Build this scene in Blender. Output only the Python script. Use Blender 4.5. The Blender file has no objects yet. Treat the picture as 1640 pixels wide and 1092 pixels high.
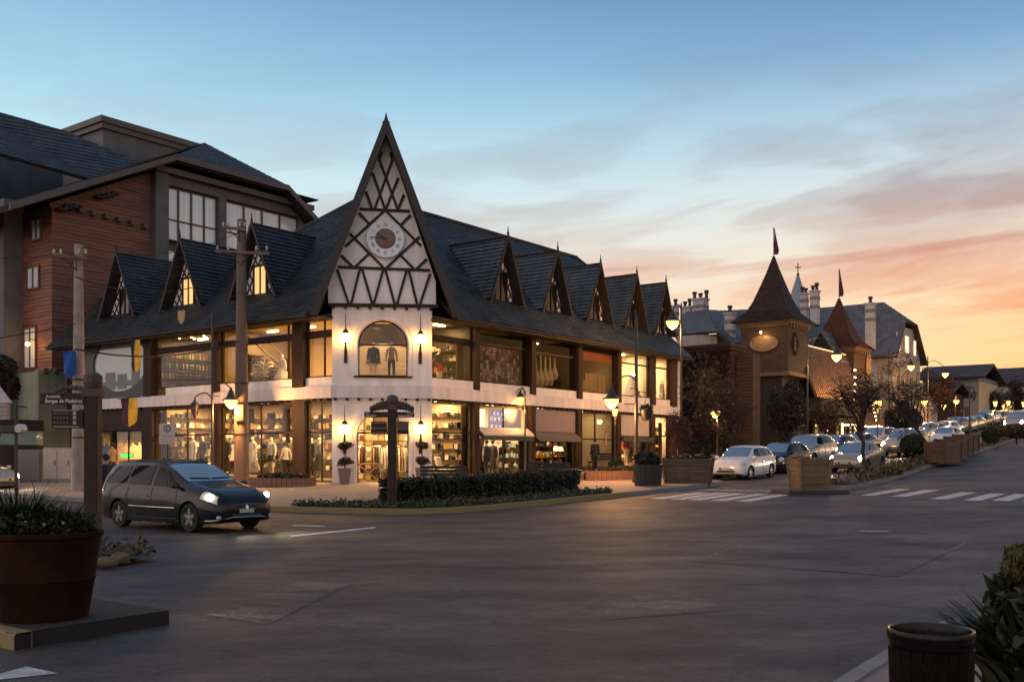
import bpy, bmesh, math, random
import numpy as np
from mathutils import Vector, Matrix
random.seed(11)
rng = np.random.default_rng(11)
SC = bpy.context.scene
COL = SC.collection
PI = math.pi

# ------------------------------------------------------------------ camera, sky, sun, exposure
F = 1603.0; CX = 820.0; HY = 730.0; EYE = 1.75
cam = bpy.data.cameras.new('camera')
cam.sensor_width = 36.0
cam.lens = F / 1640.0 * 36.0
cam.shift_y = (HY - 546.0) / 1640.0
cam.clip_start = 0.1
cam.clip_end = 3000.0
co = bpy.data.objects.new('camera', cam)
co.location = (0, 0, EYE)
co.rotation_euler = (PI / 2, 0, 0)
COL.objects.link(co)
SC.camera = co

wd = bpy.data.worlds.new('World')
SC.world = wd
wd.use_nodes = True
nt = wd.node_tree
nt.nodes.clear()
SUN_AZ = math.radians(62.0)       # where the sun went down, clockwise from straight ahead
SUN_EL = math.radians(1.0)


def srgb(r, g, b):
    def f(c):
        c /= 255.0
        return c / 12.92 if c <= .04045 else ((c + .055) / 1.055) ** 2.4
    return (f(r), f(g), f(b), 1.0)


def N(t, **kw):
    n = nt.nodes.new(t)
    for k, v in kw.items():
        setattr(n, k, v)
    return n


def math_node(tree, op, a, b=None, c=None, clamp=False):
    n = tree.nodes.new('ShaderNodeMath')
    n.operation = op
    n.use_clamp = clamp
    for i, x in enumerate((a, b, c)):
        if x is None:
            continue
        if isinstance(x, (int, float)):
            n.inputs[i].default_value = x
        else:
            tree.links.new(x, n.inputs[i])
    return n.outputs[0]


def ramp_node(tree, fac, stops, interp='LINEAR'):
    r = tree.nodes.new('ShaderNodeValToRGB')
    cr = r.color_ramp
    cr.interpolation = interp
    while len(cr.elements) < len(stops):
        cr.elements.new(.5)
    for e, (p, c) in zip(cr.elements, stops):
        e.position = p
        e.color = c
    tree.links.new(fac, r.inputs[0])
    return r.outputs[0]


def mixrgb(tree, fac, a, b, mode='MIX'):
    m = tree.nodes.new('ShaderNodeMix')
    m.data_type = 'RGBA'
    m.blend_type = mode
    for sock, x in ((m.inputs[0], fac), (m.inputs[6], a), (m.inputs[7], b)):
        if hasattr(x, 'links') or hasattr(x, 'is_linked'):
            tree.links.new(x, sock)
        else:
            sock.default_value = x
    return m.outputs[2]


def build_world():
    tc = N('ShaderNodeTexCoord')
    sep = N('ShaderNodeSeparateXYZ')
    nt.links.new(tc.outputs['Generated'], sep.inputs[0])
    X, Y, Z = sep.outputs
    rad = math_node(nt, 'SQRT', math_node(nt, 'ADD', math_node(nt, 'MULTIPLY', X, X), math_node(nt, 'MULTIPLY', Y, Y)))
    el = math_node(nt, 'DIVIDE', math_node(nt, 'ARCTAN2', Z, rad), PI / 2, clamp=True)          # 0 horizon, 1 zenith
    cz = math_node(nt, 'DIVIDE', math_node(nt, 'ADD', math_node(nt, 'MULTIPLY', X, math.sin(SUN_AZ)),
                                           math_node(nt, 'MULTIPLY', Y, math.cos(SUN_AZ))), math_node(nt, 'MAXIMUM', rad, .001))
    warm = math_node(nt, 'SMOOTH_MIN', math_node(nt, 'MULTIPLY_ADD', cz, .9, .12, clamp=True), 1.0, .1)
    warm = math_node(nt, 'POWER', warm, 1.5, clamp=True)
    d = 1 / 90.0
    west = ramp_node(nt, el, [(0, srgb(240, 180, 80)), (4 * d, srgb(242, 194, 98)), (7 * d, srgb(242, 192, 118)), (10 * d, srgb(236, 202, 164)),
                              (13.5 * d, srgb(214, 212, 206)), (17 * d, srgb(168, 190, 205)), (21 * d, srgb(108, 146, 186)), (25 * d, srgb(66, 108, 160)), (45 * d, srgb(84, 108, 146)), (1, srgb(100, 112, 136))])
    east = ramp_node(nt, el, [(0, srgb(240, 222, 214)), (6 * d, srgb(236, 228, 224)), (11 * d, srgb(212, 226, 226)), (15 * d, srgb(190, 220, 228)),
                              (19 * d, srgb(160, 202, 222)), (24.5 * d, srgb(124, 166, 200)), (40 * d, srgb(112, 140, 176)), (1, srgb(100, 112, 136))])
    sky = mixrgb(nt, warm, east, west)
    opp = ramp_node(nt, el, [(0, (1.22, .97, .90, 1)), (10 * d, (1.25, 1.02, .96, 1)), (22 * d, (1.0, .84, .83, 1)), (40 * d, (.50, .45, .48, 1)), (1, srgb(100, 112, 136))], 'EASE')  # unseen sky behind the camera, brightened past the sunset side to light the facades
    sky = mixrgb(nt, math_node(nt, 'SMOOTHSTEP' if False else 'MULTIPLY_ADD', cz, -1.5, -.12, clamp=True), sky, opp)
    # thin streaks of cloud, drawn out along the horizon
    az = math_node(nt, 'ARCTAN2', X, Y)
    comb = N('ShaderNodeCombineXYZ')
    e2 = math_node(nt, 'ADD', math_node(nt, 'MULTIPLY', el, 15.0), math_node(nt, 'MULTIPLY', az, -0.9))
    nt.links.new(math_node(nt, 'MULTIPLY', az, 2.1), comb.inputs[0])
    nt.links.new(e2, comb.inputs[1])
    ns = N('ShaderNodeTexNoise')
    ns.inputs['Scale'].default_value = 1.7
    ns.inputs['Detail'].default_value = 7.0
    ns.inputs['Roughness'].default_value = .52
    ns.inputs['Distortion'].default_value = .35
    nt.links.new(comb.outputs[0], ns.inputs['Vector'])
    dens = ramp_node(nt, ns.outputs[0], [(.0, (0, 0, 0, 1)), (.43, (0, 0, 0, 1)), (.54, (.55, .55, .55, 1)), (.66, (1, 1, 1, 1)), (1, (1, 1, 1, 1))], 'EASE')
    band = ramp_node(nt, el, [(0, (.35, .35, .35, 1)), (3 * d, (.5, .5, .5, 1)), (7 * d, (.9, .9, .9, 1)), (13 * d, (.85, .85, .85, 1)), (17 * d, (.55, .55, .55, 1)), (24 * d, (.12, .12, .12, 1)), (40 * d, (.05, .05, .05, 1)), (1, (.03, .03, .03, 1))])
    azf = math_node(nt, 'MULTIPLY_ADD', cz, .8, .22, clamp=True)
    fac = math_node(nt, 'MULTIPLY', math_node(nt, 'MULTIPLY', math_node(nt, 'MULTIPLY', dens, band), azf), 1.25, clamp=True)
    ccol = ramp_node(nt, el, [(0, srgb(240, 168, 84)), (4 * d, srgb(236, 148, 72)), (7.5 * d, srgb(226, 134, 84)), (10 * d, srgb(206, 138, 112)), (12 * d, srgb(184, 150, 140)), (15 * d, srgb(150, 140, 150)), (22 * d, srgb(120, 140, 170)), (1, srgb(90, 120, 160))])
    sky = mixrgb(nt, fac, sky, ccol)
    # sharper low streaks that catch the last light
    c2 = N('ShaderNodeCombineXYZ')
    nt.links.new(math_node(nt, 'MULTIPLY', az, 1.9), c2.inputs[0])
    nt.links.new(math_node(nt, 'ADD', math_node(nt, 'MULTIPLY', el, 46.0), math_node(nt, 'MULTIPLY', az, -2.6)), c2.inputs[1])
    n2 = N('ShaderNodeTexNoise')
    n2.inputs['Scale'].default_value = 1.25
    n2.inputs['Detail'].default_value = 6.0
    n2.inputs['Distortion'].default_value = .25
    nt.links.new(c2.outputs[0], n2.inputs['Vector'])
    d2 = ramp_node(nt, n2.outputs[0], [(.0, (0, 0, 0, 1)), (.54, (0, 0, 0, 1)), (.64, (.75, .75, .75, 1)), (1, (1, 1, 1, 1))], 'EASE')
    b_2 = ramp_node(nt, el, [(0, (.5, .5, .5, 1)), (6 * d, (.8, .8, .8, 1)), (11 * d, (.8, .8, .8, 1)), (13.5 * d, (0, 0, 0, 1)), (1, (0, 0, 0, 1))])
    f2 = math_node(nt, 'MULTIPLY', math_node(nt, 'MULTIPLY', d2, b_2), azf, clamp=True)
    cc2 = ramp_node(nt, el, [(0, srgb(240, 160, 76)), (6 * d, srgb(228, 132, 70)), (9 * d, srgb(206, 116, 82)), (12 * d, srgb(176, 124, 112)), (1, srgb(150, 130, 130))])
    sky = mixrgb(nt, f2, sky, cc2)
    bg = N('ShaderNodeBackground')
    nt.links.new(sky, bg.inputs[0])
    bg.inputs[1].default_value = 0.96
    st = N('ShaderNodeTexSky')
    st.sky_type = 'NISHITA'
    st.sun_disc = False
    st.sun_elevation = SUN_EL
    st.sun_rotation = SUN_AZ
    b2 = N('ShaderNodeBackground')
    nt.links.new(st.outputs[0], b2.inputs[0])
    b2.inputs[1].default_value = 0.02
    add = N('ShaderNodeAddShader')
    nt.links.new(bg.outputs[0], add.inputs[0])
    nt.links.new(b2.outputs[0], add.inputs[1])
    out = N('ShaderNodeOutputWorld')
    nt.links.new(add.outputs[0], out.inputs[0])


build_world()
sl = bpy.data.lights.new('sun', 'SUN')
sl.energy = 0.12
sl.angle = math.radians(12)
sl.color = (1.0, .62, .36)
so = bpy.data.objects.new('sun', sl)
so.rotation_euler = (math.radians(88.0), 0, PI - SUN_AZ)
so.location = (60, 30, 40)
COL.objects.link(so)
vs = SC.view_settings
vs.view_transform = 'Standard'
vs.look = 'None'
vs.exposure = 0.3
vs.gamma = 1.0
vs.use_curve_mapping = False
SC.render.engine = 'CYCLES'
SC.cycles.max_bounces = 7
SC.cycles.transparent_max_bounces = 16
SC.cycles.sample_clamp_indirect = 4.0
SC.cycles.caustics_reflective = False
SC.cycles.caustics_refractive = False
SC.cycles.use_denoising = True

# ------------------------------------------------------------------ frames of the place
UX, UY = 0.5980, 0.8015
_l = math.hypot(UX, UY); UX /= _l; UY /= _l
OX, OY = -5.14, 39.94                     # where the two shop fronts would meet if the corner were not cut off
ROT = math.atan2(UY, UX)


def W(a, b, z=0.0):
    return Vector((OX + a * UX - b * UY, OY + a * UY + b * UX, z))


def ab(x, y):
    dx, dy = x - OX, y - OY
    return dx * UX + dy * UY, -dx * UY + dy * UX


KA = [-400, -60, -15, -8, 0, 3, 13, 19, 28, 55, 73, 93, 140, 220, 600]
KZ = [-.3, -.05, 0, .1, .42, .5, .72, .95, 1.45, 2.7, 3.8, 5.2, 8.0, 11, 14]


def base_z(a):
    return sum(np.interp(a + d, KA, KZ) for d in (-3, -1.5, 0, 1.5, 3)) / 5


def gz(x, y):
    a, b = ab(x, y)
    return float(base_z(a) + .02 * min(20, max(0, b)))


def gab(a, b):
    p = W(a, b)
    return gz(p.x, p.y)


def at(px, py, Y):
    return Vector(((px - CX) / F * Y, Y, EYE + (HY - py) / F * Y))


def gp(px, py, off=0.0):
    Y = 3.0
    while Y < 400:
        X = (px - CX) / F * Y
        if EYE + (HY - py) / F * Y <= gz(X, Y) + off:
            return Vector((X, Y, gz(X, Y) + off))
        Y += .02 if Y < 60 else .1
    return Vector((X, Y, gz(X, Y) + off))


def gpx(px, Y, off=0.0):
    X = (px - CX) / F * Y
    return Vector((X, Y, gz(X, Y) + off))


def _on(px, py, n, c):
    dx = (px - CX) / F
    k = n[0] * dx + n[1]
    Y = c / k
    return Y


def on_b(px, py, b=0.0):
    """(a, z) where the sight line meets the plane b = const (parallel to the right shop front)"""
    n = (-UY, UX)
    Y = _on(px, py, n, b + n[0] * OX + n[1] * OY)
    p = at(px, py, Y)
    return ab(p.x, p.y)[0], p.z


def on_a(px, py, a=0.0):
    n = (UX, UY)
    Y = _on(px, py, n, a + n[0] * OX + n[1] * OY)
    p = at(px, py, Y)
    return ab(p.x, p.y)[1], p.z


S2 = math.sqrt(.5)


def ch(h, d, z):
    """cut-off corner: h along it from its middle (left to right), d outwards -> building coordinates"""
    return (1.47 + h * S2 - d * S2, 1.47 - h * S2 - d * S2, z)


def on_c(px, py, d=0.0):
    dx = (px - CX) / F
    n = ((UX - UY) * -S2, (UY + UX) * -S2)
    p0 = W(*ch(0, d, 0)[:2])
    Y = (n[0] * p0.x + n[1] * p0.y) / (n[0] * dx + n[1])
    p = at(px, py, Y)
    a, b = ab(p.x, p.y)
    return (a - b) * S2, p.z


# ------------------------------------------------------------------ materials
MATS = {}


def mat(name, c, rough=.7, var=.18, scale=2.0, bump=.0, bscale=25.0, metal=0.0, stretch=(1, 1, 1), c2=None, coat=0.0, spec=.5, detail=5.0, streak=0.0):
    if name in MATS:
        return MATS[name]
    m = bpy.data.materials.new(name)
    m.use_nodes = True
    t = m.node_tree
    p = t.nodes['Principled BSDF']
    p.inputs['Roughness'].default_value = rough
    p.inputs['Metallic'].default_value = metal
    p.inputs['Coat Weight'].default_value = coat
    p.inputs['Coat Roughness'].default_value = .03
    p.inputs['Specular IOR Level'].default_value = spec
    c = tuple(c[:3]) + (1,)
    if var > 0 or c2 is not None:
        tc = t.nodes.new('ShaderNodeTexCoord')
        mp = t.nodes.new('ShaderNodeMapping')
        mp.inputs['Scale'].default_value = stretch
        t.links.new(tc.outputs['Object'], mp.inputs[0])
        n1 = t.nodes.new('ShaderNodeTexNoise')
        n1.inputs['Scale'].default_value = scale
        n1.inputs['Detail'].default_value = detail
        n1.inputs['Roughness'].default_value = .6
        t.links.new(mp.outputs[0], n1.inputs['Vector'])
        lo = tuple(x * (1 - var) for x in c[:3]) + (1,)
        hi = tuple(min(1, x * (1 + var)) for x in c[:3]) + (1,) if c2 is None else tuple(c2[:3]) + (1,)
        col = ramp_node(t, n1.outputs[0], [(.3, lo), (.7, hi)])
        if streak > 0:
            n3 = t.nodes.new('ShaderNodeTexNoise')
            mp3 = t.nodes.new('ShaderNodeMapping')
            mp3.inputs['Scale'].default_value = (1.4, 1.4, .12)
            t.links.new(tc.outputs['Object'], mp3.inputs[0])
            t.links.new(mp3.outputs[0], n3.inputs['Vector'])
            n3.inputs['Scale'].default_value = 2.2
            n3.inputs['Detail'].default_value = 6
            s = ramp_node(t, n3.outputs[0], [(.38, (1, 1, 1, 1)), (.75, (1 - streak, 1 - streak, 1 - streak * 1.1, 1))])
            col = mixrgb(t, 1.0, col, s, 'MULTIPLY')
        t.links.new(col, p.inputs['Base Color'])
        rr = math_node(t, 'MULTIPLY_ADD', n1.outputs[0], .25, rough - .125, clamp=True)
        if rough > .2:
            t.links.new(rr, p.inputs['Roughness'])
        if bump > 0:
            n2 = t.nodes.new('ShaderNodeTexNoise')
            n2.inputs['Scale'].default_value = bscale
            n2.inputs['Detail'].default_value = 6
            t.links.new(mp.outputs[0], n2.inputs['Vector'])
            b = t.nodes.new('ShaderNodeBump')
            b.inputs['Strength'].default_value = bump
            b.inputs['Distance'].default_value = .02
            t.links.new(n2.outputs[0], b.inputs['Height'])
            t.links.new(b.outputs[0], p.inputs['Normal'])
    else:
        p.inputs['Base Color'].default_value = c
    MATS[name] = m
    return m


def emat(name, c, s):
    if name in MATS:
        return MATS[name]
    m = bpy.data.materials.new(name)
    m.use_nodes = True
    t = m.node_tree
    p = t.nodes['Principled BSDF']
    p.inputs['Base Color'].default_value = (*c[:3], 1)
    p.inputs['Emission Color'].default_value = (*c[:3], 1)
    p.inputs['Emission Strength'].default_value = s
    MATS[name] = m
    return m


def glass_mat(name, tint=(1, 1, 1), refl=1.5, rough=.0, base=0.0):
    if name in MATS:
        return MATS[name]
    m = bpy.data.materials.new(name)
    m.use_nodes = True
    t = m.node_tree
    t.nodes.clear()
    tr = t.nodes.new('ShaderNodeBsdfTransparent')
    tr.inputs[0].default_value = (*tint, 1)
    gl = t.nodes.new('ShaderNodeBsdfGlossy')
    gl.inputs['Roughness'].default_value = rough
    fr = t.nodes.new('ShaderNodeFresnel')
    fr.inputs[0].default_value = refl
    f = math_node(t, 'ADD', fr.outputs[0], base, clamp=True)
    mx = t.nodes.new('ShaderNodeMixShader')
    t.links.new(f, mx.inputs[0])
    t.links.new(tr.outputs[0], mx.inputs[1])
    t.links.new(gl.outputs[0], mx.inputs[2])
    o = t.nodes.new('ShaderNodeOutputMaterial')
    t.links.new(mx.outputs[0], o.inputs[0])
    MATS[name] = m
    return m


def leaf_mat(name, c, c2, scale=5.0):
    if name in MATS:
        return MATS[name]
    m = mat(name, c, rough=.6, var=.2, scale=scale, c2=c2, detail=3)
    return m


# ------------------------------------------------------------------ mesh building
class MB:
    def __init__(s, xf=None):
        s.v = []; s.f = []; s.xf = xf; s.mi = []; s.cur = 0

    def add(s, vs, fs):
        n = len(s.v)
        if s.xf:
            vs = [s.xf(*p) for p in vs]
        s.v.extend(tuple(p) for p in vs)
        s.f.extend(tuple(i + n for i in q) for q in fs)
        s.mi.extend([s.cur] * len(fs))
        return s

    def box(s, x0, y0, z0, x1, y1, z1):
        x0, x1 = sorted((x0, x1)); y0, y1 = sorted((y0, y1)); z0, z1 = sorted((z0, z1))
        return s.add([(x0, y0, z0), (x1, y0, z0), (x1, y1, z0), (x0, y1, z0), (x0, y0, z1), (x1, y0, z1), (x1, y1, z1), (x0, y1, z1)],
                     [(0, 3, 2, 1), (4, 5, 6, 7), (0, 1, 5, 4), (1, 2, 6, 5), (2, 3, 7, 6), (3, 0, 4, 7)])

    def cbox(s, cx, cy, cz, sx, sy, sz):
        return s.box(cx - sx / 2, cy - sy / 2, cz - sz / 2, cx + sx / 2, cy + sy / 2, cz + sz / 2)

    def beam(s, p, q, w, h, up=(0, 0, 1)):
        p = Vector(p); q = Vector(q)
        d = (q - p).normalized()
        sd = d.cross(Vector(up))
        if sd.length < 1e-4:
            sd = d.cross(Vector((1, 0, 0)))
        sd.normalize()
        n = sd.cross(d)
        vs = []
        for e in (p, q):
            for i, j in ((-1, -1), (1, -1), (1, 1), (-1, 1)):
                vs.append(e + sd * (w / 2 * i) + n * (h / 2 * j))
        return s.add(vs, [(0, 3, 2, 1), (4, 5, 6, 7), (0, 1, 5, 4), (1, 2, 6, 5), (2, 3, 7, 6), (3, 0, 4, 7)])

    def prism(s, poly, vec):
        n = len(poly); vec = Vector(vec)
        a = [Vector(p) for p in poly]
        b = [p + vec for p in a]
        return s.add(a + b, [tuple(range(n - 1, -1, -1)), tuple(range(n, 2 * n))] + [(i, (i + 1) % n, n + (i + 1) % n, n + i) for i in range(n)])

    def poly(s, pts):
        return s.add(pts, [tuple(range(len(pts)))])

    def tube(s, pts, r, n=8, cap=True):
        pts = [Vector(p) for p in pts]
        m = len(pts)
        rs = r if isinstance(r, (list, tuple)) else [r] * m
        vs = []
        pv = None
        for i, p in enumerate(pts):
            d = (pts[min(i + 1, m - 1)] - pts[max(i - 1, 0)]).normalized()
            if pv is None:
                pv = d.cross(Vector((0, 0, 1)))
                if pv.length < .01:
                    pv = d.cross(Vector((1, 0, 0)))
            pv = (pv - d * pv.dot(d)).normalized()
            b = d.cross(pv)
            for k in range(n):
                t = 2 * PI * k / n
                vs.append(p + (pv * math.cos(t) + b * math.sin(t)) * rs[i])
        fs = [(i * n + k, i * n + (k + 1) % n, (i + 1) * n + (k + 1) % n, (i + 1) * n + k) for i in range(m - 1) for k in range(n)]
        if cap:
            fs += [tuple(range(n - 1, -1, -1)), tuple(range((m - 1) * n, m * n))]
        return s.add(vs, fs)

    def lathe(s, prof, n=16, c=(0, 0, 0), axis='z', cap=True, ph=0.0):
        vs = []
        for r, z in prof:
            for k in range(n):
                t = 2 * PI * k / n + ph
                x, y = r * math.cos(t), r * math.sin(t)
                vs.append((c[0] + x, c[1] + y, c[2] + z) if axis == 'z' else ((c[0] + x, c[1] + z, c[2] + y) if axis == 'y' else (c[0] + z, c[1] + x, c[2] + y)))
        m = len(prof)
        fs = [(i * n + k, i * n + (k + 1) % n, (i + 1) * n + (k + 1) % n, (i + 1) * n + k) for i in range(m - 1) for k in range(n)]
        if cap:
            fs += [tuple(range(n - 1, -1, -1)), tuple(range((m - 1) * n, m * n))]
        return s.add(vs, fs)

    def sphere(s, c, rx, ry=None, rz=None, n=12, m=8):
        ry = ry or rx; rz = rz or rx
        vs = [(c[0], c[1], c[2] - rz)]
        for i in range(1, m):
            t = PI * i / m
            for k in range(n):
                vs.append((c[0] + rx * math.sin(t) * math.cos(2 * PI * k / n), c[1] + ry * math.sin(t) * math.sin(2 * PI * k / n), c[2] - rz * math.cos(t)))
        vs.append((c[0], c[1], c[2] + rz))
        fs = [(0, 1 + (k + 1) % n, 1 + k) for k in range(n)]
        fs += [(1 + (i - 1) * n + k, 1 + (i - 1) * n + (k + 1) % n, 1 + i * n + (k + 1) % n, 1 + i * n + k) for i in range(1, m - 1) for k in range(n)]
        L = len(vs) - 1
        fs += [(1 + (m - 2) * n + k, 1 + (m - 2) * n + (k + 1) % n, L) for k in range(n)]
        return s.add(vs, fs)

    def grid(s, P, closed=False):
        n, m = len(P), len(P[0])
        vs = [p for r in P for p in r]
        fs = []
        for i in range(n - 1):
            for j in range(m if closed else m - 1):
                k = (j + 1) % m
                fs.append((i * m + j, i * m + k, (i + 1) * m + k, (i + 1) * m + j))
        return s.add(vs, fs)

    def mesh(s, name, m=None, smooth=False, fix=True, bevel=0.0):
        me = bpy.data.meshes.new(name)
        me.from_pydata(s.v, [], s.f)
        ms = m if isinstance(m, (list, tuple)) else [m]
        for x in ms:
            if x:
                me.materials.append(x)
        if len(ms) > 1:
            me.polygons.foreach_set('material_index', s.mi)
        if fix:
            bm = bmesh.new()
            bm.from_mesh(me)
            bmesh.ops.recalc_face_normals(bm, faces=bm.faces)
            if bevel > 0:
                bmesh.ops.bevel(bm, geom=[e for e in bm.edges if len(e.link_faces) == 2 and e.calc_face_angle(0) > .6], offset=bevel, segments=1, affect='EDGES', clamp_overlap=True)
            bm.to_mesh(me)
            bm.free()
        if smooth:
            me.polygons.foreach_set('use_smooth', [True] * len(me.polygons))
            me.set_sharp_from_angle(angle=math.radians(smooth if smooth is not True else 40))
        me.update()
        return me

    def build(s, name, m=None, parent=None, smooth=False, fix=True, bevel=0.0, kind=None, out=None):
        me = s.mesh(name, m, smooth, fix, bevel)
        if out is not None and me.polygons[0].normal.dot(Vector(out)) < 0:
            me.flip_normals()
        return link(name, me, parent, kind)


def link(name, me, parent=None, kind=None):
    o = bpy.data.objects.new(name, me)
    COL.objects.link(o)
    if parent is not None:
        o.parent = parent
    if kind:
        o['kind'] = kind
    return o


def tag(o, label, cat, group=None, kind=None):
    o['label'] = label
    o['category'] = cat
    if group:
        o['group'] = group
    if kind:
        o['kind'] = kind
    return o


def thing(name, label, cat, loc=(0, 0, 0), rot=0.0, group=None):
    o = bpy.data.objects.new(name, None)
    o.empty_display_size = .3
    o.location = loc
    o.rotation_euler = (0, 0, rot)
    COL.objects.link(o)
    return tag(o, label, cat, group)


def structure(o):
    o['kind'] = 'structure'
    return o


def fast_mesh(name, V, Q, m, k=4):
    """V (n,3) float, Q (f,k) int"""
    me = bpy.data.meshes.new(name)
    V = np.asarray(V, np.float32); Q = np.asarray(Q, np.int32)
    me.vertices.add(len(V))
    me.vertices.foreach_set('co', V.ravel())
    me.loops.add(Q.size)
    me.loops.foreach_set('vertex_index', Q.ravel())
    me.polygons.add(len(Q))
    me.polygons.foreach_set('loop_start', np.arange(0, Q.size, k, dtype=np.int32))
    me.polygons.foreach_set('loop_total', np.full(len(Q), k, np.int32))
    me.update(calc_edges=True)
    if m:
        me.materials.append(m)
    return me


def leaves_mesh(name, P, size, m, aspect=.5, jitter=.55, droop=None):
    """one bent-free leaf quad at every point of P, turned at random; droop gives a common direction"""
    n = len(P)
    P = np.asarray(P, float)
    d = rng.normal(size=(n, 3))
    if droop is not None:
        d = d * .6 + np.asarray(droop)
    d /= np.linalg.norm(d, axis=1)[:, None]
    e = np.cross(d, rng.normal(size=(n, 3)))
    e /= np.linalg.norm(e, axis=1)[:, None] + 1e-9
    s = size * (1 + jitter * rng.uniform(-1, 1, size=(n, 1)))
    A = P - e * s * aspect * .15
    V = np.stack([P - d * s * .5, P + e * s * aspect * .5, P + d * s * .5, P - e * s * aspect * .5], 1).reshape(-1, 3)
    Q = np.arange(4 * n).reshape(-1, 4)
    return fast_mesh(name, V, Q, m)


def blob_points(n, c, r, shell=.55, lump=.25, k=7):
    """points through a lumpy ellipsoid, denser near its skin"""
    d = rng.normal(size=(n, 3))
    d /= np.linalg.norm(d, axis=1)[:, None]
    q = rng.normal(size=(k, 3)); q /= np.linalg.norm(q, axis=1)[:, None]
    b = np.max(np.maximum(0, d @ q.T) ** 6 * rng.uniform(.4, 1, k)[None], axis=1)
    rad = (1 - lump + lump * 1.6 * b) * rng.uniform(shell, 1, n) ** .5
    return np.asarray(c)[None] + d * rad[:, None] * np.asarray(r)[None]


def text_mesh(name, s, size, m, align='LEFT', ext=.004, w=1.0):
    cu = bpy.data.curves.new(name, 'FONT')
    cu.body = s
    cu.size = size
    cu.align_x = align
    cu.extrude = ext
    cu.offset = .01 * size
    o = bpy.data.objects.new(name, cu)
    COL.objects.link(o)
    dg = bpy.context.evaluated_depsgraph_get()
    me = bpy.data.meshes.new_from_object(o.evaluated_get(dg))
    bpy.data.objects.remove(o)
    bpy.data.curves.remove(cu)
    me.name = name
    me.materials.clear()
    me.materials.append(m)
    if w != 1.0:
        me.transform(Matrix.Diagonal((w, 1, 1, 1)))
    return me


def point_light(name, loc, power, color=(1, .58, .22), radius=.08, parent=None):
    l = bpy.data.lights.new(name, 'POINT')
    l.energy = power
    l.color = color
    l.shadow_soft_size = radius
    o = bpy.data.objects.new(name, l)
    o.location = loc
    COL.objects.link(o)
    if parent is not None:
        o.parent = parent
    return o


def area_light(name, loc, size, power, color=(1, .72, .36), parent=None, rot=(0, 0, 0)):
    l = bpy.data.lights.new(name, 'AREA')
    l.energy = power
    l.color = color
    l.shape = 'RECTANGLE'
    l.size = size[0]
    l.size_y = size[1]
    o = bpy.data.objects.new(name, l)
    o.location = loc
    o.rotation_euler = rot
    COL.objects.link(o)
    if parent is not None:
        o.parent = parent
    return o
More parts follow.
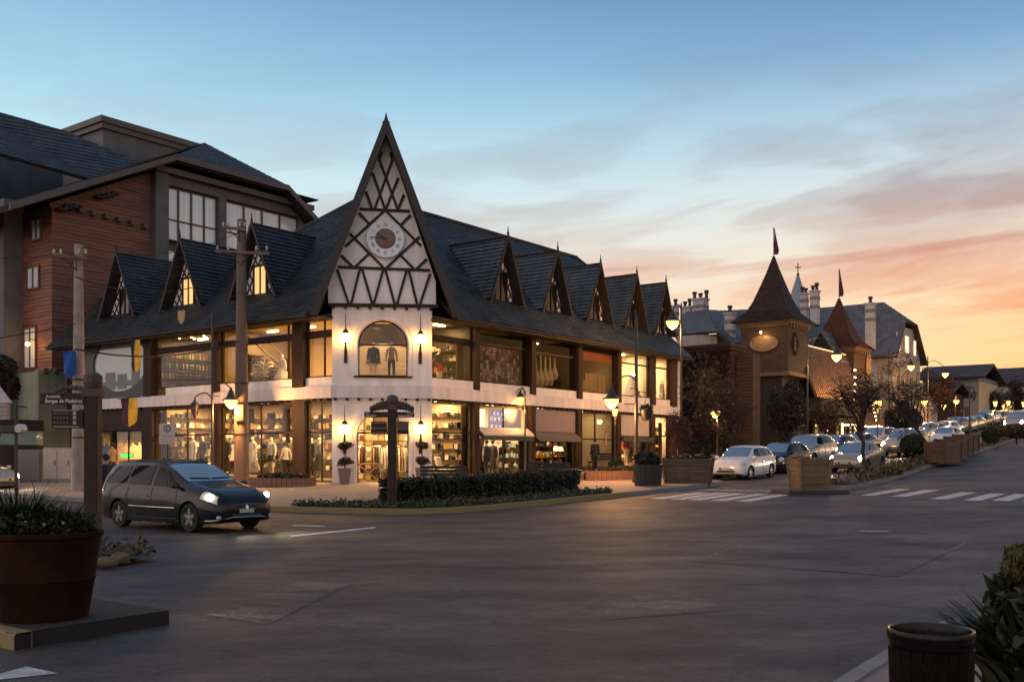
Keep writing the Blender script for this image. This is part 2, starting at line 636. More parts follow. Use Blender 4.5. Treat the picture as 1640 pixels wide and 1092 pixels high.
# ------------------------------------------------------------------ ground, road, pavements
def asphalt_mat(name, c, c2, patch=.85):
    m = mat(name, c, rough=.62, var=.2, scale=.35, bump=.75, bscale=38, c2=c2, detail=9)
    t = m.node_tree
    p = t.nodes['Principled BSDF']
    src = p.inputs['Base Color'].links[0].from_socket
    tc = t.nodes.new('ShaderNodeTexCoord')
    n = t.nodes.new('ShaderNodeTexNoise')
    n.inputs['Scale'].default_value = 55
    n.inputs['Detail'].default_value = 4
    t.links.new(tc.outputs['Object'], n.inputs['Vector'])
    g = ramp_node(t, n.outputs[0], [(.35, (.72, .72, .72, 1)), (.66, (1.2, 1.2, 1.2, 1))])
    col = mixrgb(t, 1.0, src, g, 'MULTIPLY')
    mp = t.nodes.new('ShaderNodeMapping')
    mp.inputs['Rotation'].default_value = (0, 0, -ROT)
    mp.inputs['Scale'].default_value = (.30, .55, 1)
    t.links.new(tc.outputs['Object'], mp.inputs[0])
    n2 = t.nodes.new('ShaderNodeTexNoise')
    n2.inputs['Scale'].default_value = 1.3
    n2.inputs['Detail'].default_value = 11
    n2.inputs['Roughness'].default_value = .68
    t.links.new(mp.outputs[0], n2.inputs['Vector'])
    g2 = ramp_node(t, n2.outputs[0], [(.34, (.70, .70, .70, 1)), (.5, (1, 1, 1, 1)), (.68, (1.36, 1.34, 1.31, 1))])
    col = mixrgb(t, 1.0, col, g2, 'MULTIPLY')
    v = t.nodes.new('ShaderNodeTexVoronoi')                     # old cracks
    v.feature = 'DISTANCE_TO_EDGE'
    v.inputs['Scale'].default_value = .28
    nn = t.nodes.new('ShaderNodeTexNoise')
    nn.inputs['Scale'].default_value = 1.6
    nn.inputs['Detail'].default_value = 8
    t.links.new(tc.outputs['Object'], nn.inputs['Vector'])
    vm = t.nodes.new('ShaderNodeVectorMath')
    vm.operation = 'MULTIPLY_ADD'
    t.links.new(nn.outputs[1], vm.inputs[0])
    vm.inputs[1].default_value = (2.2, 2.2, 0)
    t.links.new(tc.outputs['Object'], vm.inputs[2])
    t.links.new(vm.outputs[0], v.inputs['Vector'])
    cr = ramp_node(t, v.outputs['Distance'], [(0, (.50, .50, .50, 1)), (.004, (.55, .55, .55, 1)), (.009, (1, 1, 1, 1))])
    col = mixrgb(t, patch, col, mixrgb(t, 1.0, col, cr, 'MULTIPLY'))
    ns = t.nodes.new('ShaderNodeTexNoise')                      # oil and water stains, tyre scrub
    ns.inputs['Scale'].default_value = .75
    ns.inputs['Detail'].default_value = 5
    ns.inputs['Roughness'].default_value = .62
    t.links.new(tc.outputs['Object'], ns.inputs['Vector'])
    col = mixrgb(t, 1.0, col, ramp_node(t, ns.outputs[0], [(.36, (1.34, 1.32, 1.30, 1)), (.42, (1, 1, 1, 1)), (.56, (1, 1, 1, 1)), (.63, (.62, .62, .63, 1))]), 'MULTIPLY')
    nf = t.nodes.new('ShaderNodeTexNoise')
    nf.inputs['Scale'].default_value = 9
    nf.inputs['Detail'].default_value = 7
    nf.inputs['Roughness'].default_value = .75
    t.links.new(tc.outputs['Object'], nf.inputs['Vector'])
    col = mixrgb(t, 1.0, col, ramp_node(t, nf.outputs[0], [(.34, (.72, .72, .72, 1)), (.66, (1.28, 1.28, 1.28, 1))]), 'MULTIPLY')
    p.inputs['Specular IOR Level'].default_value = .35
    t.links.new(col, p.inputs['Base Color'])
    rg = ramp_node(t, n2.outputs[0], [(.3, (.75, .75, .75, 1)), (.75, (.50, .50, .50, 1))])
    t.links.new(rg, p.inputs['Roughness'])
    return m


M_ROAD = asphalt_mat('asphalt', (.045, .037, .034), (.075, .063, .057))
M_PATCH = asphalt_mat('asphalt_patch', (.030, .025, .023), (.064, .054, .049), .8)
M_EARTH = mat('earth', (.06, .055, .045), .9, .3, .3)
M_PAVE = mat('paving', (.23, .165, .135), .8, .12, 1.2, .3, 30, c2=(.31, .235, .20))
M_KERB = mat('kerbstone', (.20, .185, .17), .85, .25, 3, .3, 30)
M_KERBY = mat('kerb_yellow', (.36, .25, .06), .8, .3, 4, .3, 30, c2=(.20, .16, .09))
M_WHITE = mat('road_paint', (.34, .33, .33), .7, .3, 6, .2, 40, c2=(.66, .65, .63))
M_SOIL = mat('soil', (.035, .026, .018), .95, .35, 6, .5, 30)


def axis(segs):
    out = []
    for a, b, n in segs:
        out += list(np.linspace(a, b, n, endpoint=False))
    return out + [segs[-1][1]]


def sheet(name, xs, ys, off, m):
    b = MB()
    P = [[(x, y, gz(x, y) + off) for x in xs] for y in ys]
    b.grid(P)
    return b.build(name, m, smooth=True, fix=False)


structure(sheet('ground', axis([(-900, -120, 8), (-120, 200, 20), (200, 900, 8)]), axis([(-300, -10, 6), (-10, 260, 18), (260, 1200, 8)]), -.6, M_EARTH))
structure(sheet('road', axis([(-120, -30, 18), (-30, 40, 70), (40, 150, 44)]), axis([(-12, 60, 72), (60, 240, 60)]), 0, M_ROAD))


def drape(mb, p0, p1, p2, p3, off, n=6, m=2):
    """four world (x, y) corners in order, laid on the ground"""
    P = []
    for i in range(n + 1):
        s = i / n
        r = []
        for j in range(m + 1):
            t = j / m
            x = (p0[0] * (1 - s) + p1[0] * s) * (1 - t) + (p3[0] * (1 - s) + p2[0] * s) * t
            y = (p0[1] * (1 - s) + p1[1] * s) * (1 - t) + (p3[1] * (1 - s) + p2[1] * s) * t
            r.append((x, y, gz(x, y) + off))
        P.append(r)
    mb.grid(P)


def densify(pts, step):
    out = [pts[0]]
    for p, q in zip(pts, pts[1:]):
        d = math.hypot(q[0] - p[0], q[1] - p[1])
        n = max(1, int(d / step))
        out += [(p[0] + (q[0] - p[0]) * i / n, p[1] + (q[1] - p[1]) * i / n) for i in range(1, n + 1)]
    return out


def resample(pts, n):
    L = [0]
    for p, q in zip(pts, pts[1:]):
        L.append(L[-1] + math.hypot(q[0] - p[0], q[1] - p[1]))
    t = np.linspace(0, L[-1], n)
    return list(zip(np.interp(t, L, [p[0] for p in pts]), np.interp(t, L, [p[1] for p in pts])))


def pavement(name, outer, inner, h, m, across=6):
    """raised sheet between two ab polylines with matching corners"""
    b = MB()
    ou, inn = [], []
    for (o0, o1, i0, i1) in zip(outer, outer[1:], inner, inner[1:]):
        n = max(2, int(math.hypot(o1[0] - o0[0], o1[1] - o0[1]) / 1.2))
        for k in range(n):
            t = k / n
            ou.append((o0[0] + (o1[0] - o0[0]) * t, o0[1] + (o1[1] - o0[1]) * t))
            inn.append((i0[0] + (i1[0] - i0[0]) * t, i0[1] + (i1[1] - i0[1]) * t))
    ou.append(outer[-1]); inn.append(inner[-1])
    P = []
    for o, i in zip(ou, inn):
        r = []
        for k in range(across + 1):
            t = k / across
            a, bb = o[0] + (i[0] - o[0]) * t, o[1] + (i[1] - o[1]) * t
            p = W(a, bb)
            r.append((p.x, p.y, gz(p.x, p.y) + h))
        P.append(r)
    b.grid(P)
    return structure(b.build(name, m, smooth=True, fix=False))


def kerb_run(mb, pts, w=.15, h=.15, side=1):
    """kerb stones along an ab polyline; the body lies on the given side"""
    pts = densify(pts, .9)
    n = len(pts)
    rows = []
    for i, p in enumerate(pts):
        q = pts[min(i + 1, n - 1)]; o = pts[max(i - 1, 0)]
        d = Vector((q[0] - o[0], q[1] - o[1])).normalized()
        nr = Vector((-d.y, d.x)) * side
        a0, a1 = W(p[0], p[1]), W(p[0] + nr.x * w, p[1] + nr.y * w)
        z = gz(a0.x, a0.y)
        rows.append([(a0.x, a0.y, z - .1), (a0.x, a0.y, z + h - .02), (a0.x * .87 + a1.x * .13, a0.y * .87 + a1.y * .13, z + h), (a1.x, a1.y, z + h), (a1.x, a1.y, z - .1)])
    mb.grid(rows)


def row_b(a):                      # the line of parked cars bends gently with the street
    return float(np.interp(a, [0, 10, 19, 26, 50, 72, 96, 140], [-9.9, -9.8, -9.0, -8.1, -6.4, -4.9, -3.4, 0]))


def kerb_b(a):
    return row_b(a) + 1.05


outer = [(-10.9, 60), (-10.6, 8.3), (-9.9, 2.3), (-9.24, -4.5), (-8.75, -7.6), (-8.2, -9.1), (-7.3, -9.85), (-5.85, -10.3), (-3.3, -10.8), (0, -11.3), (3, -11.4), (7.4, -11.2), (8.4, -10.7), (9.1, -9.6), (9.6, -8.9)]
inner = [(.1, 60), (.1, 8.3), (.1, 4.3), (.1, 3.3), (.5, 2.6), (.9, 2.2), (1.4, 1.7), (2.0, 1.1), (2.6, .5), (3.4, .1), (4.5, .1), (7.4, .1), (8.4, .1), (9.1, .1), (9.6, .1)]
tail = [12, 19, 26, 38, 50, 72, 96, 140]
outer += [(a, kerb_b(a)) for a in tail]
inner += [(a, .1 if a < 26 else 6.0) for a in tail]
kout = [(o[0] + (.0), o[1]) for o in outer]
pavement('sidewalk', outer, inner, .145, M_PAVE, 10)
kb = MB(); kerb_run(kb, outer[:3], side=1)
kerb_run(kb, outer[9:], side=1)
structure(kb.build('kerb', M_KERB, smooth=True, fix=False))
kb = MB(); kerb_run(kb, outer[2:10], w=.17, h=.16, side=1)
structure(kb.build('kerb', M_KERBY, smooth=True, fix=False))

# soil bed behind the corner kerb
bed_o = [(-9.0, -4.9), (-8.55, -7.5), (-8.0, -8.95), (-7.2, -9.65), (-5.8, -10.1), (-3.3, -10.6), (-.6, -11.0)]
bed_i = [(-8.6, -4.9), (-7.4, -6.3), (-6.3, -6.9), (-5.2, -7.6), (-4.2, -8.3), (-2.0, -9.2), (-.5, -10.7)]
pavement('planting_bed', [(o[0], o[1]) for o in bed_o], bed_i, .165, M_SOIL, 4)

# median of the right-hand street
med_r = [(5.6, -15.9), (6.4, -16.5), (8.5, -16.45), (15, -15.75), (21.5, -15.1), (42.5, -13.7), (66.9, -11.75), (110, -8.4)]
med_l = [(5.6, -15.7), (6.4, -15.1), (8.5, -14.9), (15, -14.2), (21.5, -13.5), (42.5, -12.0), (66.9, -10.0), (110, -6.6)]
pavement('median', med_r, med_l, .15, M_SOIL, 3)
kb = MB(); kerb_run(kb, med_r, side=1); kerb_run(kb, med_l, side=-1)
structure(kb.build('kerb', M_KERB, smooth=True, fix=False))

# islands in the left-hand street and by the camera
pavement('flower_island', [(-20.3, -13.5), (-20.25, -9), (-20.2, 0), (-20, 22)], [(-19.1, -13.3), (-18.9, -9), (-18.6, 0), (-18.4, 22)], .10, M_SOIL, 4)
pavement('planter_island', [(-24.35, -18.95), (-24.35, -16), (-24.35, -12.5)], [(-22.7, -18.88), (-22.7, -16), (-22.7, -12.5)], .15, mat('kerb_dark', (.016, .013, .010), .9, .3, 3, .3, 30), 3)
kb = MB()
kerb_run(kb, [(-22.7, -12.5), (-22.7, -18.88)], side=-1)
kerb_run(kb, [(-22.7, -18.88), (-24.36, -18.95)], side=-1)
structure(kb.build('kerb', MATS['kerb_dark'], fix=False))
kb = MB()
kerb_run(kb, [(-24.37, -18.97), (-24.37, -12.5)], w=.17, h=.153, side=-1)
structure(kb.build('kerb', M_KERBY, fix=False))
pavement('corner_island', [(-26.5, -25.62), (-22, -25.55), (-19, -25.45), (-16.5, -25.9), (-15.4, -27.2)], [(-26.5, -29), (-22, -29), (-19, -29), (-16.5, -29), (-15.4, -29)], .13, M_PAVE, 4)
kb = MB(); kerb_run(kb, [(-26.5, -25.62), (-22, -25.55), (-19, -25.45), (-16.5, -25.9), (-15.4, -27.2)], side=-1)
structure(kb.build('kerb', M_KERB, fix=False))

# painted markings
def ab_rect(mb, a0, a1, b0, b1, off=.005):
    c = [W(a0, b0), W(a1, b0), W(a1, b1), W(a0, b1)]
    drape(mb, *[(p.x, p.y) for p in c], off, n=6, m=2)


def stripes(name, label, lst):
    t = bpy.data.objects.new(name, None)
    COL.objects.link(t)
    structure(t)
    t['label'] = label
    for a0, a1, b0, b1 in lst:
        mb = MB(); ab_rect(mb, a0, a1, b0, b1)
        mb.build('stripe', M_WHITE, t, fix=False)
    return t


L = []
for px0 in (1041, 1077, 1113, 1156, 1200):
    g = gp(px0, 798.5); a, b = ab(g.x, g.y)
    L.append((-.7, 2.7, b, b - .5))
stripes('crosswalk', 'white zebra stripes crossing from the corner pavement to the wooden tub', L)
L = []
for x0, y0, x1, y1 in ((1377, 793, 1427, 782.5), (1425, 795, 1472, 784), (1490, 799, 1533, 788), (1543, 801, 1578, 790), (1588, 801.5, 1622, 791), (1636, 803, 1668, 792)):
    g = gp(x0, y0); h = gp(x1, y1)
    a0, b0 = ab(g.x, g.y); a1, b1 = ab(h.x, h.y)
    L.append((a0, a1, b0, b0 - .46))
stripes('crosswalk', 'white zebra stripes right of the wooden tub', L)
mb = MB(); ab_rect(mb, 4.2, 4.5, -11.7, -15.2)
structure(mb.build('stop_line', M_WHITE, fix=False))
mb = MB()
pts = [gp(*p) for p in ((-30, 1092), (-30, 1088), (42, 1068), (93, 1079), (64, 1100))]
drape(mb, (pts[0].x, pts[0].y), (pts[1].x, pts[1].y), (pts[2].x, pts[2].y), (pts[3].x, pts[3].y), .006)
structure(mb.build('lane_marking', M_WHITE, fix=False))
mb = MB()
for q in (((462, 860), (468, 857), (602, 843.5), (600, 846)), ((468, 842), (470, 840.5), (522, 842), (518, 843.5))):
    g = [gp(*p) for p in q]
    drape(mb, *[(p.x, p.y) for p in g], .006)
structure(mb.build('lane_marking', M_WHITE, fix=False))
# older trench repairs
for i, (pp, dk) in enumerate(((((470, 905), (560, 880), (1010, 884), (985, 912)), 1), (((1010, 838), (1060, 826), (1250, 834), (1215, 848)), 1), (((330, 985), (480, 930), (560, 936), (430, 1000)), 0), (((960, 960), (1130, 950), (1160, 978), (975, 992)), 0))):
    q_ = [gp(*p_) for p_ in pp]
    mb = MB(); drape(mb, *[(p_.x, p_.y) for p_ in q_], .0045, 16, 10)
    structure(mb.build('asphalt_patch', M_PATCH if dk else asphalt_mat('asphalt_pale', (.060, .050, .046), (.105, .088, .080)), fix=False))
gdr = gp(672, 822)
mb = MB(); mb.box(-.35, -.06, -.02, .35, .05, .11)
dr = mb.build('kerb_drain', mat('drain_black', (.006, .006, .006), .7, .2, 5)); dr.location = gdr
tag(dr, 'black drain mouth in the yellow kerb below the hedge', 'drain')
# mended rectangle of newer asphalt with a sealed edge
q = [gp(*p) for p in ((1106, 899), (1256, 852), (1546, 870), (1440, 923))]
mb = MB(); drape(mb, *[(p.x, p.y) for p in q], .005, 24, 24)
structure(mb.build('asphalt_patch', M_PATCH, fix=False))
mb = MB()
for p, r in zip(q, q[1:] + q[:1]):
    pl = [(p.x + (r.x - p.x) * i / 40 + rng.normal() * .045, p.y + (r.y - p.y) * i / 40 + rng.normal() * .045) for i in range(41)]
    d = Vector((r.x - p.x, r.y - p.y)).normalized(); nn = Vector((-d.y, d.x))
    cut = rng.integers(4, 28)
    pl = pl[:cut + 4] if rng.random() < .6 else pl[cut // 2:]
    mb.grid([[(x + nn.x * w_, y + nn.y * w_, gz(x, y) + .009) for w_ in (-.018 - .022 * rng.random(), .006 + .022 * rng.random())] for x, y in pl])
structure(mb.build('patch_joint', mat('tar', (.014, .013, .013), .5, .2, 5), fix=False))
g = gp(1400, 851)
mb = MB(); mb.lathe([(.33, .001), (.33, .012), (.28, .014), (.27, .008)], 20)
mh = mb.build('manhole_cover', mat('worn_iron', (.085, .078, .07), .5, .5, 14, .6, 30, c2=(.22, .20, .18)), smooth=True)
mh.location = (g.x, g.y, gz(g.x, g.y))
tag(mh, 'round worn iron manhole cover in the asphalt behind the mended patch', 'manhole cover')
# ------------------------------------------------------------------ the half-timbered shopping arcade on the corner
M_WALL = mat('render_white', (.86, .765, .705), .85, .04, .8, .15, 40, c2=(.90, .82, .77), streak=.20)
M_BAND = mat('render_band', (.74, .66, .63), .85, .06, .8, .15, 40, c2=(.80, .72, .69), streak=.24)
M_TIMB = mat('dark_timber', (.016, .0085, .0065), .6, .3, 6, .3, 20, stretch=(1, 1, .3), spec=.3, c2=(.032, .018, .013))
M_TIMB2 = mat("brown_timber", (.024, .012, .0075), .65, .3, 5, .3, 20, stretch=(1, 1, .3), spec=.2, c2=(.044, .022, .014))
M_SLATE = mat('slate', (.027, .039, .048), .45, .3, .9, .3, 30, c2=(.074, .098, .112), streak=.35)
M_SLATE_D = mat('slate_dark', (.016, .019, .023), .5, .3, .9, .3, 30, c2=(.046, .050, .056), streak=.35)  # darker, greyer slate on the left wing, its dormers and the ridges
M_SOFFIT = mat('soffit', (.022, .014, .011), .7, .2, 3)
M_GLASS = glass_mat('shop_glass', (.96, .95, .92), 1.45, .004)
M_GLASSD = glass_mat('dim_glass', (.86, .83, .80), 1.28, .004)
M_FLOOR = mat('shop_floor', (.30, .24, .18), .35, .2, 2)
M_CEIL = mat('shop_ceiling', (.60, .48, .30), .9, .03, 2)

BLD = thing('shopping_arcade', 'half timbered corner shopping arcade with steep pointed clock gable and lit shop windows', 'building', (OX, OY, 0), ROT)
IDN = lambda t, d, z: (t, d, z)
SWP = lambda t, d, z: (d, t, z)


def clip_poly(P, Q):
    """clip 2-D polygon P by convex counter-clockwise polygon Q"""
    out = P
    n = len(Q)
    for i in range(n):
        ax, ay = Q[i]; bx, by = Q[(i + 1) % n]
        ex, ey = bx - ax, by - ay
        src, out = out, []
        if not src:
            return []
        for j in range(len(src)):
            p, q = src[j], src[(j + 1) % len(src)]
            sp = ex * (p[1] - ay) - ey * (p[0] - ax)
            sq = ex * (q[1] - ay) - ey * (q[0] - ax)
            if sp >= 0:
                out.append(p)
            if (sp >= 0) != (sq >= 0):
                t = sp / (sp - sq)
                out.append((p[0] + (q[0] - p[0]) * t, p[1] + (q[1] - p[1]) * t))
    return out


def shingles(mb, poly, row=.21, wid=.40, lift=.04, seed=0):
    """courses of single shingles on a convex 3-D polygon; each has its own butt edge and a slight tilt"""
    r = random.Random(seed)
    P = [Vector(p) for p in poly]
    nrm = Vector((0, 0, 0))
    for i in range(len(P)):
        nrm += (P[i] - P[0]).cross(P[(i + 1) % len(P)] - P[0])
    nrm.normalize()
    if nrm.z < 0:
        nrm = -nrm
    e = Vector((0, 0, 1)).cross(nrm).normalized()
    s = nrm.cross(e)
    q2 = [((p - P[0]).dot(e), (p - P[0]).dot(s)) for p in P]
    area = sum(q2[i][0] * q2[(i + 1) % len(q2)][1] - q2[(i + 1) % len(q2)][0] * q2[i][1] for i in range(len(q2)))
    if area < 0:
        q2.reverse()
    smin = min(q[1] for q in q2); smax = max(q[1] for q in q2)
    emin = min(q[0] for q in q2); emax = max(q[0] for q in q2)
    k = 0
    y = smin
    while y < smax:
        x = emin - r.random() * wid
        while x < emax:
            w = wid * r.uniform(.8, 1.2)
            y0 = y + r.uniform(-.012, .012)
            quad = [(x + .006, y0), (x + w - .006, y0), (x + w - .006, y0 + row * 1.03), (x + .006, y0 + row * 1.03)]
            c = clip_poly(quad, q2)
            if len(c) >= 3:
                dl = lift * r.uniform(.75, 1.25); tl = r.uniform(-.006, .006)
                vs = []
                for (ex, sy) in c:
                    hgt = .006 + (dl + tl * (ex - x)) * (1 - (sy - y0) / (row * 1.03)) + .002
                    vs.append(P[0] + e * ex + s * sy + nrm * hgt)
                n = len(vs)
                mb.add(vs, [tuple(range(n))])
                lo = [v for v, cc in zip(vs, c) if abs(cc[1] - y0) < 1e-6]
                if len(lo) == 2:
                    mb.add([lo[0] - nrm * dl, lo[1] - nrm * dl, lo[1], lo[0]], [(0, 1, 2, 3)])
            x += w
        y += row
        k += 1


def roof_part(name, polys, parent, m=None, thick=.14, soff=None, row=.21, wid=.40, lift=.04, seed=1):
    """a roof: a slab for every convex slope, its single shingles a child"""
    mb = MB()
    sm = MB()
    for i, p in enumerate(polys):
        P = [Vector(q) for q in p]
        nrm = (P[1] - P[0]).cross(P[2] - P[0]).normalized()
        if nrm.z < 0:
            nrm = -nrm
        mb.prism(P, -nrm * thick)
        shingles(sm, p, row, wid, lift, seed * 17 + i)
    o = mb.build(name, soff or M_SOFFIT, parent)
    if row:
        sm.build('shingles', m or M_SLATE, o, fix=False, kind='stuff')
    return o


ZG = 4.17      # underside of the white band
ZS = 5.06      # sill of the upper windows
ZE = 7.62      # underside of the eaves
EA = 25.6      # far end of the right wing
EB = 24.1      # far end of the left wing

# --- white walls and band
mb = MB()
mb.box(2.94, .0, ZG + .52, EA - .55, .3, ZS)                       # right wing, wall under the sills
mb.box(.0, 2.94, ZG + .52, .3, 14.6, ZS)
mb.build('wall', M_WALL, BLD)
mb = MB()
mb.prism([(2.94 - .12 * .41, -.12, ZG), (EA - .3, -.12, ZG), (EA - .3, .3, ZG), (3.06, .3, ZG)], (0, 0, .52))
mb.prism([(-.12, 2.94 - .12 * .41, ZG), (.3, 3.06, ZG), (.3, 22.5, ZG), (-.12, 22.5, ZG)], (0, 0, .52))
mb.prism([ch(-2.08 - .05, .12, ZG), ch(2.08 + .05, .12, ZG), ch(1.96, -.2, ZG), ch(-1.96, -.2, ZG)], (0, 0, .52))
mb.build('fascia_band', M_BAND, BLD)
mb = MB()
mb.box(EA - .55, -.06, .9, EA - .05, 5, ZE)                          # white end pier of the right wing
mb.build('end_wall', M_WALL, BLD)


def arch_wall(h0, h1, z0, z1, hc, r, zb, zs, name='corner_wall', th=.32):
    b = MB(lambda h, d, z: ch(h, d, z))
    b.box(h0, -th, z0, hc - r, 0, z1)
    b.box(hc + r, -th, z0, h1, 0, z1)
    if zb > z0 + .01:
        b.box(hc - r, -th, z0, hc + r, 0, zb)
    n = 20
    arc = [(hc - r * math.cos(PI * i / n), zs + r * math.sin(PI * i / n)) for i in range(n + 1)]
    for (x0, y0), (x1, y1) in zip(arc, arc[1:]):
        b.add([(x0, 0, y0), (x1, 0, y1), (x1, 0, z1), (x0, 0, z1), (x0, -th, y0), (x1, -th, y1), (x1, -th, z1), (x0, -th, z1)],
              [(0, 1, 2, 3), (0, 4, 5, 1), (3, 2, 6, 7), (4, 7, 6, 5)])
    return b.build(name, M_WALL, BLD)


FB = gab(1.0, 1.0) + .15        # pavement at the corner
HC = .03
arch_wall(-2.08, 2.08, FB - .2, ZG, HC, 1.07, FB - .2, 2.53)
arch_wall(-2.08, 2.08, ZG + .52, 8.06, HC, 1.03, 5.10, 6.42)


def arch_moulding(hc, r, zb, zs, name='arch_moulding'):
    b = MB(lambda h, d, z: ch(h, d, z))
    for rr, w, pr in ((r + .10, .09, .05), (r + .24, .06, .03)):
        path = [(hc - rr, zb)] + [(hc - rr * math.cos(PI * i / 24), zs + rr * math.sin(PI * i / 24)) for i in range(25)] + [(hc + rr, zb)]
        rows = []
        for i, (x, z) in enumerate(path):
            x0, z0 = path[max(0, i - 1)]; x1, z1 = path[min(len(path) - 1, i + 1)]
            d = Vector((x1 - x0, z1 - z0)).normalized(); nx, nz = -d.y, d.x
            rows.append([(x - nx * w / 2, .0, z - nz * w / 2), (x - nx * w / 2, pr, z - nz * w / 2), (x + nx * w / 2, pr, z + nz * w / 2), (x + nx * w / 2, .0, z + nz * w / 2)])
        b.grid(rows)
    return b.build(name, M_WALL, BLD, smooth=30)


arch_moulding(HC, 1.07, FB, 2.53)
arch_moulding(HC, 1.03, 5.10, 6.42)
mb = MB(lambda h, d, z: ch(h, d, z))
mb.box(HC - 1.22, -.05, 5.03, HC + 1.22, .1, 5.098)
mb.build('sill', M_TIMB2, BLD)


def arch_glass(hc, r, zb, zs, d, name, m, frame=True, bars=()):
    b = MB(lambda h, dd, z: ch(h, dd, z))
    pts = [(hc - r, d, zb)] + [(hc - r * math.cos(PI * i / 20), d, zs + r * math.sin(PI * i / 20)) for i in range(21)] + [(hc + r, d, zb)]
    b.poly(pts)
    fr = MB(lambda h, dd, z: ch(h, dd, z))
    for p, q in zip(pts, pts[1:] + pts[:1]):
        c = Vector((hc, d, zs - .3))
        fr.beam(Vector(p) * .985 + c * .015, Vector(q) * .985 + c * .015, .07, .07, up=(0, 1, 0))
    for x0, z0, x1, z1 in bars:
        fr.beam((x0, d, z0), (x1, d, z1), .06, .06, up=(0, 1, 0))
    o = fr.build(name, M_TIMB, BLD)
    b.build('pane', m, o, fix=False, out=(-1, -1, 0))
    return o


arch_glass(HC, 1.03, 5.10, 6.42, -.2, 'arched_window', M_GLASS, bars=((HC - 1.0, 6.42, HC + 1.0, 6.42),))
b = MB(lambda h, dd, z: ch(h, dd, z))
n = 20
b.poly([(HC - 1.07, -.22, 2.75)] + [(HC - 1.07 * math.cos(PI * i / n), -.22, 2.53 + 1.07 * math.sin(PI * i / n)) for i in range(2, n - 1)] + [(HC + 1.07, -.22, 2.75)])
fr = MB(lambda h, dd, z: ch(h, dd, z))
fr.box(HC - 1.06, -.26, 2.69, HC + 1.06, -.17, 2.76)
for s in (-1, 1):
    fr.box(HC + s * 1.06 - .04, -.26, FB, HC + s * 1.06 + .04, -.17, 2.69)
o = fr.build('doorway', M_TIMB, BLD)
b.build('pane', M_GLASS, o, fix=False, out=(-1, -1, 0))
# awning-like blinds with a soft sheen behind the upper arch
mb = MB(lambda h, dd, z: ch(h, dd, z))
rows = []
for i in range(9):
    t = i / 8
    rows.append([(HC + (j / 12 * 2 - 1) * 1.0, -.45 - .5 * math.sin(t * 1.5), 7.35 - t * .95 + .16 * (1 - (j / 6 - 1) ** 2) * t) for j in range(13)])
mb.grid(rows)
mb.build('blind', mat('blind_sheen', (.16, .115, .085), .35, .2, 2), BLD, smooth=True, fix=False)

# --- joist ends under the band and under the gable
jm = MB(); jm.box(-.06, -.2, -.1, .06, .2, .0)
jme = jm.mesh('joist', M_TIMB)
def joist(p, rot):
    o = link('joist', jme, BLD)
    o.location = p
    o.rotation_euler = (0, 0, rot)
for i in range(56):
    joist((3.25 + i * .40, .1, ZG - .004), 0)
for i in range(46):
    joist((.1, 3.25 + i * .42, ZG - .004), PI / 2)
for i in range(9):
    joist((*ch(-1.95 + i * .487, .03, 0)[:2], ZG - .004), -PI / 4)
for i in range(9):
    joist((*ch(-2.03 + i * .507, .08, 0)[:2], 7.985), -PI / 4)

# --- timber posts between the bays
def rt(px, py=560):
    return on_b(px, py)[0]
def lt(px, py=560):
    return on_a(px, py)[0]
RP = [(rt(p0), rt(p1)) for p0, p1 in ((757.5, 765.5), (848, 855.5), (923, 930), (986.5, 992.5), (1041, 1047.5), (1073, 1082))]
LP = [(lt(p1), lt(p0)) for p0, p1 in ((471, 490), (342, 353), (233, 246))]
for fr, PP, last in ((IDN, RP, 5), (SWP, LP, 9)):
    for i, (t0, t1) in enumerate(PP):
        mb = MB(fr)
        zg = (gab(t0, 0) if fr is IDN else gab(0, t0)) + .1
        mb.box(t0, -.10, zg, t1, .28, ZG)
        mb.build('post', M_TIMB2, BLD)
        mb = MB(fr)
        mb.box(t0 + .015, -.14, ZG + .50, t1 - .015, .26, ZE + .05)
        mb.build('post', M_TIMB2, BLD)

# --- window bays
def bay(fr, t0, t1, z0, z1, d=.14, trans=(), mull=(), m=None, name='shop_window', fm=None, fw=.06):
    b = MB(fr)
    b.box(t0, d - .03, z0, t1, d + .05, z0 + fw)
    b.box(t0, d - .03, z1 - fw, t1, d + .05, z1)
    b.box(t0, d - .03, z0 + fw, t0 + fw, d + .05, z1 - fw)
    b.box(t1 - fw, d - .03, z0 + fw, t1, d + .05, z1 - fw)
    for z, w in trans:
        b.box(t0 + fw, d - .045, z, t1 - fw, d + .045, z + w)
    for t, w in mull:
        b.box(t - w / 2, d - .035, z0 + fw, t + w / 2, d + .035, z1 - fw)
    o = b.build(name, fm or M_TIMB, BLD)
    ts = [t0 + fw * .5] + sorted(t for t, w in mull) + [t1 - fw * .5]
    zs = [z0 + fw * .5] + sorted(z + w / 2 for z, w in trans) + [z1 - fw * .5]
    for i in range(len(ts) - 1):
        for j in range(len(zs) - 1):
            g = MB(fr)
            g.add([(ts[i], d + .012, zs[j]), (ts[i + 1], d + .012, zs[j]), (ts[i + 1], d + .012, zs[j + 1]), (ts[i], d + .012, zs[j + 1])], [(0, 1, 2, 3)])
            g.build('pane', m or M_GLASS, o, fix=False, out=fr(0, -1, 0))
    return o


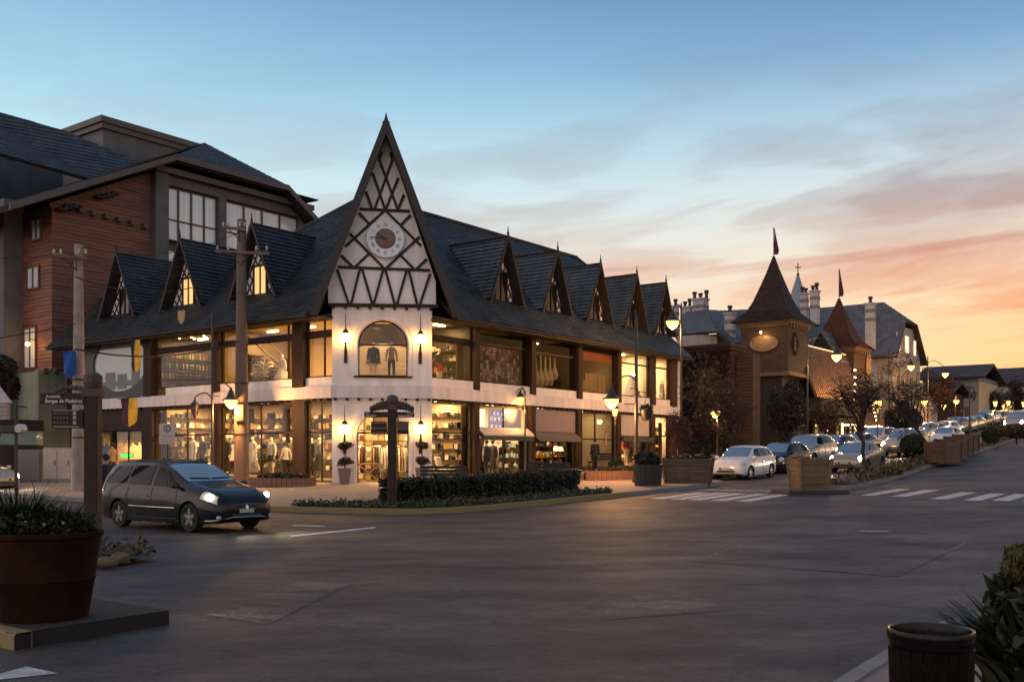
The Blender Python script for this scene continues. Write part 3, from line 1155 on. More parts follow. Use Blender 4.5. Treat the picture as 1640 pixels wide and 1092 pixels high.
RB = [(2.97, RP[0][0]), (RP[0][1], RP[1][0]), (RP[1][1], RP[2][0]), (RP[2][1], RP[3][0]), (RP[3][1], RP[4][0]), (RP[4][1], RP[5][0])]
LB = [(2.97, LP[0][0]), (LP[0][1], LP[1][0]), (LP[1][1], LP[2][0])]
for i, (t0, t1) in enumerate(RB):
    z0 = gab((t0 + t1) / 2, 0) + .16
    tr = {0: [(6.62, .3)], 1: [(6.78, .1)], 2: [(6.72, .1)], 3: [], 4: [(6.85, .08)], 5: [(6.85, .08)]}[i]
    bay(IDN, t0, t1, ZS, ZE, trans=tr, m=M_GLASSD if i in (1, 2, 3) else M_GLASS, fm=M_TIMB2 if i == 0 else None)
    low = {0: ([(2.72, .07)], []), 1: ([(2.86, .1)], [(t0 + .52 * (t1 - t0), .05)]), 2: ([(2.78, .1)], [(t0 + .48 * (t1 - t0), .05)]),
           3: ([(2.6, .07)], [(t0 + .45 * (t1 - t0), .06)]), 4: ([(2.78, .09)], [(t0 + .62 * (t1 - t0), .06)]), 5: ([(2.9, .07)], [])}[i]
    bay(IDN, t0, t1, z0, ZG - .12, trans=low[0], mull=low[1], m=M_GLASSD if i == 3 else M_GLASS)
for i, (t0, t1) in enumerate(LB):
    z0 = gab(0, (t0 + t1) / 2) + .16
    bay(SWP, t0, t1, ZS, ZE, trans=[(6.74, .30)], mull=[(t0 + .5, .07)] if i == 1 else ([(t0 + .35 * (t1 - t0), .06)] if i == 0 else []), fm=M_TIMB2)
    bay(SWP, t0, t1, z0, ZG - .12, trans=[(2.72, .07)], mull=[(t0 + .46 * (t1 - t0), .05)])

# --- floors, ceilings, back walls of the shops
def wall_panel(fr, t0, t1, z0, z1, m, d=5.0, name='shop_back_wall'):
    b = MB(fr); b.box(t0, d, z0, t1, d + .12, z1)
    return b.build(name, m, BLD)


M_CREAM = mat('shop_cream', (.58, .42, .22), .8, .06, 1)
M_WARMW = mat('shop_white', (.66, .56, .40), .8, .05, 1)
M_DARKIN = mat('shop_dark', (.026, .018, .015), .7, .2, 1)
M_OLIVE = mat('shop_olive', (.24, .17, .075), .8, .1, 1)
mb = MB()
mb.prism([(.3, 3.06, 4.3), (3.06, .3, 4.3), (EA - .6, .3, 4.3), (EA - .6, 5, 4.3), (5, 5, 4.3), (5, EB - .4, 4.3), (.3, EB - .4, 4.3)], (0, 0, .36))
mb.build('upper_floor', M_CEIL, BLD)
mb = MB()
mb.prism([(.3, 3.06, ZE + .02), (3.06, .3, ZE + .02), (EA - .6, .3, ZE + .02), (EA - .6, 5, ZE + .02), (5, 5, ZE + .02), (5, EB - .4, ZE + .02), (.3, EB - .4, ZE + .02)], (0, 0, .1))
mb.build('upper_ceiling', M_CEIL, BLD)
for i, (t0, t1) in enumerate(RB):
    zf = gab((t0 + t1) / 2, 0) + .13
    b = MB(); b.box(t0 - (.2 if i else -.1), .02, zf - .4, t1 + .2, 5.0, zf + .02); b.build('shop_floor', M_FLOOR, BLD)
b = MB(); b.prism([(.0, 2.94, .2), (2.94, 0, .2), (3.2, .2, .2), (5, 5, .2), (.2, 3.2, .2)], (0, 0, FB - .2)); b.build('shop_floor', M_FLOOR, BLD)
for i, (t0, t1) in enumerate(LB):
    zf = gab(0, (t0 + t1) / 2) + .13
    b = MB(); b.box(.02, t0 - (.2 if i else -.25), zf - .4, 5.0, t1 + .2, zf + .02); b.build('shop_floor', M_FLOOR, BLD)
low_r = [M_OLIVE, M_WARMW, M_CREAM, M_DARKIN, M_WARMW, M_CREAM]
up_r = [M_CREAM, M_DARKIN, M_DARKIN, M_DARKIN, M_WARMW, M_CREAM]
for i, (t0, t1) in enumerate(RB):
    te = t1 + .12; ts = t0 - .12 if i else 5.0
    dl = 3.2 if i in (1, 4) else 4.6
    wall_panel(IDN, ts, te, .8, 4.3, low_r[i], dl)
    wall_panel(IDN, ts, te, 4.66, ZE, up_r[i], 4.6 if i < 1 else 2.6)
    if i:
        b = MB(); b.box(t0 - .2, .3, .6, t0 - .12, 5.1, 4.29); b.build('partition', low_r[i], BLD)
        b = MB(); b.box(t0 - .2, .3, 4.66, t0 - .12, 5.1, ZE); b.build('partition', up_r[i], BLD)
low_l = [M_CREAM, M_WARMW, M_CREAM]
for i, (t0, t1) in enumerate(LB):
    ts = 5.0 if i == 0 else t0 - .12
    wall_panel(SWP, ts, t1 + .12, .5, 4.3, low_l[i], 4.0)
    wall_panel(SWP, ts, t1 + .12, 4.66, ZE, M_CREAM if i < 2 else M_OLIVE, 4.8)
b = MB(); b.box(.3, LP[2][0] + .1, .4, 5.1, LP[2][0] + .18, 4.29); b.build('partition', M_CREAM, BLD)
b = MB(); b.box(.3, LP[2][0] + .1, 4.66, 5.1, LP[2][0] + .18, ZE); b.build('partition', M_OLIVE, BLD)
b = MB(); b.box(.3, LP[1][0] + .1, 4.66, 5.1, LP[1][0] + .18, ZE); b.build('partition', M_OLIVE, BLD)
# corner alcove behind the upper arch: boarded wall
b = MB(lambda h, d, z: ch(h, d, z))
for k in range(10):
    b.box(-1.5, -1.56 - .02 * (k % 2), 4.68 + k * .2, 1.5, -1.5, 4.68 + k * .2 + .19)
b.build('boarded_wall', mat('boards', (.62, .52, .38), .7, .1, 2), BLD)

b = MB(); b.box(4.55, 4.55, .3, 5.7, 5.7, ZE); b.build('inner_corner', M_OLIVE, BLD)
# lamps inside: ceiling light strips, each with its light
def room_light(fr, t0, t1, z, d, power, col=(1, .62, .24), n=2):
    for k in range(n):
        t = t0 + (t1 - t0) * (k + .5) / n
        b = MB(fr); b.box(t - .35, d - .06, z - .05, t + .35, d + .06, z)
        b.build('ceiling_lamp', emat('lamp_warm', (1, .78, .42), 9.0), BLD)
        area_light('shop_light', fr(t, d, z - .07), (.8, .3), power / n, col, BLD)


for i, (t0, t1) in enumerate(RB):
    p = (150, 240, 220, 34, 240, 200)[i]
    room_light(IDN, t0, t1, 4.24, 1.7, p, (1, .82, .52) if i == 1 else (1, .64, .26))
    p = (170, 9, 10, 10, 160, 120)[i]
    if p: room_light(IDN, t0, t1, ZE - .02, (1.4, .38, .5, .5, 1.4, 1.4)[i], p, (1, .82, .54) if i == 4 else (1, .64, .25), n=1 if i in (1, 2, 3) else 2)
for i, (t0, t1) in enumerate(LB):
    room_light(SWP, t0, t1, 4.24, 1.6, (180, 310, 360)[i], n=2)
    room_light(SWP, t0, t1, ZE - .02, 2.0, (170, 240, 95)[i], n=2)
    if i == 2:
        for k in range(9):
            b = MB(SWP); b.lathe([(.05, -.03), (.05, 0)], 8, (t0 + .4 + k * (t1 - t0 - .8) / 8, 1.2 + .5 * (k % 2), ZE - .005))
            b.build('spotlight', emat('spot_warm', (1, .85, .5), 14), BLD)
area_light('shop_light', ch(0, -2.0, 4.2), (1.2, 1.0), 170, (1, .64, .26), BLD)
area_light('shop_light', ch(0, -1.0, 7.2), (1.2, .5), 22, (1, .74, .4), BLD)

# --- main roofs (outer slope lines in building coordinates)
E0 = -.8
roofs = []
sl = (14.0 - 7.6) / 6.8
roofR = [(3.55, E0, 7.62), (EA, E0, 7.62), (EA, 2.0, 7.62 + sl * 2.8), (23.4, 6.0, 14.02), (6.0, 6.0, 14.02), (3.6, 1.6, 9.88)]
roofRe = [(EA, 2.0, 10.25), (EA, 10, 10.25), (23.4, 6.0, 14.02)]
roofRb = [(6.0, 6.0, 14.0), (23.4, 6.0, 14.0), (EA, 11.5, 9.0), (6.0, 11.5, 9.0)]
roof_part('roof', [roofR, roofRe, roofRb], BLD, seed=3)
roofL = [(E0, 2.4, 7.62), (1.6, 3.6, 9.88), (6.4, 7.6, 14.4), (6.5, 8.3, 14.5), (3.8, 12.6, 11.95), (3.8, EB, 11.95), (E0, EB, 7.62)]
# planes through the eave: same pitch
pl = lambda a, b: (a, b, 7.62 + (a - E0) * .9412)
roofL1 = [pl(E0, 3.55), pl(1.6, 3.6), pl(6.2, 6.6), pl(6.5, 8.3), pl(4.98, 10.7), pl(3.8, 12.6), pl(E0, 12.6)]
roofL2 = [pl(E0, 12.6), pl(3.8, 12.6), pl(3.8, EB), pl(E0, EB)]
roofLb = [(3.8, 12.6, 11.94), (3.8, EB, 11.94), (8.4, EB, 7.6), (8.4, 12.6, 7.6)]
roofLh = [pl(6.5, 8.3), pl(3.8, 12.6), (8.4, 12.6, 8.5), (10.5, 9.5, 11.5)]
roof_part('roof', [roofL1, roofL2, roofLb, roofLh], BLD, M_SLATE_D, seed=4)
mb = MB()
mb.box(3.5, E0 - .03, 7.42, EA, E0 + .05, 7.60)
mb.box(E0 - .03, 3.5, 7.42, E0 + .05, EB, 7.60)
mb.build('eaves_board', M_TIMB, BLD)
mb = MB(); mb.tube([(3.5, E0 - .10, 7.56), (EA, E0 - .10, 7.53)], .06, 7); mb.build('gutter', M_SOFFIT, BLD, smooth=60)
mb = MB(); mb.tube([(E0 - .10, 3.5, 7.56), (E0 - .10, EB, 7.53)], .06, 7); mb.build('gutter', M_SOFFIT, BLD, smooth=60)
for q_ in ([(EA - .2, E0 - .1, 7.5), (EA - .2, -.14, 7.1), (EA - .2, -.14, 1.3)], [(E0 - .1, 22.9, 7.5), (-.16, 22.9, 7.1), (-.16, 22.9, .8)]):
    mb = MB(); mb.tube(q_, .05, 7); mb.build('downpipe', M_SOFFIT, BLD, smooth=60)
mb = MB()
mb.box(2.9, E0 + .06, 7.46, EA, .3, 7.52)
mb.box(E0 + .06, 2.9, 7.46, .3, EB, 7.52)
mb.build('eaves_soffit', M_SOFFIT, BLD)
mb = MB()
mb.tube([(6.0, 6.0, 14.1), (23.4, 6.0, 14.1)], .09, 6)
mb.tube([(23.4, 6.0, 14.08), (EA, 2.0, 10.32)], .08, 6)
mb.tube([pl(6.5, 8.3), pl(3.8, 12.6)], .1, 6)
mb.tube([(3.8, 12.6, 12.02), (3.8, EB, 12.02)], .09, 6)
mb.build('ridge', M_SLATE_D, BLD)
# far gable end of the left wing
mb = MB()
mb.prism([(-.0, EB - .35, 4.2), (8, EB - .35, 4.2), (7.6, EB - .35, 8.3), (3.8, EB - .35, 11.7), (.0, EB - .35, 8.2)], (0, -.2, 0))
mb.build('end_wall', M_SOFFIT, BLD)

# --- dormers
def dormer(fr, tc, hw, zb, za, dface, lit, d0=.3):
    sl = .9412
    def dm(z):
        return (z - 7.62) / sl - .8
    o_polys = []
    root = None
    for s in (-1, 1):
        p = [(tc + s * hw, d0, zb), (tc, d0, za), (tc, dm(za) + .05, za), (tc + s * hw, max(d0 + .1, dm(zb) + .05), zb)]
        o_polys.append([fr(*q) for q in p])
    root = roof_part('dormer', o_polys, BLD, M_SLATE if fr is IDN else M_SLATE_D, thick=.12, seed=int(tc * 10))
    b = MB(fr)
    for s in (-1, 1):
        b.beam((tc + s * (hw + .06), d0 - .04, zb - .16), (tc, d0 - .04, za + .02), .07, .2, up=(0, 1, 0)) if False else b.prism(
            [(tc + s * (hw + .09), d0 - .05, zb - .2), (tc + s * .0, d0 - .05, za + .12), (tc, d0 - .05, za - .16), (tc + s * (hw - .06), d0 - .05, zb - .2)], (0, .06, 0))
    b.build('bargeboard', M_TIMB, root)
    b = MB(fr)
    b.lathe([(.04, 0), (.06, .06), (.035, .14), (.008, .42)], 6, (tc, d0, za + .05))
    b.build('finial', M_TIMB, root)
    k = (hw - .12) / (za - zb)
    zz = zb - .12
    b = MB(fr)
    b.prism([(tc - k * (za - .2 - zz), dface, zz), (tc + k * (za - .2 - zz), dface, zz), (tc, dface, za - .2)], (0, .1, 0))
    b.build('plaster_face', M_WALL, root)
    # crossing laths
    b = MB(fr)
    hwz = lambda z: k * (za - .2 - z)
    for j in range(-3, 5):
        for s in (-1, 1):
            # lines z = z0 + s*(t - tc)*1.5
            z0 = zz + .62 * j
            pts = []
            for i in range(61):
                t = tc + (i / 30 - 1) * hw
                z = z0 + s * (t - tc) * 1.55
                if zz < z < za - .25 and abs(t - tc) < hwz(z) - .02:
                    pts.append((t, dface - .02, z))
            if len(pts) > 3:
                b.beam(pts[0], pts[-1], .06, .04, up=(0, 1, 0))
    b.box(tc - hwz(zz), dface - .05, zz - .02, tc + hwz(zz), dface, zz + .07)
    b.build('timber_lattice', M_TIMB, root)
    ww, wh = .40, 1.5
    b = MB(fr)
    b.box(tc - ww - .09, dface - .1, zz + .07, tc - ww, dface - .03, zz + wh + .09)
    b.box(tc + ww, dface - .1, zz + .07, tc + ww + .09, dface - .03, zz + wh + .09)
    b.box(tc - ww - .09, dface - .1, zz + wh, tc + ww + .09, dface - .03, zz + wh + .1)
    b.box(tc - .035, dface - .09, zz + .07, tc + .035, dface - .04, zz + wh)
    b.build('window_frame', M_TIMB, root)
    b = MB(fr)
    b.add([(tc - ww, dface - .05, zz + .05), (tc + ww, dface - .05, zz + .05), (tc + ww, dface - .05, zz + wh), (tc - ww, dface - .05, zz + wh)], [(0, 1, 2, 3)])
    b.build('window_pane', emat('lit_blind', (1, .62, .22), .62) if lit else mat('dark_pane', (.015, .014, .014), .06, 0), root)


for px, py in ((813.7, 377), (893.4, 404), (962, 428), (1020, 447), (1068, 462)):
    a, z = on_b(px, py, .3)
    dormer(IDN, min(a, EA - 1.25), 1.33, 9.0, 12.1, .78, False)
for px, py, lit in ((403, 355, True), (288, 377, True), (186, 397, False)):
    b_, z = on_a(px, py, .3)
    dormer(SWP, b_, 1.62, 9.0, 12.3, .85, lit)

# --- the tall clock gable over the corner
AP = (.14, 15.55)
def gx(z, s):
    return AP[0] + s * (3.06 * (AP[1] - z) / 8.1)
polys = []
for s in (-1, 1):
    polys.append([ch(gx(7.62, s), .85, 7.62), ch(AP[0], .85, AP[1]), ch(AP[0], -5.5, AP[1]), ch(gx(11.5, s), -5.2, 11.5), ch(gx(7.62, s), -.3, 7.62)])
GAB = roof_part('clock_gable', polys, BLD, M_SLATE, thick=.16, seed=9)
mb = MB(lambda h, d, z: ch(h, d, z))
for s in (-1, 1):
    mb.prism([(gx(7.45, s) + s * .06, .92, 7.5), (AP[0], .92, AP[1] + .22), (AP[0], .92, AP[1] - .55), (gx(7.5, s) - s * .27, .92, 7.5)], (0, -.1, 0))
mb.build('bargeboard', mat('bargeboard', (.026, .017, .014), .6, .3, 5), GAB)
mb = MB(lambda h, d, z: ch(h, d, z))
mb.prism([(-2.24, .02, 8.06), (2.24, .02, 8.06), (2.24, .02, 9.1), (AP[0], .02, 15.3), (-2.24, .02, 9.1)], (0, -.2, 0))
mb.build('plaster_face', M_WALL, GAB)
SEG = [((85, 1022), (648, 1029), 2.2), ((135, 828), (605, 845), 1.7), ((245, 530), (502, 541), 1.7)]
SEG += [((a[0], a[1]), (b[0], b[1]), 1.5) for a, b in (
    ((130, 840), (188, 1018)), ((245, 838), (200, 1018)), ((257, 838), (310, 1020)), ((365, 842), (316, 1020)), ((377, 842), (425, 1022)), ((485, 846), (436, 1022)),
    ((497, 846), (541, 1025)), ((606, 862), (553, 1025)),
    ((372, 538), (172, 722)), ((378, 538), (558, 718)), ((193, 655), (374, 838)), ((552, 672), (376, 838)),
    ((241, 550), (292, 604)), ((506, 560), (458, 610)), ((290, 762), (218, 830)), ((150, 768), (214, 832)), ((455, 768), (524, 838)), ((588, 788), (534, 840)),
    ((345, 275), (440, 532)), ((312, 345), (375, 532)), ((278, 440), (308, 528)), ((412, 280), (322, 528)), ((442, 370), (378, 532)), ((472, 455), (440, 534)),
    ((345, 275), (360, 235)), ((412, 280), (402, 240)))]
for (p, q, w) in SEG:
    P = on_c(500 + p[0] / 3.2125, 170 + p[1] / 3.2125, .05)
    Q = on_c(500 + q[0] / 3.2125, 170 + q[1] / 3.2125, .05)
    b = MB(lambda h, d, z: ch(h, d, z))
    b.beam((P[0], .05, P[1]), (Q[0], .05, Q[1]), .1, .062 * w, up=(0, 1, 0)) if False else None
    d = Vector((Q[0] - P[0], Q[1] - P[1])).normalized()
    nx, nz = -d.y * .033 * w, d.x * .033 * w
    b.prism([(P[0] - nx, .022, P[1] - nz), (Q[0] - nx, .022, Q[1] - nz), (Q[0] + nx, .022, Q[1] + nz), (P[0] + nx, .022, P[1] + nz)], (0, .06 + .004 * rng.random(), 0))
    b.build('timber', M_TIMB, GAB)
mb = MB(lambda h, d, z: ch(h, d, z))
mb.lathe([(.05, -.1), (.06, .0), (.006, .22)], 8, (AP[0], .85, AP[1] + .1))
mb.build('finial', M_TIMB, GAB)

# clock
ck, cz_ = on_c(617.3, 382.3, .2)
p = ch(ck, .10, 0)
wp = W(p[0], p[1], cz_)
CLK = thing('clock', 'round white clock with brown centre and Roman numerals on the pointed gable', 'clock', wp, ROT - PI / 4)   # local x along the wall, -y outwards
mb = MB(); mb.lathe([(.0, .02), (.74, .02), (.80, -.02), (.80, -.10), (.77, -.13), (.72, -.11), (0.0, -.11)], 40, axis='y', cap=False)
mb.build('dial', mat('clock_white', (.72, .73, .75), .5, .05, 3), CLK, smooth=True)
mb = MB(); mb.lathe([(.0, -.125), (.41, -.125), (.43, -.112)], 32, axis='y', cap=False)
mb.build('centre_disc', mat('clock_brown', (.17, .10, .075), .5, .15, 3), CLK, smooth=True)
NUM = ['XII', 'I', 'II', 'III', 'IIII', 'V', 'VI', 'VII', 'VIII', 'IX', 'X', 'XI']
mnum = mat('clock_numeral', (.30, .31, .34), .6, 0)
for i, s in enumerate(NUM):
    me = text_mesh('numeral', s, .2, mnum, 'CENTER', .004, .72)
    t = -2 * PI * i / 12
    o = link('numeral', me, CLK)
    o.matrix_local = Matrix.Rotation(PI / 2, 4, 'X')
    o.matrix_local = Matrix.Translation((0, -.125, 0)) @ Matrix.Rotation(-t, 4, 'Y') @ Matrix.Translation((0, 0, .51)) @ Matrix.Rotation(PI / 2, 4, 'X')
mh_ = mat('clock_hand', (.012, .010, .010), .4, 0)
mb = MB(); mb.prism([(.10, -.15, -.03), (.10, -.15, .03), (-.62, -.15, .062), (-.62, -.15, .038)], (0, -.012, 0)); mb.build('minute_hand', mh_, CLK)
mb = MB(); mb.prism([(.08, -.165, -.075), (.05, -.165, .01), (-.36, -.165, .235), (-.33, -.165, .175)], (0, -.012, 0)); mb.build('hour_hand', mh_, CLK)

# shutter-green oval window bay and tavern front at the far end of the left wing
M_GREENB = mat('dark_green_board', (.012, .022, .014), .5, .2, 3)
b0, b1 = LP[2][1] + .02, EB - .9
mb = MB(SWP)
oc = lt(190, 580); oz = on_a(190, 582)[1]; rx = (lt(143, 580) - lt(236, 580)) / 2 * .92; rz = 1.42
n = 28
ring = [(oc + rx * math.cos(2 * PI * i / n), oz + rz * math.sin(2 * PI * i / n)) for i in range(n)]
def sq(i):
    c, s = math.cos(2 * PI * i / n), math.sin(2 * PI * i / n)
    k = 1 / max(abs(c), abs(s))
    return (min(b1, max(b0, oc + c * k * 3.4)), min(ZE, max(4.72, oz + s * k * 1.9)))
for i in range(n):
    j = (i + 1) % n
    p, q = ring[i], ring[j]; P_, Q_ = sq(i), sq(j)
    mb.add([(p[0], .02, p[1]), (q[0], .02, q[1]), (Q_[0], .02, Q_[1]), (P_[0], .02, P_[1]), (p[0], .15, p[1]), (q[0], .15, q[1])], [(0, 1, 2, 3), (0, 4, 5, 1)])
OVW = mb.build('oval_window', M_GREENB, BLD, fix=False)
mb = MB(SWP); mb.poly([(x, .1, z) for x, z in ring])
mb.build('pane', mat('pale_pane', (.30, .36, .34), .05, .05, 1, spec=.8), OVW, fix=False)
mb = MB(SWP)
for x, w, h in ((-.9, .9, .5), (.15, .8, .38), (1.35, .7, .6)):
    mb.box(oc - x - w / 2, .085, oz - 1.3, oc - x + w / 2, .098, oz - 1.3 + h + .38)
mb.box(oc - rx * .75, .086, oz - 1.15, oc + rx * .75, .097, oz - .9)
mb.build('window_silhouette', mat('silhouette', (.15, .17, .17), .6, .05, 2), OVW)
mb = MB(SWP)
zt = gab(0, b0 + 2) + .12
mb.box(b0, .02, 3.05, b1, .3, 4.16)
mb.box(b0, .02, zt - .2, b0 + .35, .3, 3.05)
mb.box(b1 - .4, .02, zt - .2, b1, .3, 3.05)
mb.box((b0 + b1) / 2 - .5, .02, zt - .2, (b0 + b1) / 2 - .3, .3, 3.05)
mb.build('tavern_wall', M_TIMB2, BLD)
mid = (b0 + b1) / 2 - .4
for t0, t1 in ((b0 + .35, mid - .1), (mid + .1, b1 - .4)):
    bay(SWP, t0, t1, zt, 3.05, mull=[(t0 + (t1 - t0) * .5, .05)], name='tavern_window')
    mb = MB(SWP)
    k = 14
    for i in range(k):
        x = t0 + (t1 - t0) * (i + .5) / k
        mb.lathe([(.05, 2.5 - .25 * abs(math.sin(i * 1.1))), (.10, 3.0)], 6, (x, .32, 0), cap=False)
    mb.build('pelmet', mat('pelmet', (.55, .40, .16), .8, .1, 3), BLD)
    room_light(SWP, t0, t1, 2.98, 1.4, 110, n=1)
b = MB(SWP); b.box(b0, 2.6, .4, b1, 2.7, 3.6); b.build('tavern_back_wall', M_CREAM, BLD)
b = MB(SWP); b.box(b0, .3, 3.06, b1, 2.6, 3.12); b.build('tavern_ceiling', M_CREAM, BLD)
b = MB(SWP); b.box(b0, .02, zt - .4, b1, 2.6, zt + .02); b.build('tavern_floor', M_FLOOR, BLD)

# shop awnings over two of the right-hand shops and the panels above them
for i, mm, mp_, d in ((1, mat('awning_green', (.035, .05, .038), .7, .15, 3), None, 1), (2, mat('awning_grey', (.13, .10, .09), .7, .15, 3), mat('panel_mauve', (.27, .20, .19), .7, .1, 1), 1), (4, mat('awning_green', 0, 0), mat('panel_pale', (.52, .42, .38), .7, .1, 1), 0)):
    t0, t1 = RB[i]
    b = MB()
    if i != 4:
        b.prism([(t0 + .05, -.32, 2.66), (t0 + .05, .08, 2.95), (t0 + .05, .08, 2.76), (t0 + .05, -.32, 2.46)], (t1 - t0 - .1, 0, 0))
    else:
        b.box(t0 + .02, -.25, 2.55, t1 - .02, .06, 2.80)
    b.build('awning', mm, BLD)
    if mp_:
        b = MB(); b.box(t0 + .03, .04, 2.95 if i == 2 else 2.88, t1 - .03, .09, ZG - .16); b.build('sign_panel', mp_, BLD)
b = MB(); b.prism([(RB[1][0] + .04, -.32, 2.67), (RB[1][0] + .04, .08, 2.965), (RB[1][0] + .04, .08, 3.06), (RB[1][0] + .04, -.32, 2.74)], (RB[1][1] - RB[1][0] - .08, 0, 0))
b.build('awning_top', mat('awning_top', (.55, .45, .38), .8, .1, 2), BLD)
# ------------------------------------------------------------------ the other buildings
def frame_thing(name, label, cat, a0, b0, group=None):
    p = W(a0, b0, gab(a0, b0))
    t = thing(name, label, cat, p, ROT, group)
    return t, (lambda x, y, z, a0=a0, b0=b0, z0=p.z: (x - a0, y - b0, z - z0))


def fm(pts, fr):
    return [fr(*p) for p in pts]


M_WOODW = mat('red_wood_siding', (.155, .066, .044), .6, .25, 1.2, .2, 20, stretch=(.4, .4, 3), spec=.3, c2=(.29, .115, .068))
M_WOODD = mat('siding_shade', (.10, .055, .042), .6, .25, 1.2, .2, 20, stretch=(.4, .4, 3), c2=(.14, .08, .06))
M_GREYW = mat('grey_render', (.105, .098, .10), .8, .12, .8, .2, 30, c2=(.145, .135, .136), streak=.2)
M_GREENW = mat('green_render', (.20, .235, .165), .85, .12, .8, .2, 30, c2=(.26, .29, .21), streak=.25)
M_PANEB = mat('curtain_sky_pane', (.66, .72, .73), .04, .12, 2.5, stretch=(3, 3, .1), spec=1.0, coat=1.0, c2=(.80, .84, .84))  # white curtains, with the reflected sky put into the pale bluish base
M_FASC = mat('eaves_grey', (.095, .076, .072), .6, .15, 2)
M_HROOF = mat('hotel_slate', (.030, .042, .052), .5, .25, 1.2, .2, 20, c2=(.05, .065, .078))

HB = 26.0
HOT, hf = frame_thing('hotel_building', 'tall hotel with red wood siding and grey framed windows behind the arcade', 'building', .5, HB)
mb = MB(hf)
mb.prism([(.5, HB, 6.55), (6.7, HB, 6.55), (6.7, HB, 19.0), (.5, HB, 15.9)], (0, .3, 0))
mb.prism([(.5, HB + .3, 6.55), (.5, 29.3, 6.55), (.5, 29.3, 15.7), (.5, HB + .3, 15.8)], (.3, 0, 0))
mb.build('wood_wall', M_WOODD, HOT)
mb = MB(hf)
z = 6.6
while z < 18.9:
    zt = z + .20
    a1 = 6.7
    a0 = .48 if z < 15.6 else .5 + (zt - 15.9) / 3.1 * 6.2
    if a0 < a1 - .1:
        mb.prism([(a0, HB - .035, z), (a0, HB - .012, zt), (a0, HB + .01, zt), (a0, HB + .01, z)], (a1 - a0, 0, 0))
    if z < 15.5:
        mb.prism([(.465, HB - .01, z), (.488, HB - .01, zt), (.51, HB - .01, zt), (.51, HB - .01, z)], (0, 3.3, 0))
    z += .215
mb.build('siding_boards', M_WOODW, HOT, kind='stuff')
mb = MB(hf)
mb.box(-.35, HB - .1, .2, 2.7, HB + .25, 6.5)
mb.box(.2, HB + .25, .2, .8, 34, 6.5)
mb.build('green_wall', M_GREENW, HOT)
mb = MB(hf)
for k in range(3):
    mb.box(-.1 + k * .62, HB - .28, 6.3, .14 + k * .62, HB - .1, 6.62)
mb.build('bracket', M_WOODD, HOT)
mb = MB(hf)
mb.box(6.7, HB - .25, 2, 19, HB + .5, 13.2)
mb.box(6.7, HB + .32, 13.2, 19, HB + .5, 19.6)
mb.build('grey_wall', M_GREYW, HOT)
mb = MB(hf)
mb.box(6.7, HB - .55, 2, 7.6, HB + .5, 19.0)
mb.box(7.6, HB - .32, 18.4, 19, HB + .4, 19.0)
a_m0, a_m1 = on_b(346, 330, HB)[0], on_b(358, 330, HB)[0]
mb.box(a_m0, HB - .32, 2, a_m1, HB + .4, 18.4)
mb.box(18.2, HB - .32, 2, 19, HB + .5, 18.4)
mb.build('grey_frame', M_GREYW, HOT)
mb = MB(hf); mb.box(6.6, HB - .75, 19.0, 19.2, HB + .45, 19.35); mb.build('cornice', M_FASC, HOT)
M_BRF = mat('window_brown', (.11, .055, .034), .5, .2, 4)
for (a0, a1) in ((7.65, a_m0 - .03), (a_m1 + .03, 18.15)):
    for (z0, z1) in ((15.05, 18.35), (11.3, 14.5), (7.5, 10.8)):
        if z1 < 10:
            continue
        f = MB(hf)
        cols = 4
        zr = z0 + (z1 - z0) * .38
        for k in range(cols + 1):
            x = a0 + (a1 - a0) * k / cols
            f.box(x - .05, HB - .12, z0, x + .05, HB + .02, z1)
        for zz in (z0, zr, z1 - .08):
            f.box(a0, HB - .10, zz, a1, HB + .01, zz + .09)
        o = f.build('window', M_BRF, HOT)
        for k in range(cols):
            x0 = a0 + (a1 - a0) * k / cols + .05; x1 = a0 + (a1 - a0) * (k + 1) / cols - .05
            for y0, y1 in ((z0 + .09, zr), (zr + .09, z1 - .08)):
                g = MB(hf); g.add([(x0, HB - .03, y0), (x1, HB - .03, y0), (x1, HB - .03, y1), (x0, HB - .03, y1)], [(0, 1, 2, 3)])
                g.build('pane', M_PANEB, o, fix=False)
# windows in the street wall
for (p0, p1, y0, y1) in ((52, 68, 348, 384), (45, 65, 424, 462), (40, 60, 522, 590)):
    b0, zt = on_a(p1, y0, .5); b1, _ = on_a(p0, y0, .5); zb = on_a(p1, y1, .5)[1]
    f = MB(hf)
    f.box(.38, b0, zb, .52, b1, zb + .1); f.box(.38, b0, zt - .1, .52, b1, zt)
    for x in (b0, (b0 + b1) / 2 - .05, b1 - .1):
        f.box(.38, x, zb + .1, .52, x + .1, zt - .1)
    o = f.build('window', M_BRF, HOT)
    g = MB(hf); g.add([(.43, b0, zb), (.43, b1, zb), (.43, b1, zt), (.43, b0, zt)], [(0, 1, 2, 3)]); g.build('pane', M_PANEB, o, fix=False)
mb = MB(hf)
mb.box(-.1, 29.3, .3, 1.2, 40, 15.6)
mb.box(-.6, 29.2, .3, .6, 29.9, 16.4)
mb.box(-.55, 29.9, 16.0, .6, 40, 16.5)
mb.build('grey_wall', M_GREYW, HOT)
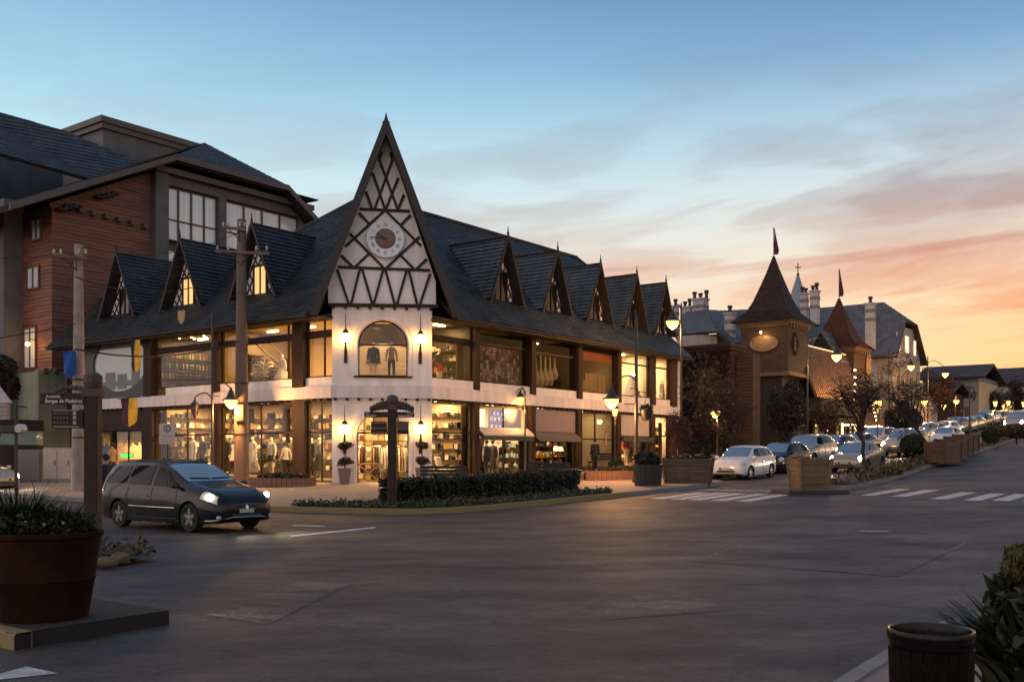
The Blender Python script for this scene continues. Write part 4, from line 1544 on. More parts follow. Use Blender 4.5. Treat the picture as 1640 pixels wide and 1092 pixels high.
for (z0, z1) in ((12.6, 15.6), (9.2, 12.1), (6.2, 8.7)):
    f = MB(hf)
    for x in (30.0, 31.6, 33.2):
        f.box(-.25, x, z0, -.1, x + .12, z1)
    f.box(-.25, 30, z0, -.12, 34, z0 + .1); f.box(-.25, 30, (z0 * .55 + z1 * .45), -.12, 34, (z0 * .55 + z1 * .45) + .1); f.box(-.25, 30, z1 - .1, -.12, 34, z1)
    o = f.build('window', M_BRF, HOT)
    for x in (30.1, 31.7):
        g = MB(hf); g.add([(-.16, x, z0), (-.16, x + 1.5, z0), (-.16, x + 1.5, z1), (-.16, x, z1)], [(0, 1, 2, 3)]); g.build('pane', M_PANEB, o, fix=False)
# roofs
HP = (11.85, 27.7, 22.35)
rp = [[(-2.6, 24.5, 14.9), (7.5, 24.5, 19.95), HP, (11.85, 45, 22.35), (-2.6, 45, 14.9)],
      [(7.5, 24.5, 19.95), (16.2, 24.5, 19.95), HP],
      [(16.2, 24.5, 19.95), (19.2, 24.5, 18.0), (20.5, 45, 17.5), (11.85, 45, 22.35), HP]]
def split_tri(p):
    return [[p[0], p[i], p[i + 1]] for i in range(1, len(p) - 1)]
roof_part('roof', [fm(rp[0], hf), fm(rp[1], hf)] + split_tri(fm(rp[2], hf)), HOT, M_HROOF, thick=.25, row=.28, wid=.6, lift=.03, seed=21)
mb = MB(hf)
mb.prism([(-2.65, 24.42, 14.62), (7.5, 24.42, 19.65), (7.5, 24.42, 20.02), (-2.65, 24.42, 14.98)], (0, .1, 0))
mb.box(7.5, 24.40, 19.62, 16.2, 24.5, 20.0)
mb.prism([(16.2, 24.42, 19.62), (19.3, 24.42, 17.6), (19.3, 24.42, 17.98), (16.2, 24.42, 20.0)], (0, .1, 0))
mb.build('eaves_board', M_FASC, HOT)
mb = MB(hf)
mb.prism([(-2.3, 24.6, 14.75), (7.6, 24.6, 19.6), (7.6, HB, 19.6), (-2.3, HB, 14.75)], (0, 0, .06))
mb.box(7.6, 24.6, 19.55, 19, HB + .4, 19.62)
mb.build('soffit', M_SOFFIT, HOT)
for i in range(7):
    a, zz = on_b(104 + i * 20.7, 332 + i * 5.2, HB)
    b = MB(hf); b.box(a - .12, HB - .4, zz - .14, a + .12, HB, zz + .14); b.build('beam_end', M_WOODD, HOT)
for i in range(2):
    b = MB(hf)
    a0 = (.6, 2.9)[i]
    for k in range(4):
        b.box(a0 + k * .3, HB - .6 - .0 * k, 15.45 + i * 1.15 + k * .13, a0 + k * .3 + .5, HB, 15.57 + i * 1.15 + k * .13)
    b.build('eaves_bracket', M_SOFFIT, HOT)
# rear wing
rw = [at(-80, 157, 59), at(107, 211, 62.5), at(224, 260, 64.5), at(152, 289, 61.5), at(0, 246, 57.5), at(-80, 226, 55.5)]
rw = [(*ab(p.x, p.y), p.z) for p in rw]
roof_part('rear_roof', split_tri(fm(rw, hf)), HOT, M_HROOF, thick=.2, row=.30, wid=.6, lift=.03, seed=22)
mb = MB(hf)
q0 = at(-10, 330, 66); q1 = at(175, 330, 77)
aa, bb = ab(q0.x, q0.y); a2, b2 = ab(q1.x, q1.y)
mb.prism([(aa, bb, 2), (a2, b2 + 1, 2), (a2, b2 + 1, 22.4), (aa, bb, 22.3)], (0, .4, 0))
mb.build('rear_wall', M_GREYW, HOT)
mb = MB(hf)
mb.box(7.8, 33, 15, 15.5, 38, 23.3)
mb.build('penthouse', M_GREYW, HOT)
mb = MB(hf)
mb.box(7.6, 32.8, 23.3, 15.7, 38.2, 23.65)
mb.box(7.45, 32.65, 23.65, 15.85, 38.35, 24.05)
mb.build('penthouse_cornice', M_FASC, HOT)
p = hf(.2, 27.6, 8.05)
mb = MB(); mb.sphere((p[0] - .25, p[1], p[2]), .13, n=10, m=6); mb.build('wall_lamp', emat('amber_glow', (1, .48, .10), 14), HOT, smooth=True)
mb = MB(hf); mb.tube([(.5, 27.6, 8.3), (.1, 27.6, 8.35), (-.05, 27.6, 8.15)], .03, 6); mb.build('lamp_bracket', M_TIMB, HOT)
point_light('lamp', (p[0] - .6, p[1], p[2]), 25, (1, .5, .14), .1, HOT)

# low dark front left of the green wall
KIO, kf = frame_thing('shop_front', 'low dark shop front with a pale strip window beside the green wall', 'building', -3.4, 25)
mb = MB(kf); mb.box(-3.4, 25.2, .3, -.4, 25.5, 2.35); mb.box(-3.4, 25.2, 3.1, -.4, 25.6, 3.7); mb.build('wall', mat('near_black', (.018, .016, .016), .6, .2, 2), KIO)
mb = MB(kf); mb.box(-3.4, 25.25, 2.35, -.42, 25.4, 3.1); mb.build('strip_window', mat('teal_pane', (.25, .36, .34), .1, .1, 2), KIO)
mb = MB(kf); mb.box(-3.5, 25.1, .2, -.4, 25.6, .62); mb.build('plinth', M_GREYW, KIO)

# ---- red wall with turrets along the right-hand street
M_TURW = mat('turret_boards', (.060, .034, .019), .65, .25, 2, .2, 20, stretch=(.5, .5, 2), spec=.2, c2=(.098, .056, .031))
M_TURD = mat('turret_dark', (.026, .016, .012), .7, .25, 2, .2, 20, spec=.3, c2=(.045, .027, .020))
M_TROOF = mat('turret_roof', (.030, .017, .013), .65, .25, 2, spec=.2, c2=(.052, .030, .022))
M_TROOF2 = mat('turret_roof_rust', (.062, .023, .012), .65, .25, 2, spec=.2, c2=(.10, .038, .019))
M_TRIM = mat('turret_trim', (.13, .078, .045), .6, .15, 3)
M_IVY = mat('ivy_brick', (.07, .027, .018), .9, .4, 5, .5, 30, c2=(.028, .017, .011))

AT = 42.8
tb1, _ = on_a(1187, 560, AT); tb0, _ = on_a(1262, 560, AT)
TZ0 = on_a(1225, 600, AT)[1]; TZ1 = on_a(1225, 521, AT)[1]
TS = tb1 - tb0
TUR, tf = frame_thing('turret_house', 'brown boarded house with a square corner turret carrying an oval sign', 'building', AT, tb0)
def turret(par, fr, a0, b0, s, z0, z1, zap, roofm, wallm, seed):
    mb = MB(fr); mb.box(a0, b0, z0, a0 + s, b0 + s, z1); mb.build('turret_wall', M_TURD, par)
    mb = MB(fr)
    z = z0 + .05
    while z < z1 - .1:
        for i in range(2):
            if i == 0:
                mb.prism([(a0 - .03, b0 - .02, z), (a0 - .008, b0 - .02, z + .2), (a0 + .005, b0 - .02, z + .2), (a0 + .005, b0 - .02, z)], (0, s + .04, 0))
            else:
                mb.prism([(a0 - .02, b0 - .03, z), (a0 - .02, b0 - .008, z + .2), (a0 - .02, b0 + .005, z + .2), (a0 - .02, b0 + .005, z)], (s + .04, 0, 0))
        z += .215
    mb.build('turret_boards', wallm, par, kind='stuff')
    for zz, e, h in ((z0 - .12, .22, .14), (z0 + .02, .12, .16), (z1 - .10, .12, .14), (z1 + .06, .24, .12), (z1 + .20, .34, .1)):
        mb = MB(fr); mb.box(a0 - e, b0 - e, zz, a0 + s + e, b0 + s + e, zz + h); mb.build('moulding', M_TRIM, par)
    mb = MB(fr)
    for k in range(7):
        mb.box(a0 + .1 + k * (s - .3) / 6, b0 - .22, z1 + .06 - .28, a0 + .24 + k * (s - .3) / 6, b0 - .1, z1 + .055)
    mb.build('dentils', M_TRIM, par)
    ca, cb = a0 + s / 2, b0 + s / 2
    H = zap - z1 - .3
    prof = [(s / 2 + .62, 0), (s / 2 * .86, .16), (s / 2 * .66, .30), (s / 2 * .44, .52), (s / 2 * .2, .78), (.05, 1.0)]
    mb = MB(fr)
    sm = MB()
    for (r0, t0), (r1, t1) in zip(prof, prof[1:]):
        zz0, zz1 = z1 + .3 + t0 * H, z1 + .3 + t1 * H
        for k in range(4):
            c, d = [(-1, -1), (1, -1), (1, 1), (-1, 1)][k], [(1, -1), (1, 1), (-1, 1), (-1, -1)][k]
            P = [fr(ca + c[0] * r0, cb + c[1] * r0, zz0), fr(ca + d[0] * r0, cb + d[1] * r0, zz0), fr(ca + d[0] * r1, cb + d[1] * r1, zz1), fr(ca + c[0] * r1, cb + c[1] * r1, zz1)]
            shingles(sm, P, .22, .4, .03, seed + k)
    mb.lathe([(r * math.sqrt(2), z1 + .3 + t * H) for r, t in prof], 4, (ca, cb, 0), ph=PI / 4)
    o = mb.build('turret_roof', roofm, par)
    sm.build('shingles', roofm, o, fix=False, kind='stuff')
    return ca, cb


TZA = 1.75 + (730 - 411) / F * (W(AT + TS / 2, tb0 + TS / 2).y)
ca, cb = turret(TUR, tf, AT, tb0, TS, TZ0, TZ1, TZA, M_TROOF, M_TURW, 31)
def pennant(ca, cb, z, h, label, m):
    p = W(ca, cb, z)
    t = thing('pennant', label, 'flag', p, ROT - PI / 2)
    mb = MB(); mb.tube([(0, 0, -.25), (0, 0, h)], .035, 6); mb.build('pole', M_TURD, t)
    mb = MB()
    n = 8
    rows = []
    for i in range(n + 1):
        s = i / n
        w = .42 * s ** .8 if s < .8 else .42 * (1 - (s - .8) * 1.5)
        rows.append([(.03 + w * k / 3, .05 * math.sin(s * 5 + k), h * (1 - s * .94)) for k in range(4)])
    mb.grid(rows)
    mb.build('cloth', m, t, fix=False)
pennant(ca, cb, TZA, 2.25, 'dark red pennant flag on the brown turret with the oval sign', mat('flag_red', (.06, .012, .016), .8, .2, 3))
# oval sign with its own lamp
ob, oz = on_a(1223.5, 549.5, AT - .06)
mb = MB(tf); mb.lathe([(0, -.05), (.46, -.05), (.5, 0), (.5, .04), (0, .04)], 32, axis='x', cap=False)
SGN = thing('oval_sign', 'blank bronze oval sign on the turret front', 'sign', W(AT - .06, ob, oz), ROT)
mb = MB(); mb.lathe([(0, -.02), (.88, -.02), (.9, -.07), (.97, -.09), (1.02, -.06), (1.02, .05), (0, .05)], 40, axis='x', cap=False)
o = mb.build('panel', mat('bronze_sign', (.20, .12, .06), .45, .2, 3), SGN, smooth=30)
o.scale = (1, 1.12, .62)
mb = MB(); mb.tube([(.05, .75, 1.1), (-.55, .1, .85), (-.6, .0, .80)], .03, 6); mb.tube([(.05, -.85, 1.15), (-.55, -.1, .85)], .03, 6); mb.build('lamp_arm', M_TURD, SGN)
mb = MB(); mb.sphere((-.6, 0, .76), .09, n=8, m=6); mb.build('lamp', emat('lamp_warm', 0, 0), SGN)
point_light('lamp', (-.62, 0, .62), 34, (1, .62, .2), .06, SGN)
# diamond sign on the street face
da, dz = on_b(1274, 551, tb0 - .08)
DSG = thing('diamond_sign', 'pale diamond sign on the street side of the turret', 'sign', W(da, tb0 - .08, dz), ROT)
mb = MB(); mb.prism([(0, 0, -.85), (.62, 0, 0), (0, 0, .85), (-.62, 0, 0)], (0, .06, 0)); mb.build('panel', M_TRIM, DSG)
mb = MB()
for p, q in (((0, -.85), (.62, 0)), ((.62, 0), (0, .85)), ((0, .85), (-.62, 0)), ((-.62, 0), (0, -.85))):
    mb.beam((p[0], -.02, p[1]), (q[0], -.02, q[1]), .06, .08, up=(0, 1, 0))
mb.build('frame', M_TURD, DSG)
mb = MB()
for s in (-1, 1):
    mb.tube([(s * .30 * math.sin(t), -.03, .05 + .3 * s * math.cos(t) * .9) for t in np.linspace(.4, 2.8, 9)], .035, 5)
mb.build('emblem', M_TURD, DSG)
# body under and between the turrets
A2 = on_b(1366, 620, 0)[0]
mb = MB(tf)
mb.box(AT + .1, tb0 + .5, .5, AT + TS, tb0 + TS + 3, TZ0 - .05)
mb.box(AT + TS, .6, .8, A2, 9, 8.4)
mb.build('wall', M_TURD, TUR)
mb = MB(tf)
SLP = []
zt_ = 10.4
nR = 26
a0, a1 = AT + TS + .05, A2 - .1
for k in range(nR):
    x = a0 + (a1 - a0) * k / (nR - 1)
    mb.beam((x, -.9, 6.3), (x, .6, zt_), .10, .07, up=(0, 1, 0))
mb.prism([(a0, -.88, 6.3), (a0, .62, zt_), (a0, .76, zt_), (a0, -.70, 6.3)], (a1 - a0, 0, 0))
mb.build('slanted_front', mat('bronze_boards', (.17, .085, .04), .5, .25, 1.5, c2=(.24, .125, .062)), TUR)
mb = MB(tf); mb.tube([(a0, .6, zt_ + .08), (a1, .6, zt_ + .08)], .05, 6); mb.build('light_line', emat('amber_dim', (1, .62, .3), .9), TUR)
mb = MB(tf); mb.box(a0, -1.15, 5.0, a1, .6, 6.25); mb.build('canopy', M_TURD, TUR)
mb = MB(tf); mb.box(a0, -1.8, 4.6, a1 + 3, -.2, 4.75); mb.box(a0, -2.1, 4.35, a1 + 2, -1.7, 4.62); mb.build('lower_canopy', M_TURW, TUR)
# lit shop front below
zf = gab(50, 0) + .15
for k, (p0, p1) in enumerate(((1303, 1321), (1325, 1345), (1350, 1366), (1376, 1394))):
    a0_, a1_ = on_b(p0, 680, .1)[0], on_b(p1, 680, .1)[0]
    f = MB(tf)
    for x in (a0_, (a0_ + a1_) / 2, a1_):
        f.box(x - .07, .0, zf, x + .07, .2, 4.6)
    f.box(a0_, .0, zf + .4, a1_, .2, zf + .55); f.box(a0_, .0, 3.9, a1_, .2, 4.05)
    o = f.build('shop_window', M_TURD, TUR)
    g = MB(tf); g.add([(a0_, .1, zf), (a1_, .1, zf), (a1_, .1, 4.6), (a0_, .1, 4.6)], [(0, 1, 2, 3)]); g.build('pane', mat('lit_pane_%d' % (k % 2), (.30, .19, .08) if k % 2 else (.42, .28, .12), .15, .4, 2.2, c2=(.10, .06, .03)), o, fix=False)
    f = MB(tf)
    f.box(a1_ + .1, -.12, zf, a1_ + .26, .05, 4.5)
    f.box(a0_, -.12, zf + .30, a1_, -.05, zf + .42)
    f.build('light_strip', emat('strip_warm', (1, .70, .28), 2.6), TUR)
area_light('shop_light', tf(AT + 7, -1.0, 4.3), (9, .5), 130, (1, .66, .28), TUR)
area_light('canopy_light', tf(AT + 8, -1.4, 6.3), (9, .2), 240, (1, .55, .2), TUR, rot=(PI * .9, 0, 0))
STR = thing('light_string', 'upright string of small warm bulbs beside the second turret', 'string lights', W(A2 - 2.6, -1.0, 6.3), ROT)
mb = MB(); mb.tube([(0, 0, 0), (0, 0, 2.9)], .02, 5); mb.build('cable', M_TURD, STR)
bu = MB(); bu.sphere((0, 0, 0), .11, n=8, m=6); bum = bu.mesh('bulb', emat('bulb', (1, .74, .40), 8))
for k in range(5):
    o = link('bulb', bum, STR); o.location = (0, 0, .2 + k * .6)
for lb, pts_ in (('string of small warm bulbs along the lower canopy edge of the bronze front', [(x_, -2.16, 4.36 - .12 * abs(math.sin((x_ - A2) * .55))) for x_ in np.linspace(AT + TS + .5, A2 + 1.6, 18)]),
                 ('short hanging string of bulbs below the second turret', [(A2 + 1.2 + .28 * k_, -1.2, 6.6 - .33 * k_) for k_ in range(9)])):
    o_ = pts_[len(pts_) // 2]
    t_l = thing('light_string', lb, 'string lights', W(*o_), ROT)
    q_ = [(x_ - o_[0], y_ - o_[1], z_ - o_[2]) for x_, y_, z_ in pts_]
    mb = MB(); mb.tube(q_, .015, 4); mb.build('cable', M_TURD, t_l)
    for c_ in q_:
        o = link('bulb', bum, t_l); o.location = (c_[0], c_[1], c_[2] - .07); o.scale = (.7, .7, .7)
# second turret: own house
S2_ = 3.75
T2, t2f = frame_thing('turret_house', 'house with the rust coloured turret roof past the slanted bronze front', 'building', A2, 0)
mb = MB(t2f); mb.box(A2 + .05, .2, 1.5, A2 + 8, 8, 8.0); mb.build('wall', M_TURD, T2)
z0_, z1_ = on_b(1380, 655, 0)[1], on_b(1372, 562, 0)[1]
zap = 1.75 + (730 - 478) / F * (W(A2 + S2_ / 2, S2_ / 2).y)
ca, cb = turret(T2, t2f, A2, -.05, S2_, z0_, z1_, zap, M_TROOF2, M_TURW, 41)
pennant(ca, cb, zap, 2.6, 'dark pennant flag on the rust coloured turret roof', mat('flag_red', 0, 0))
a_, z_ = on_b(1390, 588, -.1)
EMB = thing('emblem_sign', 'round gilded emblem on the side of the rust roofed turret', 'sign', W(a_, -.16, z_), ROT)
mb = MB()
for r in (.5, .85):
    mb.tube([(r * math.cos(t) * .62, 0, r * math.sin(t) * 1.5) for t in np.linspace(0, 2 * PI, 24)], .07, 6, cap=False)
mb.tube([(-.15, 0, -.5), (.12, 0, -.2), (-.12, 0, .15), (.15, 0, .5)], .09, 6)
mb.build('relief', mat('gilt', (.42, .26, .10), .45, .2, 4), EMB)
point_light('lamp', (0, -1.0, -1.6), 45, (1, .62, .22), .1, EMB)

# ivy covered brick house left of the turret
AI = 33.5
ib1, iz = on_a(1096, 555, AI); ib0, _ = on_a(1168, 555, AI)
IVY, vf = frame_thing('brick_house', 'dark red flat topped house half hidden by trees beyond the arcade', 'building', AI, ib0)
mb = MB(vf); mb.box(AI, ib0, .5, AI + 2.2, ib1 + 6, iz - .4); mb.build('wall', M_IVY, IVY)
mb = MB(vf)
for (r0, r1) in ((.15, .0), (.28, .2)):
    mb.box(AI - r0, ib0 - r0, iz - .4 + r1, AI + 2.4, ib1 + 6, iz - .2 + r1)
mb.build('parapet', M_TURD, IVY)
for q0, q1, q2 in ((1.0, 1.9, 3.4), (3.2, 5.0, 3.2)):
    mb = MB(vf); mb.box(AI - .04, ib0 + q0, 1.2, AI + .02, ib0 + q1, q2); mb.build('door', mat('door_dark', (.02, .015, .012), .5, .2, 3), IVY)
vp = np.stack([np.full(2600, AI - .06) + rng.normal(size=2600) * .09, rng.uniform(ib0 - .1, ib1 + 1.5, 2600), 1.75 + (rng.random(2600) ** .8) * (iz - 2.2)], 1)
vp = np.array([vf(*q) for q in vp])
link('ivy', leaves_mesh('ivy', vp, .26, leaf_mat('ivy_leaf', (.055, .016, .010), (.020, .012, .008)), .8), IVY, 'stuff')
mb = MB(vf); mb.box(AI + 1.0, ib0 - 1.25, .8, AI + 2.2, ib0 - .05, 8.6); mb.build('side_wing', M_TURD, IVY)
z = 2.2
mb = MB(vf)
while z < 8.4:
    mb.prism([(AI + .93, ib0 - 1.27, z), (AI + .98, ib0 - 1.27, z + .2), (AI + 1.01, ib0 - 1.27, z + .2), (AI + 1.01, ib0 - 1.27, z)], (0, 1.2, 0)); z += .22
mb.build('clapboards', M_TURW, IVY, kind='stuff')

# ---- grey roofed mansion with many chimneys
M_MROOF = mat('mansion_slate', (.085, .085, .095), .55, .2, 1.4, .2, 20, c2=(.135, .135, .145))
M_MWALL = mat('mansion_wall', (.34, .30, .27), .8, .1, 1, .1, 30, c2=(.42, .38, .34), streak=.2)
MAN, mf = frame_thing('mansion', 'large grey slate roofed mansion with banded chimneys behind the turrets', 'building', 69.4, 0)
AR = 74.0
bR, zR = on_a(1415, 484, AR)
bL = on_a(1240, 498, AR)[0]
zEv = 11.2
A0m, A1m = 69.0, 79.4
mb = MB(mf)
mb.box(A0m + .4, .0, 3.0, A1m - .4, bL + 4, 11.4)
mb.prism([(A0m + .4, .0, 11.4), (A1m - .4, .0, 11.4), (76.2, 0.0, 14.45), (72.0, .0, 14.45)], (0, .4, 0))
mb.build('wall', M_MWALL, MAN)
zk = 14.9
fr_ = [(A0m - .3, -.6, 11.2), (A0m - .3, bL + 4, 11.2), (AR, bL + 4, zR), (AR, bR, zR), (AR - (zR - zk) / (zR - 11.2) * (AR - A0m + .3), -.5, zk)]
fr2 = [(A1m + .3, -.6, 11.2), (A1m + .3, bL + 4, 11.2), (AR, bL + 4, zR), (AR, bR, zR), (AR + (zR - zk) / (zR - 11.2) * (A1m + .3 - AR), -.5, zk)]
fr3 = [fr_[4], (AR, bR, zR), fr2[4]]
roof_part('roof', [fm(fr_, mf), fm(fr2, mf), fm(fr3, mf)], MAN, M_MROOF, thick=.2, row=.3, wid=.6, lift=.03, seed=51)
for k, (x0, x1, z0, z1) in enumerate(((70.6, 71.6, 11.9, 13.6), (73.2, 74.6, 11.9, 13.6), (76.2, 77.2, 11.9, 13.4), (70.4, 71.6, 8.0, 10.2), (73.2, 74.6, 8.0, 10.2), (76.4, 77.8, 8.0, 10.2), (70.4, 71.6, 5.2, 7.2), (73.2, 74.6, 5.2, 7.2), (76.4, 77.8, 5.2, 7.2))):
    f = MB(mf)
    f.box(x0 - .1, -.1, z0 - .1, x1 + .1, -.02, z0); f.box(x0 - .1, -.1, z1, x1 + .1, -.02, z1 + .1)
    f.box(x0 - .1, -.1, z0, x0, -.02, z1); f.box(x1, -.1, z0, x1 + .1, -.02, z1)
    o = f.build('window', M_WHITE, MAN)
    g = MB(mf); g.add([(x0, -.04, z0), (x1, -.04, z0), (x1, -.04, z1), (x0, -.04, z1)], [(0, 1, 2, 3)])
    g.build('pane', emat('lit_pale', (1, .84, .58), .75) if k < 3 else mat('dark_pane', 0, 0), o, fix=False)
# lower front block with the rounded grey roof
mb = MB(mf); mb.box(62.5, 1.2, 2.5, 69.3, 12, 8.2); mb.build('front_block', M_TURD, MAN)
mb = MB(mf)
rows = []
for i in range(9):
    t = i / 8 * PI / 2
    rows.append([(62.4, 1.0 + 2.2 * (1 - math.cos(t)), 8.2 + 3.9 * math.sin(t)), (69.2, 1.0 + 2.2 * (1 - math.cos(t)), 8.2 + 3.9 * math.sin(t))])
mb.grid(rows)
mb.box(62.6, 3.2, 8.0, 69.1, 12, 12.05)
mb.add([(62.4, 1.0, 8.2)] + [(62.4, 1.0 + 2.2 * (1 - math.cos(i / 8 * PI / 2)), 8.2 + 3.9 * math.sin(i / 8 * PI / 2)) for i in range(1, 9)] + [(62.4, 3.2, 8.2)], [tuple(range(10))])
mb.build('rounded_roof', mat('zinc', (.17, .18, .20), .5, .15, 1.5), MAN, fix=False)
# cross gable and hip roofs to the left
def px_roof(name, P, par, fr, m, seed):
    pts = [at(*p) for p in P]
    pts = [fr(*ab(p.x, p.y), p.z) for p in pts]
    return roof_part(name, split_tri(pts), par, m, thick=.15, row=.3, wid=.6, lift=.03, seed=seed)
px_roof('hip_roof', [(1076, 536, 84), (1149, 531, 80), (1132, 496, 86), (1100, 499, 89)], MAN, mf, M_MROOF, 52)
px_roof('hip_roof', [(1149, 531, 80), (1172, 550, 79), (1200, 548, 84), (1150, 497, 89), (1132, 496, 86)], MAN, mf, M_MROOF, 53)
px_roof('hip_roof', [(1150, 540, 86), (1300, 540, 92), (1300, 492, 99), (1140, 498, 92)], MAN, mf, M_MROOF, 54)
px_roof('hip_roof', [(1285, 560, 88), (1345, 575, 90), (1345, 522, 95), (1295, 512, 95)], MAN, mf, M_MROOF, 55)
mb = MB(mf)
for P in ([(1085, 534), (1149, 531)], [(1149, 532), (1175, 550)]):
    p0, p1 = at(*P[0], 82), at(*P[1], 81)
    q = [(*ab(p0.x, p0.y), p0.z - .2), (*ab(p1.x, p1.y), p1.z - .2)]
    mb.prism([q[0], q[1], (q[1][0], q[1][1], 4), (q[0][0], q[0][1], 4)], (1.0, .6, 0))
mb.build('rear_wall', M_MWALL, MAN)
# small dormer gable
p = at(1316, 548, 86)
a_, b_ = ab(p.x, p.y)
mb = MB(mf)
mb.prism([(a_, b_ - 1.5, p.z - 1.6), (a_, b_ + 1.5, p.z - 1.6), (a_, b_, p.z + .8)], (3, 0, 0)); mb.build('gable', M_TURD, MAN)
mb = MB(mf)
for s in (-1, 1):
    mb.prism([(a_ - .3, b_ + s * 1.8, p.z - 1.7), (a_ - .3, b_, p.z + 1.05), (a_ - .3, b_, p.z + .85), (a_ - .3, b_ + s * 1.7, p.z - 1.9)], (3.4, 0, 0))
mb.build('gable_roof', M_MROOF, MAN)
M_CH1 = mat('chimney_pale', (.42, .40, .39), .8, .12, 3)
M_CH2 = mat('chimney_dark', (.19, .16, .15), .8, .15, 3)
M_POT = mat('chimney_pot', (.035, .026, .024), .7, .2, 4)
for (px, yt, yb, w, Y, npot) in ((1082, 492, 540, 8, 92, 1), (1101, 494, 540, 15, 90, 2), (1122, 481, 536, 19, 88, 3), (1169, 504, 560, 13, 82, 1), (1288, 472, 520, 11, 96, 2), (1305, 468, 520, 12, 94, 2), (1394, 488, 560, 13, 92, 1)):
    p = at(px, yt, Y); q = at(px, yb, Y)
    a_, b_ = ab(p.x, p.y)
    s = w / F * Y / 2
    c = MB(mf)
    c.box(a_ - s, b_ - s, q.z, a_ + s, b_ + s, p.z)
    o = c.build('chimney', M_CH1, MAN)
    hgt = p.z - q.z
    for k in range(2):
        d = MB(mf); zz = p.z - .45 - k * .8; d.box(a_ - s - .03, b_ - s - .03, zz - .3, a_ + s + .03, b_ + s + .03, zz); d.build('band', M_CH2, o)
    d = MB(mf); d.box(a_ - s - .1, b_ - s - .1, p.z, a_ + s + .1, b_ + s + .1, p.z + .14); d.build('cap', M_CH1, o)
    for k in range(npot):
        x = (k - (npot - 1) / 2) * s * .85
        h = (.75, .5, .62)[(k + int(px)) % 3]
        d = MB(mf); d.lathe([(.17, 0), (.13, h * .6), (.21, h * .65), (.21, h)], 8, (a_ - x * .6, b_ + x, p.z + .12)); d.build('chimney_pot', M_POT, o)
# balcony rail at the far corner
mb = MB(mf)
for k in range(4):
    mb.tube([(79.6, -.2 - 0, 9.6 + k * .42), (86, .0, 9.2 + k * .42)], .04, 5)
for k in range(8):
    mb.tube([(79.6 + k * .9, -.1, 9.5 - k * .06), (79.6 + k * .9, -.1, 10.9 - k * .06)], .04, 5)
mb.build('balcony_rail', M_TURD, MAN)
mb = MB(mf); mb.box(79.4, .0, 3, 86, 9, 9.3); mb.build('side_wing', M_MWALL, MAN)

# church spire far behind
p = at(1278, 500, 130)
SPI = thing('church_spire', 'slender grey church spire with a cross behind the mansion roofs', 'spire', (p.x, p.y, gz(p.x, p.y)))
zb_, zt_ = p.z - gz(p.x, p.y), at(1278, 440, 130).z - gz(p.x, p.y)
mb = MB(); mb.lathe([(1.95, zb_ - 1), (1.5, zb_ + .5), (1.05, zb_ + 2), (.12, zt_)], 8); mb.build('spire_roof', mat('verdigris', (.20, .235, .26), .6, .15, 1), SPI)
mb = MB(); mb.cbox(0, 0, zb_ / 2 - .5, 3.4, 3.4, zb_ - 1); mb.build('tower', M_MWALL, SPI)
mb = MB(); mb.tube([(0, 0, zt_ - .2), (0, 0, zt_ + 1.5)], .07, 6); mb.tube([(-.4, 0, zt_ + .95), (.4, 0, zt_ + .95)], .07, 6); mb.sphere((0, 0, zt_), .2, n=8, m=6); mb.build('cross', M_POT, SPI)

# ---- houses that close the street
M_FAR1 = mat('far_grey', (.20, .175, .16), .85, .15, .6, c2=(.26, .23, .21))
M_FAR2 = mat('far_pale', (.34, .28, .23), .85, .15, .6, c2=(.42, .35, .29))
M_FROOF = mat('far_roof', (.055, .046, .046), .7, .25, .8, c2=(.085, .07, .07))
def far_house(name, label, A, p0, p1, yw, yr, depth, wm, rm, rise):
    b1, zw = on_a(p0, yw, A); b0, _ = on_a(p1, yw, A)
    zr = on_a((p0 + p1) / 2, yr, A + depth * .3)[1]
    t, f = frame_thing(name, label, 'building', A, b0)
    zg = gab(A, b0) - 1
    mb = MB(f); mb.box(A, b0, zg, A + depth, b1, zw); mb.build('wall', wm, t)
    e = .9
    sl_ = [[(A - e, b0 - e, zw - .1), (A - e, b1 + e, zw - .1), (A + depth * .4, b1 + e, zr), (A + depth * .4, b0 - e, zr)],
           [(A + depth * .4, b0 - e, zr), (A + depth * .4, b1 + e, zr), (A + depth + e, b1 + e, zw - .1), (A + depth + e, b0 - e, zw - .1)]]
    roof_part('roof', [fm(q, f) for q in sl_], t, rm, thick=.25, row=.45, wid=.9, lift=.04, seed=int(A))
    return t, f, b0, b1, zw, zg
t, f, b0, b1, zw, zg = far_house('house', 'grey house with a low roof and awning at the street bend', 104, 1478, 1566, 606, 585, 12, M_FAR1, M_FROOF, 2)
for k, (q0, q1, y0, y1) in enumerate(((1532, 1556, 618, 640), (1490, 1508, 615, 632), (1532, 1556, 652, 672))):
    c1, z1 = on_a(q0, y0, 104); c0, z0 = on_a(q1, y1, 104)
    fr = MB(f)
    for x in (c0, (c0 + c1) / 2 - .05, c1):
        fr.box(103.9, x, z0, 104.0, x + .14, z1)
    fr.box(103.9, c0, z0, 104, c1, z0 + .12); fr.box(103.9, c0, z1, 104, c1 + .14, z1 + .12)
    o = fr.build('window', M_FAR2, t)
    g = MB(f); g.add([(103.95, c0, z0), (103.95, c1, z0), (103.95, c1, z1), (103.95, c0, z1)], [(0, 1, 2, 3)]); g.build('pane', mat('dim_pane', (.10, .09, .07), .2, .2, 3), o, fix=False)
mb = MB(f); mb.box(104.3, b0 - .12, zg, 115, b0 - .02, zw - .6); mb.build('side_wall', mat('side_cream', (.62, .44, .22), .8, .1, 1), t)
area_light('shop_light', f(109, b0 - 2.2, zw - 1.0), (8, .4), 500, (1, .66, .26), t, rot=(-1.1, 0, 0))
